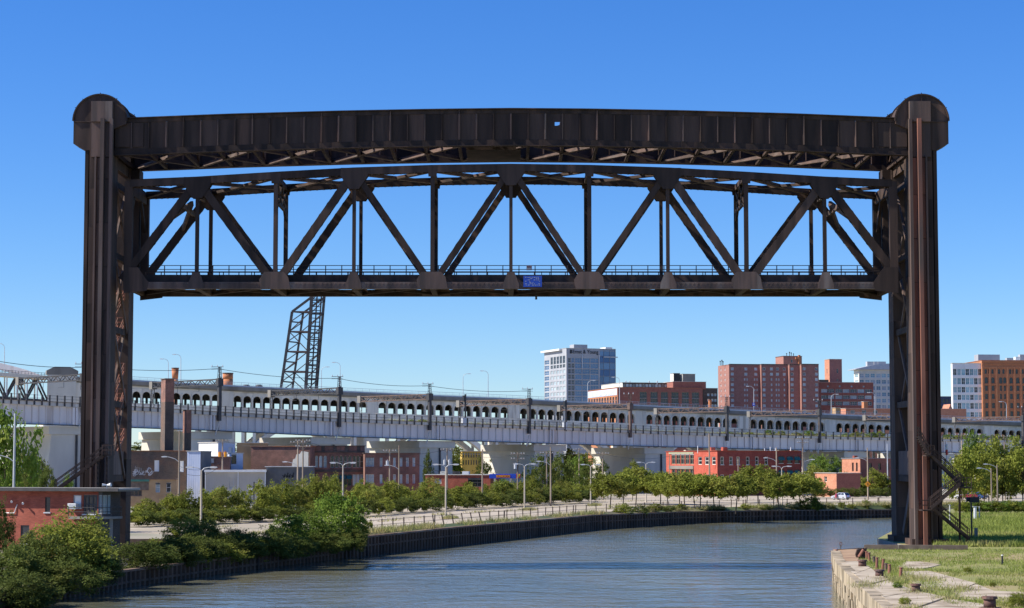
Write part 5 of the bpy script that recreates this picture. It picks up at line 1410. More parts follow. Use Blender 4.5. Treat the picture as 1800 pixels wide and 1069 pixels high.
# ---- round stacks and tanks behind the road bridge
def stack(px, py0, hw, label, flare=0.0, D=860):
    q = at(px, py0, D); r = hw * D / F; t = thing('round_stack', label, 'chimney', (q.x, q.y, G), 0, 'round brick stacks')
    z = G
    while z < q.z - .1:
        z2 = min(z + 4.0, q.z); m = MB(); fr = 1 + flare * max(0, (z2 - (q.z - 5)) / 5); f0 = 1 + flare * max(0, (z - (q.z - 5)) / 5)
        m.tube((q.x, q.y, z), (q.x, q.y, z2 - .06), r * f0, r * fr, 16); m.build('drum', 'orange_brown', t, True); z = z2
    m = MB(); m.tube((q.x, q.y, q.z), (q.x, q.y, q.z + .35), r * (1.08 + flare), n=16); m.build('rim', 'brown_steel', t)
stack(308, 648, 5.0, 'slim round brick stack with flared rim left of the tall gantry', .28)
stack(400.5, 657, 9.2, 'broad round brick stack right of the tall gantry')
for px, lb in ((433, 'left of two dark domed roof vents behind the road bridge railing'), (455, 'right of two dark domed roof vents behind the road bridge railing')):
    q = at(px, 682, 800); t = thing('roof_ventilator', lb, 'ventilator', q, 0, 'domed roof vents'); r = 1.35
    m = MB(); m.tube(q - up * 6, q + up * .6, r, n=10); m.build('drum', 'dark_concrete', t); m = MB(); m.tube(q + up * .6, q + up * 1.3, r * 1.15, r * .7, 10); m.build('cap', 'dark_steel', t)

# ================================================================ LOW BUILDINGS before the viaduct
b = B('graffiti_building', 'sooty old brick building with white graffiti scrawl beside left tower', 'building', 222, 440, 6, 327, depth=16, pyt=793)
b.front('sooty_brick', [(b.uf(275.6), b.z(819), 1.0, 2.4, 'plain', 'white_paint', 'white_paint'), (b.uf(318.5), b.z(820), 1.1, 2.4, 'plain', 'white_paint', 'white_paint')], depth=.2)
b.left('sooty_brick'); b.rest('sooty_brick', cop='orange_brick', roof='roof_dark')
gr = MB(); random.seed(11)
def stroke(pts, w_):
    for p, q in zip(pts, pts[1:]):
        a = b.A + b.u * b.uf(p[0]) - b.v * .02; c = b.A + b.u * b.uf(q[0]) - b.v * .02
        gr.bar((a.x, a.y, b.z(p[1])), (c.x, c.y, b.z(q[1])), .03, w_, (0, 0, 1))
for k in range(26):
    x, y = random.uniform(231, 262), random.uniform(826, 836); a = random.uniform(-.5, 1.0); L_ = random.uniform(5, 11)
    pts = [(x + L_ * f * math.cos(a) + 1.6 * math.sin(4 * f), y - L_ * .9 * f * math.sin(a + .5) + 1.5 * math.sin(5 * f)) for f in (0, .2, .4, .6, .8, 1)]
    stroke(pts, .10)
stroke([(263 + 3.4 * math.cos(t_ * .55), 828 - 5.2 * math.sin(t_ * .55) - t_ * .1) for t_ in range(12)], .16)
gr.build('graffiti', 'graffiti_white', b.t)
def square_stack(pxA, pxL, pxR, py, D, label):
    c = B('brick_chimney', label, 'chimney', pxA, D, 24, pxR, pxL=pxL, pyt=py, group='square brick chimneys on the low roofs'); zt = c.z1; z_ = c.z0
    c.z1 = zt - 5.0; c.front('dark_brick'); c.left('sooty_brick', name='wall'); wall(c.t, c.R, c.RB, c.z0, c.z1, 'dark_brick'); wall(c.t, c.RB, c.Lf, c.z0, c.z1, 'dark_brick')
    c.z0, c.z1 = zt - 5.0, zt; c.front('old_brick', name='top_courses'); c.left('old_brick', name='top_courses'); c.rest('dark_brick', par=.1, cop='dark_concrete')
square_stack(289, 281.5, 304.5, 666, 447, 'tall square dark brick chimney beside the left tower')
square_stack(327, 320.5, 335.5, 721, 450, 'shorter square dark brick chimney right of the tall one')
b = B('brown_shop', 'low brown and tan shop with a green roof edge below the graffiti wall', 'building', 222, 424, 5, 309, depth=9, pyt=843)
b.front('tan_wall', [(b.uf(278), b.z(857), .9, 2.0, 'sash', 'white_paint', 'glass_pale'), (b.uf(297), b.z(857), .9, 2.0, 'sash', 'white_paint', 'glass_dark'), (b.uf(240), b.z(862), 2.4, 2.4, 'wide', 'brown_steel', 'glass_dark')]); b.left('tan_wall'); b.rest('tan_wall', roof='roof_dark', cop='brown_steel')
m = MB(); a_ = b.A - b.v * .2; c_ = b.A + b.u * b.uf(263) - b.v * .2; m.bar((a_.x, a_.y, b.z1 - .2), (c_.x, c_.y, b.z1 - .2), .4, .42); m.build('roof_edge', 'green_trim', b.t)
m = MB(); a_ = b.A - b.v * .06; c_ = b.A + b.u * b.uf(262) - b.v * .06; m.prism([(a_.x, a_.y, b.z(862)), (c_.x, c_.y, b.z(862)), (c_.x, c_.y, b.z(846.5)), (a_.x, a_.y, b.z(846.5))], b.v.to_3d() * .05); m.build('dark_cladding', 'timber', b.t)
b = B('white_shed', 'tall narrow pale blue and white clad shed beside the graffiti building', 'building', 329, 436, -8, 352.5, depth=8, pyt=793.5)
n_ = 6
b.front('white_blue_paint'); b.left('white_paint'); b.rest('dark_grey_wall')
for k in range(n_): m = MB(); q = b.A + b.u * (b.LR * (k + .5) / n_) - b.v * .03; m.frame_box((q.x, q.y, (b.z0 + b.z1) / 2), b.u.to_3d() * (b.LR / n_ / 2 - .03), b.v.to_3d() * .028, (0, 0, (b.z1 - b.z0) / 2 - .1)); m.build('panel', 'white_blue_paint', b.t)
b = B('white_box_building', 'white and blue box shaped building in front of the viaduct pier', 'building', 383, 462, 32, 413, pxL=349, pyt=778); b.front('white_blue_paint', [(b.uf(405), b.z(795), 1.0, 2.2, 'plain', 'light_metal', 'white_paint')]); b.left('white_paint'); b.rest('white_paint', par=.1)
b = B('blue_shed', 'small pale blue shed next to the white box building', 'shed', 405, 452, 14, 427, depth=6, pyt=797); b.front('white_blue_paint', [(b.uf(411), b.z(807), 1.1, 2.2, 'plain', 'dark_steel', 'glass_dark')]); b.left('white_blue_paint'); b.rest('white_blue_paint', par=.1)
b = B('roof_shack', 'small brown shack with a pale board between white shed and blue shed', 'shed', 362, 446, 5, 404, depth=6, pyt=803); b.front('old_brick', [(b.uf(370), b.z(810), 1.7, 1.2, 'plain', 'tan_wall', 'white_paint')]); b.left('tan_wall'); b.rest('old_brick', par=.1)
# grey shed with upright siding
b = B('grey_shed', 'long low grey shed with upright ribbed siding and white corner posts', 'shed', 361, 430, 3, 467, depth=17, pyt=827)
b.front('siding_grey', [(b.uf(407), b.z(849), 1.0, 2.3, 'plain', 'light_metal', 'siding_grey')]); b.left('siding_grey'); b.rest('siding_grey', roof='roof_pale', par=.05)
L_ = b.LR; n_ = 40; rib = MB()
for k in range(n_):
    f = L_ * (k + .5) / n_
    if abs(f - b.uf(407)) < .6: continue
    q = b.A + b.u * f - b.v * .03; m = MB(); m.frame_box((q.x, q.y, (b.z(861) + b.z1) / 2 - .2), b.u.to_3d() * .06, b.v.to_3d() * .028, (0, 0, (b.z1 - b.z(861)) / 2 - .25)); m.build('rib', 'siding_grey', b.t)
for x in (361.5, 419, 466.5):
    m = MB(); q = b.A + b.u * b.uf(x) - b.v * .08; m.bar((q.x, q.y, b.z0), (q.x, q.y, b.z1), .3, .16, (1, 0, 0)); m.build('corner_post', 'white_paint', b.t)
m = MB(); a_, c_ = b.A - b.v * .3 - b.u * .2, b.R - b.v * .3 + b.u * .2; m.bar((a_.x, a_.y, b.z1 - .15), (c_.x, c_.y, b.z1 - .15), .5, .4); m.build('gutter', 'white_paint', b.t)
b = B('dark_shop', 'long dark grey rendered building with a pale gravel roof', 'building', 467.5, 432, 3, 545, depth=22, pyt=821); b.front('dark_grey_wall'); b.left('dark_grey_wall'); b.rest('dark_grey_wall', roof='roof_pale', par=.12, cop='roof_pale')
gr = MB()
for k, x in enumerate((499, 504, 508, 514)):
    q = b.A + b.u * b.uf(x) - b.v * .02; gr.bar((q.x, q.y, b.z(840)), (q.x + .3, q.y, b.z(833 - k % 2 * 2)), .03, .28, (1, 0, 0)); gr.bar((q.x - .3, q.y, b.z(836)), (q.x + .3, q.y, b.z(838)), .03, .2, (0, 0, 1))
gr.build('graffiti', 'black_paint', b.t)
b = B('brick_warehouse', 'long windowless brown brick warehouse behind the dark grey building', 'building', 441, 474, -9, 545, depth=20, pyt=785)
b.front('old_brick'); b.left('dark_brick'); b.rest('old_brick', roof='roof_pale', cop='orange_brick')
m = MB(); pts = []
for x, y in ((513, 820), (515, 808), (519, 806), (521, 799), (527, 798), (530, 793), (542, 795), (542, 820)):
    q = b.A + b.u * b.uf(x) - b.v * .03; pts.append((q.x, q.y, b.z(y)))
m.prism(pts, b.v.to_3d() * .025); m.build('whitewash_patch', 'cream_trim', b.t)
b = B('low_roof', 'pale low roofed building under the viaduct behind the brick warehouse', 'building', 416, 492, 6, 470, depth=9, pyt=779); b.front('tan_wall'); b.left('cream_trim'); b.rest('tan_wall', roof='roof_gravel', par=.1, cop='cream_trim')
# arched brick building and its extension
b = B('arched_building', 'two storey dark red brick building with a row of tall arched windows', 'building', 543, 476, 10, 641, depth=22, pyt=784)
xs2 = (549, 556.5, 564, 571.8, 584, 591.8, 599.6, 607.2, 614.6, 623, 629.3, 636)
zm = b.z(826)
wall(b.t, b.A, b.R, zm, b.z1, 'old_brick', [(b.uf(x), b.z(811.5), .78, 2.75, 'sash', 'cream_trim', 'glass_pale' if k < 4 else 'glass_dark') for k, x in enumerate(xs2)], depth=.35, arch=True)
wall(b.t, b.A, b.R, b.z0, zm - .002, 'old_brick', [(b.uf(x), b.z(844), .78, 2.6, 'sash', 'cream_trim' if x > 620 else 'green_trim', 'glass_pale' if x > 620 else 'glass_dark') for x in xs2 if x > 578], depth=.35)
b.left('old_brick'); b.rest('old_brick', roof='roof_dark', cop='dark_brick')
for k in range(14):
    m = MB(); q = b.A + b.u * (b.LR * (k + .5) / 14) - b.v * .06; m.frame_box((q.x, q.y, b.z(789)), b.u.to_3d() * (b.LR / 28 - .06), b.v.to_3d() * .055, (0, 0, .62)); m.build('cornice_panel', 'dark_brick' if k % 3 == 0 else 'old_brick', b.t)
m = MB(); a_, c_ = b.A - b.v * .14, b.R - b.v * .14; m.bar((a_.x, a_.y, b.z(794.5)), (c_.x, c_.y, b.z(794.5)), .26, .3); m.bar((a_.x, a_.y, b.z(828)), (c_.x, c_.y, b.z(828)), .26, .5); m.build('string_course', 'dark_brick', b.t)
for x in (585, 597, 609):
    m = MB(); q = b.A + b.u * b.uf(x) - b.v * .03; m.prism([(q.x, q.y, b.z(842)), (q.x, q.y, b.z(836)), (q.x - b.v.x * 1.1, q.y - b.v.y * 1.1, b.z(842))], b.u.to_3d() * 1.3); m.build('awning', 'teal_awning', b.t)
b = B('brick_annex', 'lower red brick annex with white sash windows right of the arched building', 'building', 641.5, 474, 10, 737.5, depth=18, pyt=797)
ops = [(b.uf(x), b.z(py), .66 if x < 660 else .62, 2.1, 'wsash', 'white_paint', 'glass_pale') for py in (812, 842) for x in (645.5, 650.2, 655, 670, 693.3, 705, 716.2, 727.5)]
b.front('old_brick', ops); b.left('old_brick'); b.rest('old_brick', roof='roof_dark', cop='brown_steel')
# filling station
b = B('filling_station', 'low red brick filling station shop under the viaduct', 'shop', 748, 462, -9, 862, depth=12, pyt=835)
b.front('red_brick', [(b.uf(835), b.z(848), 3.2, 2.0, 'wide', 'dark_steel', 'glass_dark'), (b.uf(770), b.z(846), 1.6, 1.2, 'panel', 'cream_trim', 'glass_pale')]); b.left('red_brick'); b.rest('red_brick', roof='roof_dark', cop='cream_trim')
for x, mt in ((776, 'cream_trim'), (815, 'white_paint'), (798, 'dark_steel')): q = b.A + b.u * b.uf(x) + b.v * 3; roof_box(b.t, q, b.u, (1.5, 1.5, 1.1), b.z1 - .3, mt)
Yc = 455; a_, c_ = at(860, 841, Yc), at(907, 833.5, Yc); t = thing('fuel_canopy', 'bright blue fuel station canopy with yellow lettering', 'canopy', ((a_.x + c_.x) / 2, Yc, G))
m = MB(); m.span(a_.x, c_.x, Yc, Yc + 7, a_.z, c_.z); m.build('fascia', 'canopy_blue', t)
m = MB(); m.span(c_.x + .02, c_.x + 1.0, Yc + .02, Yc + 7, a_.z, c_.z); m.build('fascia_end', 'sign_red', t)
m = MB(); m.prism([(c_.x + .1, Yc - .02, a_.z), (c_.x + .5, Yc - .02, a_.z), (c_.x + .95, Yc - .02, c_.z), (c_.x + .55, Yc - .02, c_.z)], (0, .03, 0)); m.build('stripe', 'sign_yellow', t)
for x in (a_.x + 1.2, c_.x - 1.2): m = MB(); m.bar((x, Yc + 3.5, G), (x, Yc + 3.5, a_.z), .4, .4); m.build('column', 'white_paint', t)
pc = at(884.5, 837.4, Yc - .06); m = MB(); m.frame_box((pc.x, pc.y + .03, pc.z), (1.55, 0, 0), (0, .012, 0), (0, 0, .30)); m.build('plaque', 'sign_red', t)
text_obj('lettering', 'SUNOCO', .72, 'sign_yellow', t, (pc.x, pc.y - .02, pc.z), (1, 0, 0), .03, 1.0)
# yellow block between the piers
b = B('yellow_building', 'yellow building with rows of narrow windows seen under the viaduct', 'building', 812, 640, 4, 862, depth=12, pyt=793.5); b.front('yellow_wall', [(b.LR * (k + .6) / 11, b.z(py), .42, 1.5, 'plain', 'yellow_wall', 'glass_dark') for py in (800.5, 813) for k in range(11)]); b.left('yellow_wall'); b.rest('yellow_wall')
# red corner building
b = B('red_corner_building', 'red brick corner building with white framed windows beside the viaduct pier', 'building', 1261, 560, 22, 1409, pxL=1171, pyt=793)
ops = [(b.uf(x), b.z(py), 1.05, 2.2, 'wsash', 'cream_trim', 'glass_dark') for py in (810, 841.5) for x in (1269.5, 1285, 1297.5, 1314.5, 1330.5, 1347)]
ops += [(b.uf(x), b.z(py), 1.4, 2.0, 'plain', 'dark_steel', 'glass_dark') for py in (808, 832) for x in (1373, 1388, 1401)]
b.front('shaded_red_brick', ops, depth=.22, sill='cream_trim')
for x in (1373, 1388, 1401):
    for py in (805, 829):
        m = MB(); q = b.A + b.u * (b.uf(x) - .9) - b.v * .02; m.prism([(q.x, q.y, b.z(py + 4)), (q.x, q.y, b.z(py - 1.5)), (q.x - b.v.x * .8, q.y - b.v.y * .8, b.z(py + 4))], b.u.to_3d() * 1.8); m.build('awning', 'teal_awning', b.t)
ops = [(b.ul(x), b.z(py), abs(b.ul(x + 3.4) - b.ul(x - 3.4)), 2.2, 'wsash', 'cream_trim', 'glass_dark') for py in (810, 841.5) for x in (1230.3, 1242.2, 1254.5)]
for py, h in ((806.5, 3.0), (835, 3.0)):
    for k in range(5):
        x0 = 1180 + k * 8; ops.append((b.ul(x0 + 4), b.z(py), abs(b.ul(x0 + 7.6) - b.ul(x0 + .4)), h, 'panel', 'olive_frame', 'glass_dark'))
b.left('sunlit_red_brick', ops, depth=.3); b.rest('shaded_red_brick', roof='roof_pale', cop='sunlit_red_brick')
m = MB(); q0, q1 = b.Lf + (b.A - b.Lf).normalized() * b.ul(1176.5) - b.u * .10, b.Lf + (b.A - b.Lf).normalized() * b.ul(1219.5) - b.u * .10
for zz, hh, mt in ((b.z(822), .9, 'dark_concrete'), (b.z(796), .5, 'olive_frame')): mm = MB(); mm.bar((q0.x, q0.y, zz), (q1.x, q1.y, zz), .18, hh); mm.build('spandrel_panel', mt, b.t)
for x in (1235, 1256): q = b.Lf + (b.A - b.Lf).normalized() * b.ul(x) + b.u * 3; roof_box(b.t, q, b.u, (1.3, 1.3, 1.6), b.z1 - .5, 'sunlit_red_brick', 'chimney')
for x, h in ((1234, 1.4), (1352, .8), (1362, 1.2), (1371, .9), (1398, 1.1)): q = b.A + b.u * b.uf(x) + b.v * 2.5; m = MB(); m.tube((q.x, q.y, b.z1 - .6), (q.x, q.y, b.z1 + h), .1, n=6); m.build('vent_pipe', 'white_paint', b.t)
# salmon building at right
b = B('salmon_building', 'sunlit salmon brick building with tall slots left of the right tower', 'building', 1512, 566, 20, 1600, pxL=1480, pyt=806)
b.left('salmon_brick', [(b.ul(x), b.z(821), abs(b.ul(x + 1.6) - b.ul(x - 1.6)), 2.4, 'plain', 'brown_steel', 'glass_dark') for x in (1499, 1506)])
b.front('warehouse_brick', [(b.uf(x), b.z(820), .9, 1.8, 'sash', 'brown_steel', 'glass_dark') for x in (1530, 1546, 1560)]); b.rest('warehouse_brick', roof='roof_pale', cop='stone_grey')  # front in darker brick than the flank, its shade painted in
q = b.Lf + (b.A - b.Lf).normalized() * b.ul(1492) + b.u * 2; roof_box(b.t, q, b.u, (1, 1, 1.3), b.z1 - .5, 'red_brick', 'chimney')
b = B('salmon_garage', 'low salmon garage with a dark roof attached before the salmon building', 'garage', 1470, 545, 20, 1512, pxL=1432, pyt=832); b.front('warehouse_brick'); b.left('salmon_brick', [(b.LL * .5, b.z1 - 1.6, 1.6, 1.4)]); b.rest('salmon_brick', roof='roof_dark', par=.1)  # front brick darker for shade, left flank paler for sun
b = B('grey_hut', 'low grey stone building at the left edge under the trees', 'building', -20, 300, 4, 52, depth=8, pyt=833); b.front('dark_concrete', [(b.uf(x), b.z(843), 1, 1.2) for x in (12, 36)]); b.left('dark_concrete'); b.rest('dark_concrete', cop='light_metal')

# ================================================================ THE BRICK BRIDGE HOUSE at lower left
c0, c1 = at(178, 857, 208), None
b = B('bridge_house', 'red brick bridge keeper house with flat overhanging roof at lower left', 'house', -60, 217, -20, 174, depth=3.2, ztop=9.15, z0=1.0)
ops = [(b.uf(85), b.z(886), .62, 1.55, 'sash', 'dark_steel', 'glass_dark'), (b.uf(46), b.z(938), 1.05, 1.9, 'sash', 'dark_steel', 'glass_dark')]
wp = b.uf(132); 
ops += [(b.uf(137), b.z(880), .95, 1.3, 'plain', 'stone_grey', 'white_paint'), (b.uf(160), b.z(885), 1.62, 1.95, 'wide', 'dark_steel', 'glass_dark')]
b.front('red_brick', ops, depth=.16, sill='light_metal')
b.rest('red_brick', par=.2, roof='roof_gravel', cop='dark_concrete')
# window bay at the corner: facets turning back round the end
ctr = b.R + b.v * .8; prev = b.R
for k, a in enumerate((-60, -28, 4)):
    d = Vector((math.cos(rad(a - 20)), math.sin(rad(a - 20)))); nx = ctr + d * .95
    u_ = nx - prev
    wall(b.t, prev, nx, 1.0, b.z1 - .02, 'dark_steel', [(u_.length / 2, b.z(885), u_.length * .82, 1.9, 'panel', 'light_metal', 'glass_teal')], depth=.14)  # dark facet walls carry the shade of this end in their colour
    prev = nx
wall(b.t, prev, prev + b.v * 1.9, 1.0, b.z1 - .02, 'dark_brick')  # side wall coloured dark for the shade under the roof end
m = MB(); v3 = b.v.to_3d(); A_, R_ = b.A - b.v * .9 - b.u * .3, b.R - b.v * .9 + b.u * 2.85
m.prism([(p.x, p.y, b.z1 + .02) for p in (A_, R_, R_ + b.v * 4.4, A_ + b.v * 4.4)], (0, 0, .20)); m.build('roof_slab', 'roof_gravel', b.t)
m = MB(); m.prism([(p.x, p.y, b.z1 - .12) for p in (A_ + (b.u + b.v) * .1, R_ + (b.v - b.u) * .1, R_ + b.v * 4.3 - b.u * .1, A_ + b.v * 4.3 + b.u * .1)], (0, 0, .13)); m.build('soffit', 'dark_concrete', b.t)
m = MB(); m.bar((A_.x, A_.y, b.z1 + .08), (R_.x, R_.y, b.z1 + .08), .12, .34); m.build('fascia', 'dark_steel', b.t)
m = MB(); q = b.R + b.v * 1.0 + b.u * .7; m.bar((q.x, q.y, -2), (q.x, q.y, 6.4), .7, .7, (1, 0, 0)); q2 = b.R - b.u * 1; m.prism([(p.x, p.y, 6.2) for p in (b.A + b.u * b.uf(128) - b.v * .7, b.R - b.v * .75, b.R + b.u * 1.3 + b.v * .4, b.R + b.u * 1.3 + b.v * 2.6, b.A + b.u * b.uf(128) + b.v * 1)], (0, 0, .25)); m.build('balcony', 'dark_concrete', b.t)
m = MB()
for hh in (.5, .95):
    pts = [b.A + b.u * b.uf(128) - b.v * .66, b.R - b.v * .7, b.R + b.u * 1.25 + b.v * .45, b.R + b.u * 1.25 + b.v * 2.5]
    for p, q in zip(pts, pts[1:]): m.bar((p.x, p.y, 6.45 + hh), (q.x, q.y, 6.45 + hh), .06, .06)
for p in pts: m.bar((p.x, p.y, 6.4), (p.x, p.y, 7.45), .07, .07)
m.build('balcony_rail', 'dark_steel', b.t)
q = b.A + b.u * b.uf(133) - b.v * .35; roof_box(b.t, q, b.u, (.95, .6, .58), b.z(893), 'white_paint', 'air_conditioner')
for k in range(4): m = MB(); p = q - b.v * .31; m.bar((p.x - b.u.x * .38, p.y - b.u.y * .38, b.z(893) + .1 + k * .12), (p.x + b.u.x * .38, p.y + b.u.y * .38, b.z(893) + .1 + k * .12), .03, .04); m.build('grille_slat', 'stone_grey', b.t)
m = MB(); q = b.A + b.u * b.uf(28) - b.v * .12; q2 = b.A + b.u * b.uf(8) - b.v * .12; m.tube((q2.x, q2.y, b.z(901)), (q.x, q.y, b.z(901)), .05, n=6); m.tube((q.x, q.y, b.z(901)), (q.x + .3, q.y, b.z(886)), .05, n=6); m.build('conduit', 'light_metal', b.t)
for x, y in ((24, 880), (44, 883)): m = MB(); q = b.A + b.u * b.uf(x) - b.v * .3; m.tube((q.x, q.y, b.z(y)), (q.x + .1, q.y - .3, b.z(y) - .08), .07, .13, 8); m.tube((q.x, q.y + .3, b.z(y)), (q.x, q.y, b.z(y)), .03, n=5); m.build('flood_lamp', 'white_paint', b.t)
q = at(188, 849, 206.5); t = thing('roof_siren', 'small white twin horn siren on the bridge house roof', 'siren', (q.x, q.y, b.z1 + .22))
zb = b.z1 + .22
m = MB(); m.tube((q.x, q.y, zb), (q.x, q.y, zb + .35), .05, n=6); m.build('stand', 'light_metal', t)
m = MB(); m.tube((q.x, q.y, zb + .35), (q.x - .45, q.y - .1, zb + .38), .07, .16, 10); m.tube((q.x, q.y, zb + .35), (q.x + .42, q.y - .1, zb + .4), .07, .2, 10); m.build('horn', 'white_paint', t)
# ================================================================ POLES, LAMPS, WIRES, CARS
def lot_lamp(px, pyb, pyt, label, Y=None):
    if Y is None: p = gnd(px, pyb)
    else: p = at(px, HOR, Y); p.z = G
    top = at(px, pyt, p.y); t = thing('lot_lamp', label, 'street lamp', p, 0, 'twin headed lamps of the gravel lot')
    m = MB(); m.tube(p, Vector((p.x, p.y, top.z - .35)), .16, .11, 8); m.tube(p, p + up * .5, .26, .22, 8); m.build('pole', 'lamp_pole', t)
    m = MB()
    tz = Vector((p.x, p.y, top.z))
    for d in (-1, 1):
        pts = [tz - up * .5, tz - up * .1 + Vector((d * .35, 0, 0)), tz + up * .02 + Vector((d * .9, 0, 0)), tz + Vector((d * 1.35, 0, .02))]
        m.path(pts, .06)
    m.build('arm', 'light_metal', t)
    for d in (-1, 1):
        m = MB(); c = tz + Vector((d * 1.3, 0, .02)); m.prism([c + Vector((d * x, -.17, z)) for x, z in ((-.15, .1), (.25, .16), (.85, .10), (.9, 0), (.6, -.12), (-.05, -.1))], (0, .34, 0)); m.build('lamp_head', 'lamp_white', t)
lot_lamp(353, 929, 822, 'twin lamp standing on the lot before the grey shed, nearest the left tower')
lot_lamp(603, 900, 814, 'twin lamp rising out of the hedge before the arched brick building', Y=338)
lot_lamp(783.5, 911, 817, 'twin lamp on the lot in front of the filling station')
lot_lamp(922, 896, 816, 'twin lamp on the lot with a tuft of grass at its foot before the canopy')
lot_lamp(1038.5, 889, 817, 'twin lamp beside the first trunked tree at the bend of the lot')
lot_lamp(1135.5, 880, 813, 'twin lamp showing above the trees left of the red corner building', Y=470)
lot_lamp(1374, 887, 820, 'twin lamp before the awnings of the red corner building', Y=448)

def pole(px, pyt, Y, label, arms=1, lampd=0, trans=0, wood=True, r=.16, lamp_py=None, pyb=None):
    p = at(px, HOR, Y); p.z = G; top = at(px, pyt, Y)
    t = thing('utility_pole', label, 'utility pole', p, 0, 'utility poles among the low buildings')
    m = MB(); m.tube(p, Vector((p.x, p.y, top.z)), r * 1.15, r * .8, 8); m.build('pole', 'pole_wood' if wood else 'light_metal', t)
    for k in range(arms):
        z = top.z - .35 - k * 1.1; m = MB(); m.bar((p.x - 1.5, p.y - .2, z), (p.x + 1.5, p.y - .2, z), .12, .14); m.bar((p.x - .7, p.y - .2, z), (p.x, p.y - .2, z - .7), .05, .05); m.bar((p.x + .7, p.y - .2, z), (p.x, p.y - .2, z - .7), .05, .05); m.build('crossarm', 'pole_wood', t)
        for x in (-1.35, -.75, .75, 1.35): m = MB(); m.tube((p.x + x, p.y - .2, z + .07), (p.x + x, p.y - .2, z + .3), .08, .05, 6); m.build('insulator', 'insulator', t)
    for k in range(trans):
        x = (-.5, .5)[k]; z = top.z - 2.6; m = MB(); m.tube((p.x + x, p.y - .25, z - .95), (p.x + x, p.y - .25, z + .1), .32, n=10); m.tube((p.x + x, p.y - .25, z + .1), (p.x + x, p.y - .25, z + .35), .07, n=5); m.build('transformer', 'light_metal', t)
    if lampd:
        z = at(px, lamp_py, Y).z; d = lampd; m = MB()
        pts = [Vector((p.x, p.y, z - .9)), Vector((p.x + d * .7, p.y, z - .35)), Vector((p.x + d * 1.7, p.y, z - .05)), Vector((p.x + d * 2.2, p.y, z))]; m.path(pts, .06); m.build('lamp_arm', 'light_metal', t)
        m = MB(); m.prism([pts[-1] + Vector((d * x, -.16, zz)) for x, zz in ((-.2, .08), (.3, .13), (.85, .04), (.7, -.1), (-.1, -.08))], (0, .32, 0)); m.build('lamp_head', 'lamp_white', t)
    return Vector((p.x, p.y, top.z))
P_ = {}
P_[0] = pole(25, 727, 262, 'pale lamp pole at the left edge beside the tall tree', 0, -1, wood=False, lamp_py=800)
P_[1] = pole(315, 757, 345, 'tall pale pole with lamp arm before the graffiti building', 0, -1, lamp_py=803)
P_[2] = pole(391, 772, 432, 'dark wooden pole carrying two orange transformers before the grey shed', 1)
P_[3] = pole(523.5, 775, 400, 'left pole of the close pair before the whitewashed wall', 1, -1, lamp_py=812)
P_[4] = pole(532.5, 772, 404, 'right pole of the close pair before the whitewashed wall', 2)
P_[5] = pole(685, 790, 455, 'dark pole with a grey transformer before the brick annex', 1, 0, 1)
P_[6] = pole(701.5, 783, 420, 'pale pole with lamp arm before the brick annex', 0, -1, lamp_py=818)
P_[7] = pole(786, 788, 445, 'dark pole with twin transformers before the pier left of the filling station sign', 1, 0, 2)
P_[8] = pole(848, 790, 420, 'slim pole between the yellow building and the fuel canopy', 0)
P_[9] = pole(910, 795, 440, 'pole with two crossarms and transformer right of the fuel canopy', 2, 0, 1)
P_[10] = pole(968, 786, 430, 'pale pole with lamp arm before the dark trees', 0, -1, lamp_py=811)
P_[11] = pole(961, 794, 470, 'darker pole just behind the pale lamp pole by the dark trees', 1)
P_[12] = pole(1018, 788, 520, 'pole among the trees left of the third white pier', 2)
P_[13] = pole(1059.5, 795, 500, 'thin pole before the pier at the bend of the lot', 1)
P_[14] = pole(1247, 762, 520, 'tall brown pole in front of the bright red corner', 0, r=.2)
P_[15] = pole(1297.5, 806, 480, 'short pale post before the dark red front', 0, r=.14)
P_[16] = pole(1177, 800, 540, 'thin pale pole at the left edge of the red corner building', 0, r=.12)
P_[17] = pole(1365, 787, 470, 'pale leaning pole with a lamp left of the awnings', 0, -1, lamp_py=805)
P_[18] = pole(1411.5, 768, 520, 'tall pole with many insulators right of the awnings', 2, 1, lamp_py=808)
P_[19] = pole(1525, 787, 500, 'pale pole with a yellow diamond sign before the salmon building', 0, -1, lamp_py=805)
P_[20] = pole(1560, 780, 560, 'white pole against the girder beside the right tower', 0, wood=False)
P_[21] = pole(1691, 762, 470, 'dark pole with crossarm right of the right tower in the trees', 1, -1, lamp_py=797)
P_[22] = pole(1766, 765, 500, 'dark pole with crossarm among the trees near the right edge', 1)
P_[23] = pole(1742, 823, 428, 'orange tinted lamp pole beside the small lot trees at right', 0, -1, lamp_py=823)
P_[24] = pole(1752.5, 817, 450, 'pale thin lamp pole behind the small lot trees at right', 0, -1, lamp_py=816)
for px in (386.5, 396):
    q = at(px, 799, 431.6); t = thing('pole_transformer', '%s orange transformer on the dark wooden pole' % ('left' if px < 390 else 'right'), 'transformer', q, 0, 'orange pole transformers'); m = MB(); m.tube(q - up * .5, q + up * .5, .34, n=10); m.build('tank', 'sign_orange', t); m = MB(); m.tube(q + up * .5, q + up * .8, .08, n=6); m.tube(q + up * .5, q + up * .56, .38, n=10); m.build('cap', 'orange_brown', t)
q = at(1525, 851, 499.5); t = thing('warning_sign', 'yellow diamond warning sign on the pale pole by the salmon building', 'sign', q)
m = MB(); m.prism([q + Vector(v) for v in ((-.75, -.2, 0), (0, -.2, -.75), (.75, -.2, 0), (0, -.2, .75))], (0, .05, 0)); m.build('panel', 'sign_orange', t); m = MB(); m.bar(q + Vector((0, -.23, -.3)), q + Vector((0, -.23, .3)), .12, .04); m.build('symbol', 'black_paint', t)
q = at(1411, 781, 519.5); 
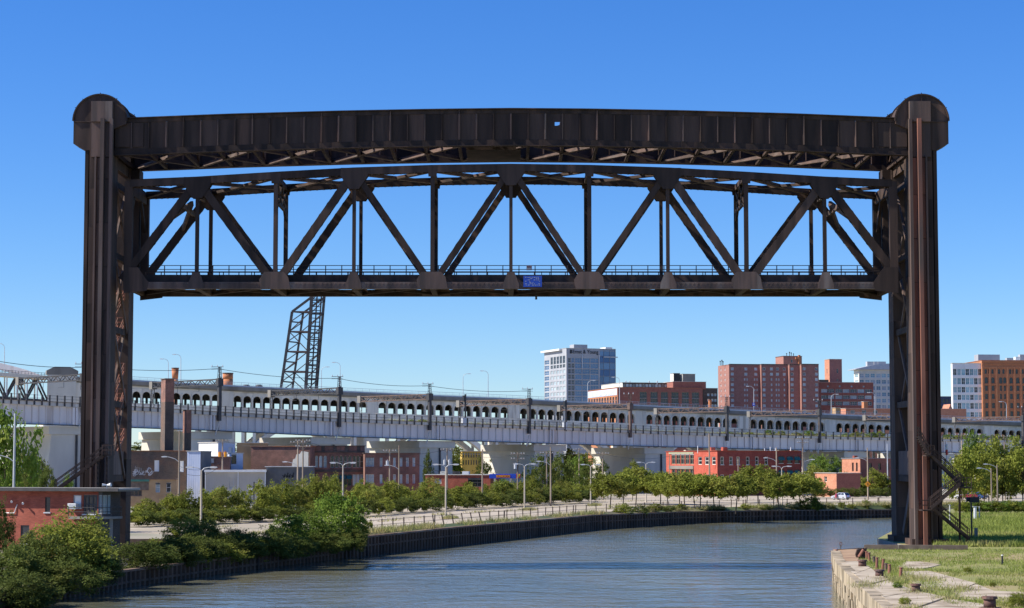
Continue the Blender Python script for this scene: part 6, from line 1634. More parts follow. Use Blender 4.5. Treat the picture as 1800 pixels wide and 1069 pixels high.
# overhead wires strung between poles, sagging
def wire(a, b, sag, label, r=.03):
    t = MB(); n = 10; pr = None
    for k in range(n + 1):
        f = k / n; p = a + (b - a) * f - up * (4 * sag * f * (1 - f))
        if pr: t.tube(pr, p, r, n=4, caps=False)
        pr = p
    tag(t.build('overhead_wire', 'wire_black'), label, 'wire', 'overhead wires between the poles')
wire(P_[1] - up * 6, P_[2] - up * 4.5, 1.2, 'wire sagging from the tall pale pole to the transformer pole')
wire(P_[1] - up * 6.8, P_[2] - up * 5.2, 1.5, 'lower wire sagging from the tall pale pole to the transformer pole')
wire(P_[2] - up * .3, P_[4] - up * .3, 1.2, 'wire from the transformer pole to the close pair of poles')
wire(P_[4] - up * .3, P_[7] - up * .3, 2.0, 'long wire from the close pair of poles to the twin transformer pole')
wire(P_[7] - up * .3, P_[9] - up * .3, 1.2, 'wire across the fuel canopy between two transformer poles')
wire(P_[9] - up * .3, P_[12] - up * .3, 1.2, 'wire from the canopy pole into the trees before the third pier')
wire(P_[6] - up * 2.5, P_[6] + Vector((14, 25, -7)), .4, 'service wire dropping from the annex lamp pole to the station roof')
wire(P_[13] - up * .3, P_[16] - up * .3, 1.0, 'wire before the pier to the red corner building')
wire(P_[18] - up * 4, P_[15] - up * .1, 1.0, 'wire across the dark red front below its windows')
a, b_ = at(-20, 632, 470), at(143, 646, 520)
wire(a, b_, 0.6, 'overhead line at upper left running to the gantry by the left tower', .07)
wire(at(143, 643, 486), at(382, 648, 518), .8, 'overhead line from the left tower gantry to the next gantry', .06)
wire(at(382, 648, 518), at(593, 665, 548), .8, 'overhead line from the tall gantry to the one past the bascule leaf', .06)
wire(at(593, 665, 548), at(752, 678, 575), .8, 'overhead line between the gantries over the arched building', .06)
wire(at(752, 678, 575), at(927, 687, 603), .8, 'overhead line between the gantries left of the glass tower', .06)

def car_meshes(paint):
    """hatchback body on wheels, about 4.4 m, facing +x"""
    parts = {}
    m = MB(); W = .88
    low = [(-2.15, .35), (-2.2, .62), (-2.1, .92), (-1.9, 1.0), (1.0, .98), (1.9, .84), (2.18, .62), (2.2, .38), (1.85, .28), (-1.9, .28)]
    m.prism([(x, -W, z) for x, z in low], (0, 2 * W, 0)); parts['body'] = m.mesh('car_body', paint)
    m = MB(); c0 = [(-2.0, .985), (-1.55, 1.52), (.15, 1.55), (1.05, .985)]
    vs = [(x, s * (W - .05 - (z - .98) * .28), z) for s in (-1, 1) for x, z in c0]; m.add(vs, [(0, 1, 2, 3), (7, 6, 5, 4), (0, 4, 5, 1), (1, 5, 6, 2), (2, 6, 7, 3), (3, 7, 4, 0)]); parts['cabin'] = m.mesh('car_cabin', paint)
    m = MB()
    for s in (-1, 1):
        for x0, x1, x2, x3 in ((-1.55, -.72, -.72, -1.42), (-.62, .28, .12, -.62), (.36, .86, .18, .20)):
            y0, y1 = s * (W - .05 - .02 + .012), s * (W - .05 - .5 * .28 + .012)
            m.quad((x0, y0 - s * .01, 1.05), (x1, y0 - s * .01, 1.05), (x2, y1, 1.47), (x3, y1, 1.47))
    parts['side_window'] = m.mesh('side_window', 'glass_dark')
    m = MB(); m.quad((-1.975, -.7, 1.04), (-1.975, .7, 1.04), (-1.60, .6, 1.48), (-1.60, -.6, 1.48)); parts['rear_window'] = m.mesh('rear_window', 'glass_dark')
    m = MB(); m.quad((.99, -.7, 1.04), (.99, .7, 1.04), (.22, .6, 1.52), (.22, -.6, 1.52)); parts['windscreen'] = m.mesh('windscreen', 'glass_dark')
    m = MB(); m.tube((0, -.11, 0), (0, .11, 0), .33, n=16); parts['tyre'] = m.mesh('tyre', 'tyre')
    m = MB(); m.tube((0, -.115, 0), (0, .115, 0), .2, n=10); parts['rim'] = m.mesh('rim', 'light_metal')
    m = MB(); m.box((0, 0, 0), (.06, .3, .22)); parts['tail_light'] = m.mesh('tail_light', 'tail_red')
    m = MB(); m.box((0, 0, 0), (.08, .36, .14)); parts['headlight'] = m.mesh('headlight', 'lamp_white')
    m = MB(); m.box((0, 0, 0), (.12, 1.7, .16)); parts['bumper'] = m.mesh('bumper', 'black_paint')
    return parts
def car(p, rz, paint, label, cat='car', sc=1.0, group=None, name='parked_car'):
    t = thing(name, label, cat, p, rz, group); ms = car_meshes(paint)
    t.scale = (sc, sc, sc * 1.06)
    body = link_mesh('body', ms['body'], t)
    link_mesh('cabin', ms['cabin'], t); link_mesh('side_windows', ms['side_window'], t); link_mesh('rear_window', ms['rear_window'], t); link_mesh('windscreen', ms['windscreen'], t)
    for x in (-1.35, 1.35):
        for y in (-.80, .80):
            w_ = link_mesh('wheel', ms['tyre'], t, (x, y, .33)); link_mesh('rim', ms['rim'], w_)
    for y in (-.7, .7):
        link_mesh('tail_light', ms['tail_light'], t, (-2.17, y, .82)); link_mesh('headlight', ms['headlight'], t, (2.14, y, .68))
    link_mesh('bumper', ms['bumper'], t, (-2.16, 0, .46)); link_mesh('bumper', ms['bumper'], t, (2.17, 0, .42))
    return t
p = gnd(1478, 878.5); suv = car(p, rad(133), 'car_silver', 'silver estate car parked alone on the gravel lot with its door ajar', sc=1.05)
m = MB(); m.prism([(1.0, .88, .4), (1.0, .88, 1.0), (.35, 1.0, 1.45), (.2, 1.35, .95), (.15, 1.4, .42)], (.05, .03, 0)); o = link_mesh('open_door', m.mesh('open_door', 'car_red'), suv)
for px, py, rz, pt, lb in ((1694, 877, 160, 'car_white', 'white car parked right of the right tower stairs'), (1702, 877.5, 165, 'car_red', 'dark red car parked between white and blue cars'), (1712, 877.5, 165, 'car_blue', 'blue car parked behind the black post'), (1721, 877, 10, 'car_grey', 'dark grey car at the end of the parked row'),
                       (1698, 866, 10, 'car_red', 'red car on the road beyond the parked row'), (1716, 852, 170, 'car_grey', 'dark car under the big tree by the right tower'), (897, 872, 5, 'car_white', 'white car half hidden behind the hedge below the canopy'), (1002, 868, 5, 'car_grey', 'grey car behind the hedge by the dark trees')):
    car(gnd(px, py), rad(rz), pt, lb, sc=1.05, group='cars parked beyond the trees')
# small lot office hut and gate at left behind the big bush
q = gnd(492, 912); t = thing('gate_frame', 'white open timber gate frame half hidden behind the riverside bush', 'gate', q)
for x, h in ((-.9, 2.6), (.5, 2.6), (1.6, 1.7), (2.6, 2.6)): m = MB(); m.bar(q + Vector((x, 0, 0)), q + Vector((x, 0, h)), .2, .2); m.build('post', 'white_paint', t)
m = MB(); m.bar(q + Vector((-1.1, 0, 2.6)), q + Vector((.8, 0, 2.6)), .2, .2); m.bar(q + Vector((.5, 0, 1.7)), q + Vector((2.6, 0, 1.7)), .18, .18); m.build('rail', 'white_paint', t)
q = gnd(446, 913); t = thing('lot_sign', 'dark sign post with a round white dial and small pale lettered board in the hedge', 'sign', q)
m = MB(); m.bar(q, q + up * 6.0, .16, .16); m.bar(q + up * 5.2 - Vector((.9, 0, 0)), q + up * 5.2 + Vector((.9, 0, 0)), .12, .12); m.build('post', 'dark_steel', t)
m = MB(); m.tube(q + up * 4.9 + Vector((-.55, -.1, 0)), q + up * 4.9 + Vector((-.55, -.2, 0)), .34, n=14); m.build('dial', 'white_paint', t); m = MB(); m.box(q + up * 4.4 + Vector((.6, -.1, 0)), (.9, .08, .8)); m.build('board', 'cream_trim', t)

# right bank furniture
def flat_post(px, pyb, pyt, Y, wd, mat, name, label, cat, extra=None):
    p = at(px, pyb, Y); q = at(px, pyt, Y); t = thing(name, label, cat, p)
    m = MB(); m.bar(p, q, wd, wd * .6, (1, 0, 0)); m.build('post', mat, t); m = MB(); m.box(q + up * .04, (wd * 1.3, wd * 1.1, .08)); m.build('cap', 'light_metal', t); return t, p, q
flat_post(1669.5, 921, 888, 255, .17, 'white_paint', 'white_post', 'white striped post standing by the stair of the right tower', 'post')
t, p, q = flat_post(1714, 914, 891, 325, .55, 'white_paint', 'marker_board', 'leaning white marker board in the tall grass right of the stair', 'marker'); m = MB(); m.bar(p + Vector((.7, .1, 0)), q + Vector((.7, .1, .1)), .3, .12, (1, 0, 0)); m.build('brace', 'stone_grey', t)
p = gnd(1708.5, 950); q = at(1707, 878, p.y); t = thing('signal_lamp', 'black post with a hooded signal box right of the tower stairs', 'signal', p)
m = MB(); m.tube(p, q, .1, .09, 8); m.build('post', 'black_paint', t); m = MB(); m.span(q.x - .2, q.x + .9, q.y - .3, q.y + .3, q.z - .35, q.z + .28); m.build('housing', 'black_paint', t); m = MB(); m.tube(q + Vector((-.2, 0, 0)), q + Vector((-.55, 0, 0)), .25, .3, 10); m.build('hood', 'black_paint', t)
m = MB(); m.box(p + Vector((.5, 0, .9)), (.35, .3, 1.1)); m.build('control_box', 'dark_concrete', t)
p = at(1664, 786, 236); t = thing('tower_lamp', 'white and red beacon lamp at the landing of the right tower', 'lamp', p); 
m = MB(); m.tube(p - up * 2, p - up * .3, .07, n=6); m.build('stand', 'white_paint', t); m = MB(); m.tube(p - up * .3, p + up * .35, .17, n=8); m.build('lens', 'white_paint', t); m = MB(); m.tube(p - up * .9, p - up * .31, .14, n=8); m.build('base', 'sign_red', t)
t = thing('stone_kerb', 'grey stone kerb crossing the grass right of the tower', 'kerb', gnd(1720, 945)); a, b_ = gnd(1700, 949), gnd(1830, 946)
for k in range(9): m = MB(); m.bar(a + (b_ - a) * (k / 9) + up * .1, a + (b_ - a) * ((k + .96) / 9) + up * .1, .4, .24); m.build('kerb_stone', 'dark_concrete', t)
# ================================================================ VEGETATION
def crown_mesh(name, seed, rx, rz, z0, nclump, nleaf, leaf, mat, up_bias=.35, hollow=.45, squash=1.0, ragged=.25):
    """leaf clumps spread through an uneven ellipsoid; each leaf a small folded quad"""
    R = random.Random(seed); vs, fs = [], []
    ph = [R.uniform(0, 6.28) for _ in range(4)]
    cz = z0 + rz
    for c in range(nclump):
        th = R.uniform(0, 2 * PI); cphi = R.uniform(-.85, 1); r = (R.random() ** .45) * (1 - hollow) + hollow
        s = math.sqrt(max(0, 1 - cphi * cphi)); wob = 1 + ragged * (math.sin(2 * th + ph[0]) * .5 + math.sin(3 * th + ph[1] + cphi * 2) * .5) + R.uniform(-.12, .12)
        cc = Vector((rx * r * s * math.cos(th) * wob, rx * r * s * math.sin(th) * wob * squash, cz + rz * r * cphi * (1 + ragged * .5 * math.sin(2 * th + ph[2]))))
        cr = R.uniform(.5, 1.1) * rx * .26
        nn = int(nleaf * R.uniform(.6, 1.4))
        for _ in range(nn):
            d = Vector((R.gauss(0, 1), R.gauss(0, 1), R.gauss(0, .6))); d = d.normalized() * cr * R.random() ** .5
            p = cc + d
            if p.z < z0 * .5: continue
            nrm = Vector((R.gauss(0, 1), R.gauss(0, 1), R.gauss(0, 1) + up_bias * 3)).normalized()
            a = nrm.cross(Vector((R.random() - .5, R.random() - .5, .3))).normalized(); b = nrm.cross(a); l = leaf * R.uniform(.55, 1.3)
            a *= l * .5; b *= l * .33
            k = len(vs)
            vs += [p - a, p - b + nrm * l * .06, p + a, p + b + nrm * l * .06]
            fs += [(k, k + 1, k + 2, k + 3)]
    me = bpy.data.meshes.new(name); me.from_pydata([tuple(v) for v in vs], [], fs); me.materials.append(MATS[mat]); me.update(); return me
def trunk_mesh(name, seed, h, r, spread, nl=6, mat='bark'):
    R = random.Random(seed); m = MB(); p = Vector((0, 0, -.2)); q = Vector((R.uniform(-.1, .1), R.uniform(-.1, .1), h * .45)); m.tube(p, q, r, r * .75, 7)
    top = q + Vector((R.uniform(-.2, .2), R.uniform(-.2, .2), h * .4)); m.tube(q, top, r * .75, r * .35, 6)
    for k in range(nl):
        a = 2 * PI * k / nl + R.uniform(-.4, .4); s = q + (top - q) * R.uniform(0, .7); e = s + Vector((math.cos(a) * spread * R.uniform(.5, 1), math.sin(a) * spread * R.uniform(.5, 1), h * R.uniform(.15, .4)))
        m.tube(s, e, r * .4, r * .12, 5); mid = (s + e) / 2; m.tube(mid, mid + Vector((R.uniform(-1, 1), R.uniform(-1, 1), h * .2)) * .6, r * .2, r * .06, 4)
    return m.mesh(name, mat, True)
random.seed(5)
KINDS = {}
for nm, n, args in (('street', 5, dict(rx=1.0, rz=.62, z0=.48, nclump=100, nleaf=52, leaf=.11, mat='leaf_mid', hollow=.3)),
                    ('bushy', 6, dict(rx=1.0, rz=.85, z0=.08, nclump=105, nleaf=50, leaf=.105, mat='leaf_mid', hollow=.3, ragged=.5)),
                    ('yellow', 3, dict(rx=1.0, rz=.8, z0=.2, nclump=95, nleaf=48, leaf=.108, mat='leaf_yellow', hollow=.3, ragged=.5)),
                    ('dark', 4, dict(rx=1.0, rz=1.0, z0=.1, nclump=115, nleaf=48, leaf=.10, mat='leaf_dark', hollow=.35, ragged=.35)),
                    ('bright', 3, dict(rx=1.0, rz=.85, z0=.05, nclump=130, nleaf=40, leaf=.10, mat='leaf_bright', hollow=.3, ragged=.35)),
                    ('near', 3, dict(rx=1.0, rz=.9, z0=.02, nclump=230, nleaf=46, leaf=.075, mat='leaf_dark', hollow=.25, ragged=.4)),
                    ('nearmid', 2, dict(rx=1.0, rz=.9, z0=.02, nclump=230, nleaf=46, leaf=.075, mat='leaf_mid', hollow=.25, ragged=.4))):
    KINDS[nm] = [crown_mesh(nm + '_crown', 100 * len(KINDS) + k, **args) for k in range(n)]
TRUNKS = [trunk_mesh('tree_trunk', 40 + k, 1.0, .035, .45, 7) for k in range(4)]
_cnt = {}
def tree(kind, p, w_, h, label, group=None, cat='tree', name='tree', trunk=True, tint=None):
    """w_ crown width, h height in metres"""
    k = _cnt.get(kind, 0); _cnt[kind] = k + 1
    zz = {'street': 1.72, 'bushy': 1.78, 'yellow': 1.8, 'dark': 2.1, 'bright': 1.75, 'near': 1.82, 'nearmid': 1.82}[kind]
    t = thing(name, label, cat, p, random.uniform(0, 6.28), group)
    c = link_mesh('crown', KINDS[kind][k % len(KINDS[kind])], t); c.scale = (w_ / 2.15, w_ / 2.15, h / zz)
    if trunk:
        c = link_mesh('trunk', TRUNKS[k % 4], t); c.scale = (w_ * .42, w_ * .42, h * .82)
    return t
def base_y(px): return interp(px, [225, 430, 640, 780, 900, 1045], [925, 917, 906, 896, 889, 881])
def span_m(p, px_w): return px_w * p.y / F
def tree_px(kind, px, pyb, pyt, pw, label, group=None, **k):
    p = gnd(px, pyb); return tree(kind, p, span_m(p, pw), span_m(p, pyb - pyt), label, group, **k)
# row of bushy trees along the edge of the lot
n = 0
front_px = [242, 270, 300, 330, 362, 392, 420, 462, 492, 524, 556, 588, 622, 655, 688, 716, 744, 772, 800, 828, 856, 884, 910, 936, 962, 988, 1012, 1034]
for i, px in enumerate(front_px):
    yb = base_y(px) - random.uniform(0, 2); yt = interp(px, [240, 300, 350, 420, 480, 560, 600, 640, 700, 760, 850, 900, 1000, 1040], [886, 868, 872, 866, 850, 846, 850, 856, 853, 851, 848, 846, 846, 848]) + random.uniform(-10, 9)
    kd = 'yellow' if i % 4 == 1 else 'bushy'
    tree_px(kd, px, yb, yt, random.uniform(36, 62), '%s bushy tree in the lot edge row, %s from the left tower' % ('yellowish' if kd == 'yellow' else 'green', ORD[i]), 'row of bushy trees along the gravel lot')
for i, px in enumerate([255, 318, 380, 470, 505, 540, 573, 640, 700, 760, 815, 870, 925, 985]):
    yb = base_y(px) - 9; yt = interp(px, [250, 330, 430, 500, 570, 640, 760, 1000], [876, 868, 862, 840, 840, 852, 848, 842]) + random.uniform(-9, 7)
    tree_px('bushy' if i % 3 else 'yellow', px, yb, yt, random.uniform(48, 60), 'taller tree of the second row behind the lot edge, %s from the left tower' % ORD[i], 'second row of trees behind the lot edge')
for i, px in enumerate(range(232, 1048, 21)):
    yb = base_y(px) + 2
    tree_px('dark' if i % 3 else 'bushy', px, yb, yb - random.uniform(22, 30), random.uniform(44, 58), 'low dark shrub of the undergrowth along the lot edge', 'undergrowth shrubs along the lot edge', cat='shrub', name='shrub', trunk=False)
# trees with clear trunks at the bend
tr = [(1072, 893, 838, 66), (1095, 887, 836, 60), (1117, 886, 826, 58), (1161, 887, 834, 62), (1172, 891, 838, 58), (1195, 892.5, 834, 62), (1204, 888, 836, 60), (1220, 884, 838, 56), (1231, 893, 838, 60), (1256, 893, 840, 64), (1293, 894, 838, 66), (1333, 890, 823, 72), (1370, 894, 843, 64), (1406, 889, 836, 62), (1312, 884, 842, 56), (1425, 884, 842, 50)]
wh = ['beside the bend lamp', 'second behind the bend lamp', 'with the bright crown before the pier', 'left of the red corner building', 'before the big paned windows', 'under the big paned windows', 'just behind the paned window trees', 'far back before the bright red corner', 'before the bright red corner', 'at the red building corner', 'before the white framed windows', 'tallest and broadest of the row', 'before the lamp by the awnings', 'last of the row at right', 'standing farther back before the white framed windows', 'at the right end behind the last trunk']
for (px, yb, yt, pw), wl__ in zip(tr, wh):
    tree_px('street', px, yb, yt - 3, pw * 1.22, 'round headed street tree with a dark trunk, ' + wl__, 'round headed trees on the gravel lot')
tree_px('yellow', 1112, 880, 814, 44, 'light yellow green tree top rising above the row before the third pier', None)
# right of the row
for px, yb, yt, pw, kd, lb in ((1428, 872, 822, 62, 'yellow', 'yellowish tree left of the salmon garage'), (1462, 870, 828, 56, 'yellow', 'reddish yellow tree in front of the salmon garage'), (1492, 872, 832, 48, 'bushy', 'low tree before the sunlit salmon wall'), (1535, 872, 828, 60, 'bushy', 'tree before the dark salmon building front'), (1560, 872, 838, 44, 'bushy', 'tree hard against the left side of the right tower'),
                               (1440, 866, 800, 50, 'bright', 'bright green tree behind the awning building'), (1470, 862, 806, 44, 'bright', 'bright tree between the tall insulator pole and salmon building'), (1415, 868, 842, 40, 'bushy', 'small tree right below the tall insulator pole')):
    tree_px(kd, px, yb, yt, pw, lb, 'trees between the red and salmon buildings')
for i, px in enumerate(range(1438, 1572, 15)): tree_px('dark', px, 875, 858, 26, 'dark low hedge shrub behind the silver car, %s from the red corner building' % ORD[i], 'hedge shrubs behind the silver car', cat='shrub', name='shrub', trunk=False)
# dark trees under the viaduct
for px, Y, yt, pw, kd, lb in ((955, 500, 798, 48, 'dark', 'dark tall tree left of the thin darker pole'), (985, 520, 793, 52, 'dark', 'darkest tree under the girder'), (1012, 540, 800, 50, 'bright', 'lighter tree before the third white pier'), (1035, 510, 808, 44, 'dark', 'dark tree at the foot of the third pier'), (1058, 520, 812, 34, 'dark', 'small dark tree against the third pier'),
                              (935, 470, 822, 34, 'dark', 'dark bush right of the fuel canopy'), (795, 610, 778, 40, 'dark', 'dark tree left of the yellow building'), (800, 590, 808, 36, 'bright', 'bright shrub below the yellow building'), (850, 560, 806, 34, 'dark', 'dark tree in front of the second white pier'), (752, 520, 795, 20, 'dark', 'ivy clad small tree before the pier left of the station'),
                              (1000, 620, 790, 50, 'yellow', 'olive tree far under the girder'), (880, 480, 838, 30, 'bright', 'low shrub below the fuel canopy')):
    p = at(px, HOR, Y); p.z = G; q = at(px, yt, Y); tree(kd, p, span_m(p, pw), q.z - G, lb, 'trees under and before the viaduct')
# far woods closing the view under the bridges
for i in range(16):
    px = 150 + i * 92; p = at(px, HOR, 980 + 40 * (i % 3)); p.z = G; tree('dark' if i % 2 else 'bushy', p, 36, 19 - i * .45, 'big distant tree far beyond the bridges, %s from the left' % ORD[i], 'distant trees beyond the road bridge')
# left edge
for px, Y, yt, pw, kd, lb in ((8, 268, 712, 120, 'bright', 'tall bright green tree at the left edge before the viaduct'), (60, 290, 792, 60, 'dark', 'dark tree beneath the left end of the viaduct'), (30, 300, 790, 70, 'dark', 'darker tree behind the tall left edge tree'), (85, 262, 822, 42, 'dark', 'small dark tree beside the stair of the left tower'), (118, 300, 835, 30, 'bright', 'bright weed tree left of the left tower foot')):
    p = at(px, HOR, Y); p.z = G; q = at(px, yt, Y); tree(kd, p, span_m(p, pw), q.z - G, lb, 'trees at the left edge behind the bridge house')
# right of the right tower
rt = [(1690, 460, 792, 70, 'bushy', 'dark green tree just right of the right tower'), (1712, 480, 764, 60, 'bright', 'light feathery tree standing up before the girder at right'), (1728, 470, 786, 78, 'bushy', 'broad tree behind the orange lamp pole'), (1762, 476, 780, 80, 'bushy', 'broad tree with the dark pole in it'), (1796, 470, 786, 74, 'bushy', 'tree cut by the right edge of the picture'), (1745, 520, 776, 60, 'dark', 'dark tree farther back under the girder at right'), (1785, 520, 778, 60, 'yellow', 'yellow green tree farther back at the right edge')]
for px, Y, yt, pw, kd, lb in rt:
    p = at(px, HOR, Y); p.z = G; q = at(px, yt, Y); tree(kd, p, span_m(p, pw), q.z - G, lb, 'big trees right of the right tower')
for px, yb, yt, pw, lb in ((1738, 882, 844, 40, 'small street tree left of the orange lamp pole'), (1754, 882, 846, 38, 'small street tree behind the pale thin lamp pole'), (1771, 882, 838, 54, 'small street tree with a broad crown near the right edge'), (1798, 880, 842, 44, 'small street tree at the right edge of the picture')):
    tree_px('street', px, yb, yt, pw, lb, 'small street trees beyond the right hedge')
for i in range(9):
    p = gnd(1692 + i * 14.5, 904); tree('bright' if i % 2 else 'bushy', p, 3.4, 2.3, 'leafy hedge shrub at the back of the right bank grass, %s from the tower stairs' % ORD[i], 'hedge at the back of the right bank', cat='shrub', name='shrub', trunk=False)
# river bank bushes on the far bank
def bank_bush(px, pyb, pyt, pw, kd, lb, Y=None, name='bush'):
    if Y is None:
        p = gnd(px, pyb, 1.6)
    else: p = at(px, pyb, Y)
    return tree(kd, p, span_m(p, pw), (pyb - pyt) * p.y / F, lb, 'bushes along the far bank', cat='bush', name=name, trunk=False)
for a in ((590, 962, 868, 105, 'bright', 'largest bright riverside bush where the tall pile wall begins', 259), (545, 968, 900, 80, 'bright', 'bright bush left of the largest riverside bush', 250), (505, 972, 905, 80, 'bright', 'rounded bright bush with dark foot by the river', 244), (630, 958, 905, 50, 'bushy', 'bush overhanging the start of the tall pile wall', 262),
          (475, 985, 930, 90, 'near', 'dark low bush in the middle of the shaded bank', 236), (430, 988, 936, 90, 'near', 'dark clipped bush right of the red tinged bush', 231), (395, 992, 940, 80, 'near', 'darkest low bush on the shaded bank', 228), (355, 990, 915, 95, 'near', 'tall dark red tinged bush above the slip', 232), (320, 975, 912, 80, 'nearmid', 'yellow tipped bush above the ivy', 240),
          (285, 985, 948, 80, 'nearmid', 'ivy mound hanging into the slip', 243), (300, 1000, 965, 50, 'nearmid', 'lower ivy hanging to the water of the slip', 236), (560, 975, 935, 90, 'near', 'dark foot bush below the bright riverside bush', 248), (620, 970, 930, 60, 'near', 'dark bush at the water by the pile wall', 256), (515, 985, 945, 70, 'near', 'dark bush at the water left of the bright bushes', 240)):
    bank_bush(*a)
# ivy and scrub hanging over the low pile wall
random.seed(33)
fpx = [900 + F * f[0] / f[1] for f in FAR[2:7]]
for i, px in enumerate(range(318, 640, 17)):
    Yw = interp(px, fpx, [f[1] for f in FAR[2:7]]); p = at(px, HOR, Yw); p = p + Vector((-1.2, .6, 0)); p.z = .7
    tree(('near', 'near', 'nearmid')[i % 3], p, random.uniform(4.5, 6.5), random.uniform(2.2, 3.6), '%s scrub clump hanging over the low pile wall, %s from the slip' % (('dark', 'dark', 'ivy like')[i % 3], ORD[i]), 'scrub over the low pile wall', cat='bush', name='bush', trunk=False)
for i in range(5):
    f = (i + .5) / 5; p = SLIP[3].lerp(Vector(FAR[3][:2]), f); tree('near', (p.x + 1, p.y, 1.2), 6, 3.0, 'ivy clump on the side wall of the slip, %s from the back' % ORD[i], 'ivy along the slip', cat='bush', name='bush', trunk=False)
# bushes by the bridge house
for px, Y, pyb, pyt, pw, kd, lb in ((125, 188, 1030, 908, 170, 'nearmid', 'big yellow tipped bush in front of the bridge house'), (158, 196, 1015, 925, 84, 'nearmid', 'feathery bush covering the corner of the bridge house'), (70, 184, 1040, 940, 120, 'near', 'dark bush before the bridge house door'), (20, 180, 1060, 960, 130, 'near', 'dark bush at the lower left edge'), (0, 192, 1000, 885, 50, 'near', 'dark bush at the left edge beside the house wall'),
                                    (110, 180, 1052, 985, 130, 'near', 'low dark bush on the bank below the house'), (180, 190, 1030, 975, 90, 'near', 'low dark bush near the corner of the low pile wall'), (40, 172, 1085, 1010, 150, 'near', 'dark leafy mass in the bottom left corner'), (140, 190, 1045, 960, 100, 'near', 'dark middle bush below the yellow tipped bush')):
    bank_bush(px, pyb, pyt, pw, kd, lb, Y)
# growth along the tall pile wall
random.seed(21)
for i, (px, pyb, pyt, pw, kd) in enumerate(((1095, 905, 886, 40, 'bushy'), (1125, 912, 888, 36, 'dark'), (1150, 900, 886, 40, 'bushy'), (1175, 900, 888, 30, 'dark'), (1195, 896, 886, 26, 'bushy'), (1265, 900, 890, 26, 'dark'), (1310, 896, 886, 24, 'bushy'), (1345, 900, 887, 30, 'dark'), (1405, 905, 880, 40, 'dark'), (1425, 908, 872, 46, 'bright'), (1440, 902, 884, 28, 'dark'), (1460, 898, 885, 22, 'dark'), (1480, 898, 882, 16, 'yellow'), (1495, 897, 886, 20, 'yellow'), (1521, 897, 880, 18, 'yellow'), (1557, 897, 886, 14, 'yellow'))):
    k = min(range(len(FAR)), key=lambda q: abs((900 + F * FAR[q][0] / FAR[q][1]) - px)); Yw = interp(px, [900 + F * f[0] / f[1] for f in FAR[6:14]], [f[1] for f in FAR[6:14]]) + 1.5
    p = at(px, pyb, Yw); tree(kd, p, span_m(p, pw), (pyb - pyt) * Yw / F, 'weedy bush growing on the pile wall edge, %s from the bend lamp' % ORD[i], 'weedy bushes on the tall pile wall', cat='bush', name='bush', trunk=False)
# weeds on the viaduct
for i, (px, w_, h) in enumerate(((735, 14, 4), (755, 20, 5), (1365, 22, 9), (1385, 18, 7), (1435, 24, 9), (1455, 20, 6), (1500, 16, 6), (1520, 24, 9), (1545, 26, 9), (1560, 20, 10), (1680, 20, 8), (1700, 24, 7), (1740, 22, 9), (1765, 26, 9), (1790, 22, 8), (1412, 20, 5), (1290, 24, 4), (1330, 18, 4))):
    p = vp(px, VCAP) - VN * 3 - up * .4; tree('yellow' if i % 2 else 'bright', p, span_m(p, w_), span_m(p, h + 3), 'weed bush growing on the viaduct track bed, %s from the left' % ORD[i], 'weeds on the viaduct', cat='weed', name='weed_bush', trunk=False)

# grass: blades as real geometry, one mass each
def grass(name, region, n, h, wd, mat, seed):
    R = random.Random(seed); vs, fs = [], []
    tries = 0
    while len(fs) < n and tries < n * 6:
        tries += 1
        p = region(R)
        if p is None: continue
        a = R.uniform(0, 2 * PI); l = h * R.uniform(.4, 1.3); w_ = wd * R.uniform(.6, 1.3); ln = Vector((R.gauss(0, .35), R.gauss(0, .35), 1)) * l
        d = Vector((math.cos(a), math.sin(a), 0)) * w_; k = len(vs)
        vs += [p - d, p + d, p + ln]; fs.append((k, k + 1, k + 2))
    me = bpy.data.meshes.new(name); me.from_pydata([tuple(v) for v in vs], [], fs); me.materials.append(MATS[mat]); me.update()
    o = link_mesh(name, me); o['kind'] = 'stuff'; return o
from mathutils import noise as MN
def rx_at(Y): return interp(Y, [y for x, y in RIGHT], [x for x, y in RIGHT])
def reg_near(R):
    px, py = R.uniform(1500, 1960), R.uniform(965, 1078)
    lim = interp(py, [965, 990, 1005, 1022, 1042, 1060], [1512, 1517, 1545, 1566, 1614, 1660])
    if px < lim: return None
    p = gnd(px, py)
    v = MN.noise(Vector((p.x * .25, p.y * .12, 0)))
    if v < -.12 and R.random() < .75: return None
    for poly in ((1584, 1006, 1667, 1022), (1597, 1015, 1715, 1037), (1626, 1030, 1790, 1052), (1593, 988, 1650, 998)):
        if poly[0] < px < poly[2] and poly[1] < py < poly[3] and R.random() < .93: return None
    return p
grass('grass', reg_near, 42000, .20, .025, 'grass_blade', 1)
def reg_strip(R):
    t_ = R.random(); px = 1514 + t_ * 150; py = 985 + t_ * 68; p = gnd(px + R.gauss(12, 12), py + R.uniform(-8, 4)); return p
grass('dock_edge_weeds', reg_strip, 2200, .38, .025, 'grass_blade', 2)
def reg_far(R):
    px, py = R.uniform(1640, 1960), 905 + 57 * R.random() ** 1.2
    p = gnd(px, py); return p if p.x > rx_at(p.y) + 1 else None
grass('tall_grass', reg_far, 48000, .6, .07, 'grass_blade', 3)
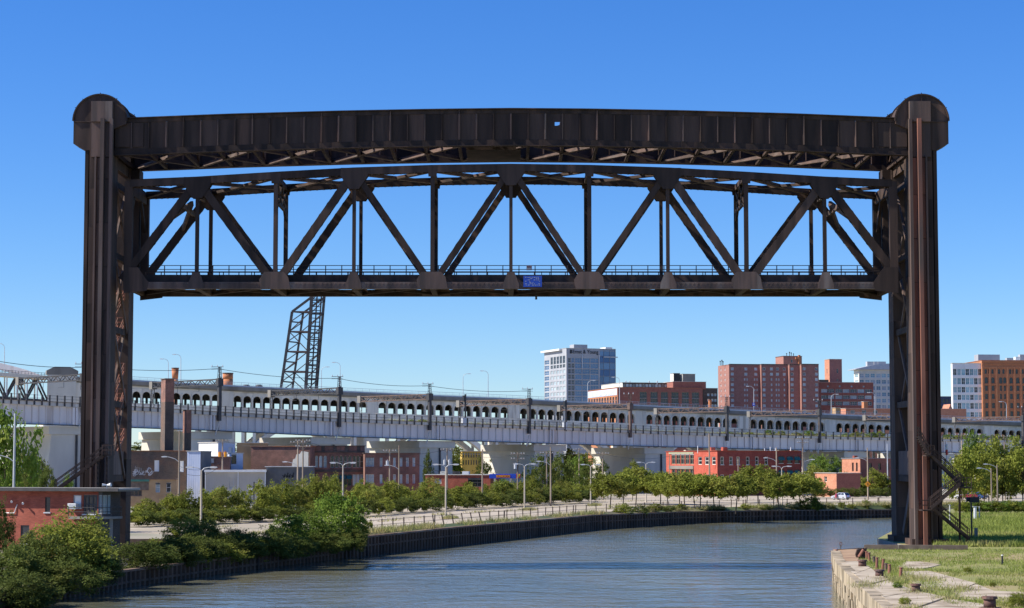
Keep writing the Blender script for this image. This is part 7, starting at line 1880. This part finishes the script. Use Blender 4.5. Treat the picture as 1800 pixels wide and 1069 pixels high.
def reg_crack(R):
    px, py = R.choice([(1525, 1031.6), (1562, 1022.6), (1613, 1042.6), (1665, 1053.5), (1601, 1075), (1597, 1020.4), (1690, 1038.5), (1640, 1022.5)]); return gnd(px + R.gauss(0, 14), py + R.gauss(0, 3.2)) + up * .08
grass('crack_weeds', reg_crack, 2600, .33, .022, 'dry_grass', 4)
def reg_wall(R):
    k = R.uniform(6, 11.99); i = int(k); f = k - i; a, b = INS[i], INS[i + 1]; p = a + (b - a) * f; c = Vector(FAR[i][:2]) + (Vector(FAR[i + 1][:2]) - Vector(FAR[i][:2])) * f
    if MN.noise(Vector((p.x * .12, p.y * .12, 3))) < -.05: return None
    q = c + (p - c) * R.random(); return Vector((q.x, q.y, G - .3 * (1 - R.random())))
grass('bank_weeds', reg_wall, 9000, .75, .05, 'dry_grass', 5)
def reg_via(R):
    px = R.uniform(690, 1840)
    if px < 1270 and R.random() < .6: return None
    p = vp(px, VCAP) - VN * R.uniform(.6, 5) - up * .4; return p
grass('track_grass', reg_via, 9000, 1.1, .1, 'dry_grass', 6)
def reg_lot(R):
    k = R.randrange(9); px0, py0, px1, py1 = ((353, 929, 700, 908), (660, 918, 1010, 889), (760, 906, 900, 897), (783, 912, 800, 911), (922, 897, 936, 896.5), (1038, 889, 1050, 888.6), (1050, 882, 1400, 878), (1420, 886, 1560, 884), (420, 942, 600, 921))[k]
    f = R.random(); p = gnd(px0 + (px1 - px0) * f + R.gauss(0, 4), py0 + (py1 - py0) * f + R.gauss(0, .5))
    if k in (0, 1, 2, 6, 7, 8) and MN.noise(Vector((p.x * .2, p.y * .2, 5))) < .12: return None
    return p
grass('lot_weeds', reg_lot, 3500, .5, .05, 'dry_grass', 8)
# leafy weed plants on the dock
for i, (px, py, hh, kd) in enumerate(((1702, 1008, .9, 'nearmid'), (1787, 1068, 1.5, 'nearmid'), (1590, 1066, 1.0, 'nearmid'), (1745, 1032, .6, 'nearmid'), (1578, 1036, .9, 'bright')  )):
    p = gnd(px, py); 
    hh *= .6; tree(kd, p, hh * 1.5, hh, '%s leafy weed clump among the dock slabs' % ('small', 'large dark', 'ragged', 'low', 'grassy', 'wall side')[i], 'weed clumps on the dock', cat='weed', name='weed_plant', trunk=False)
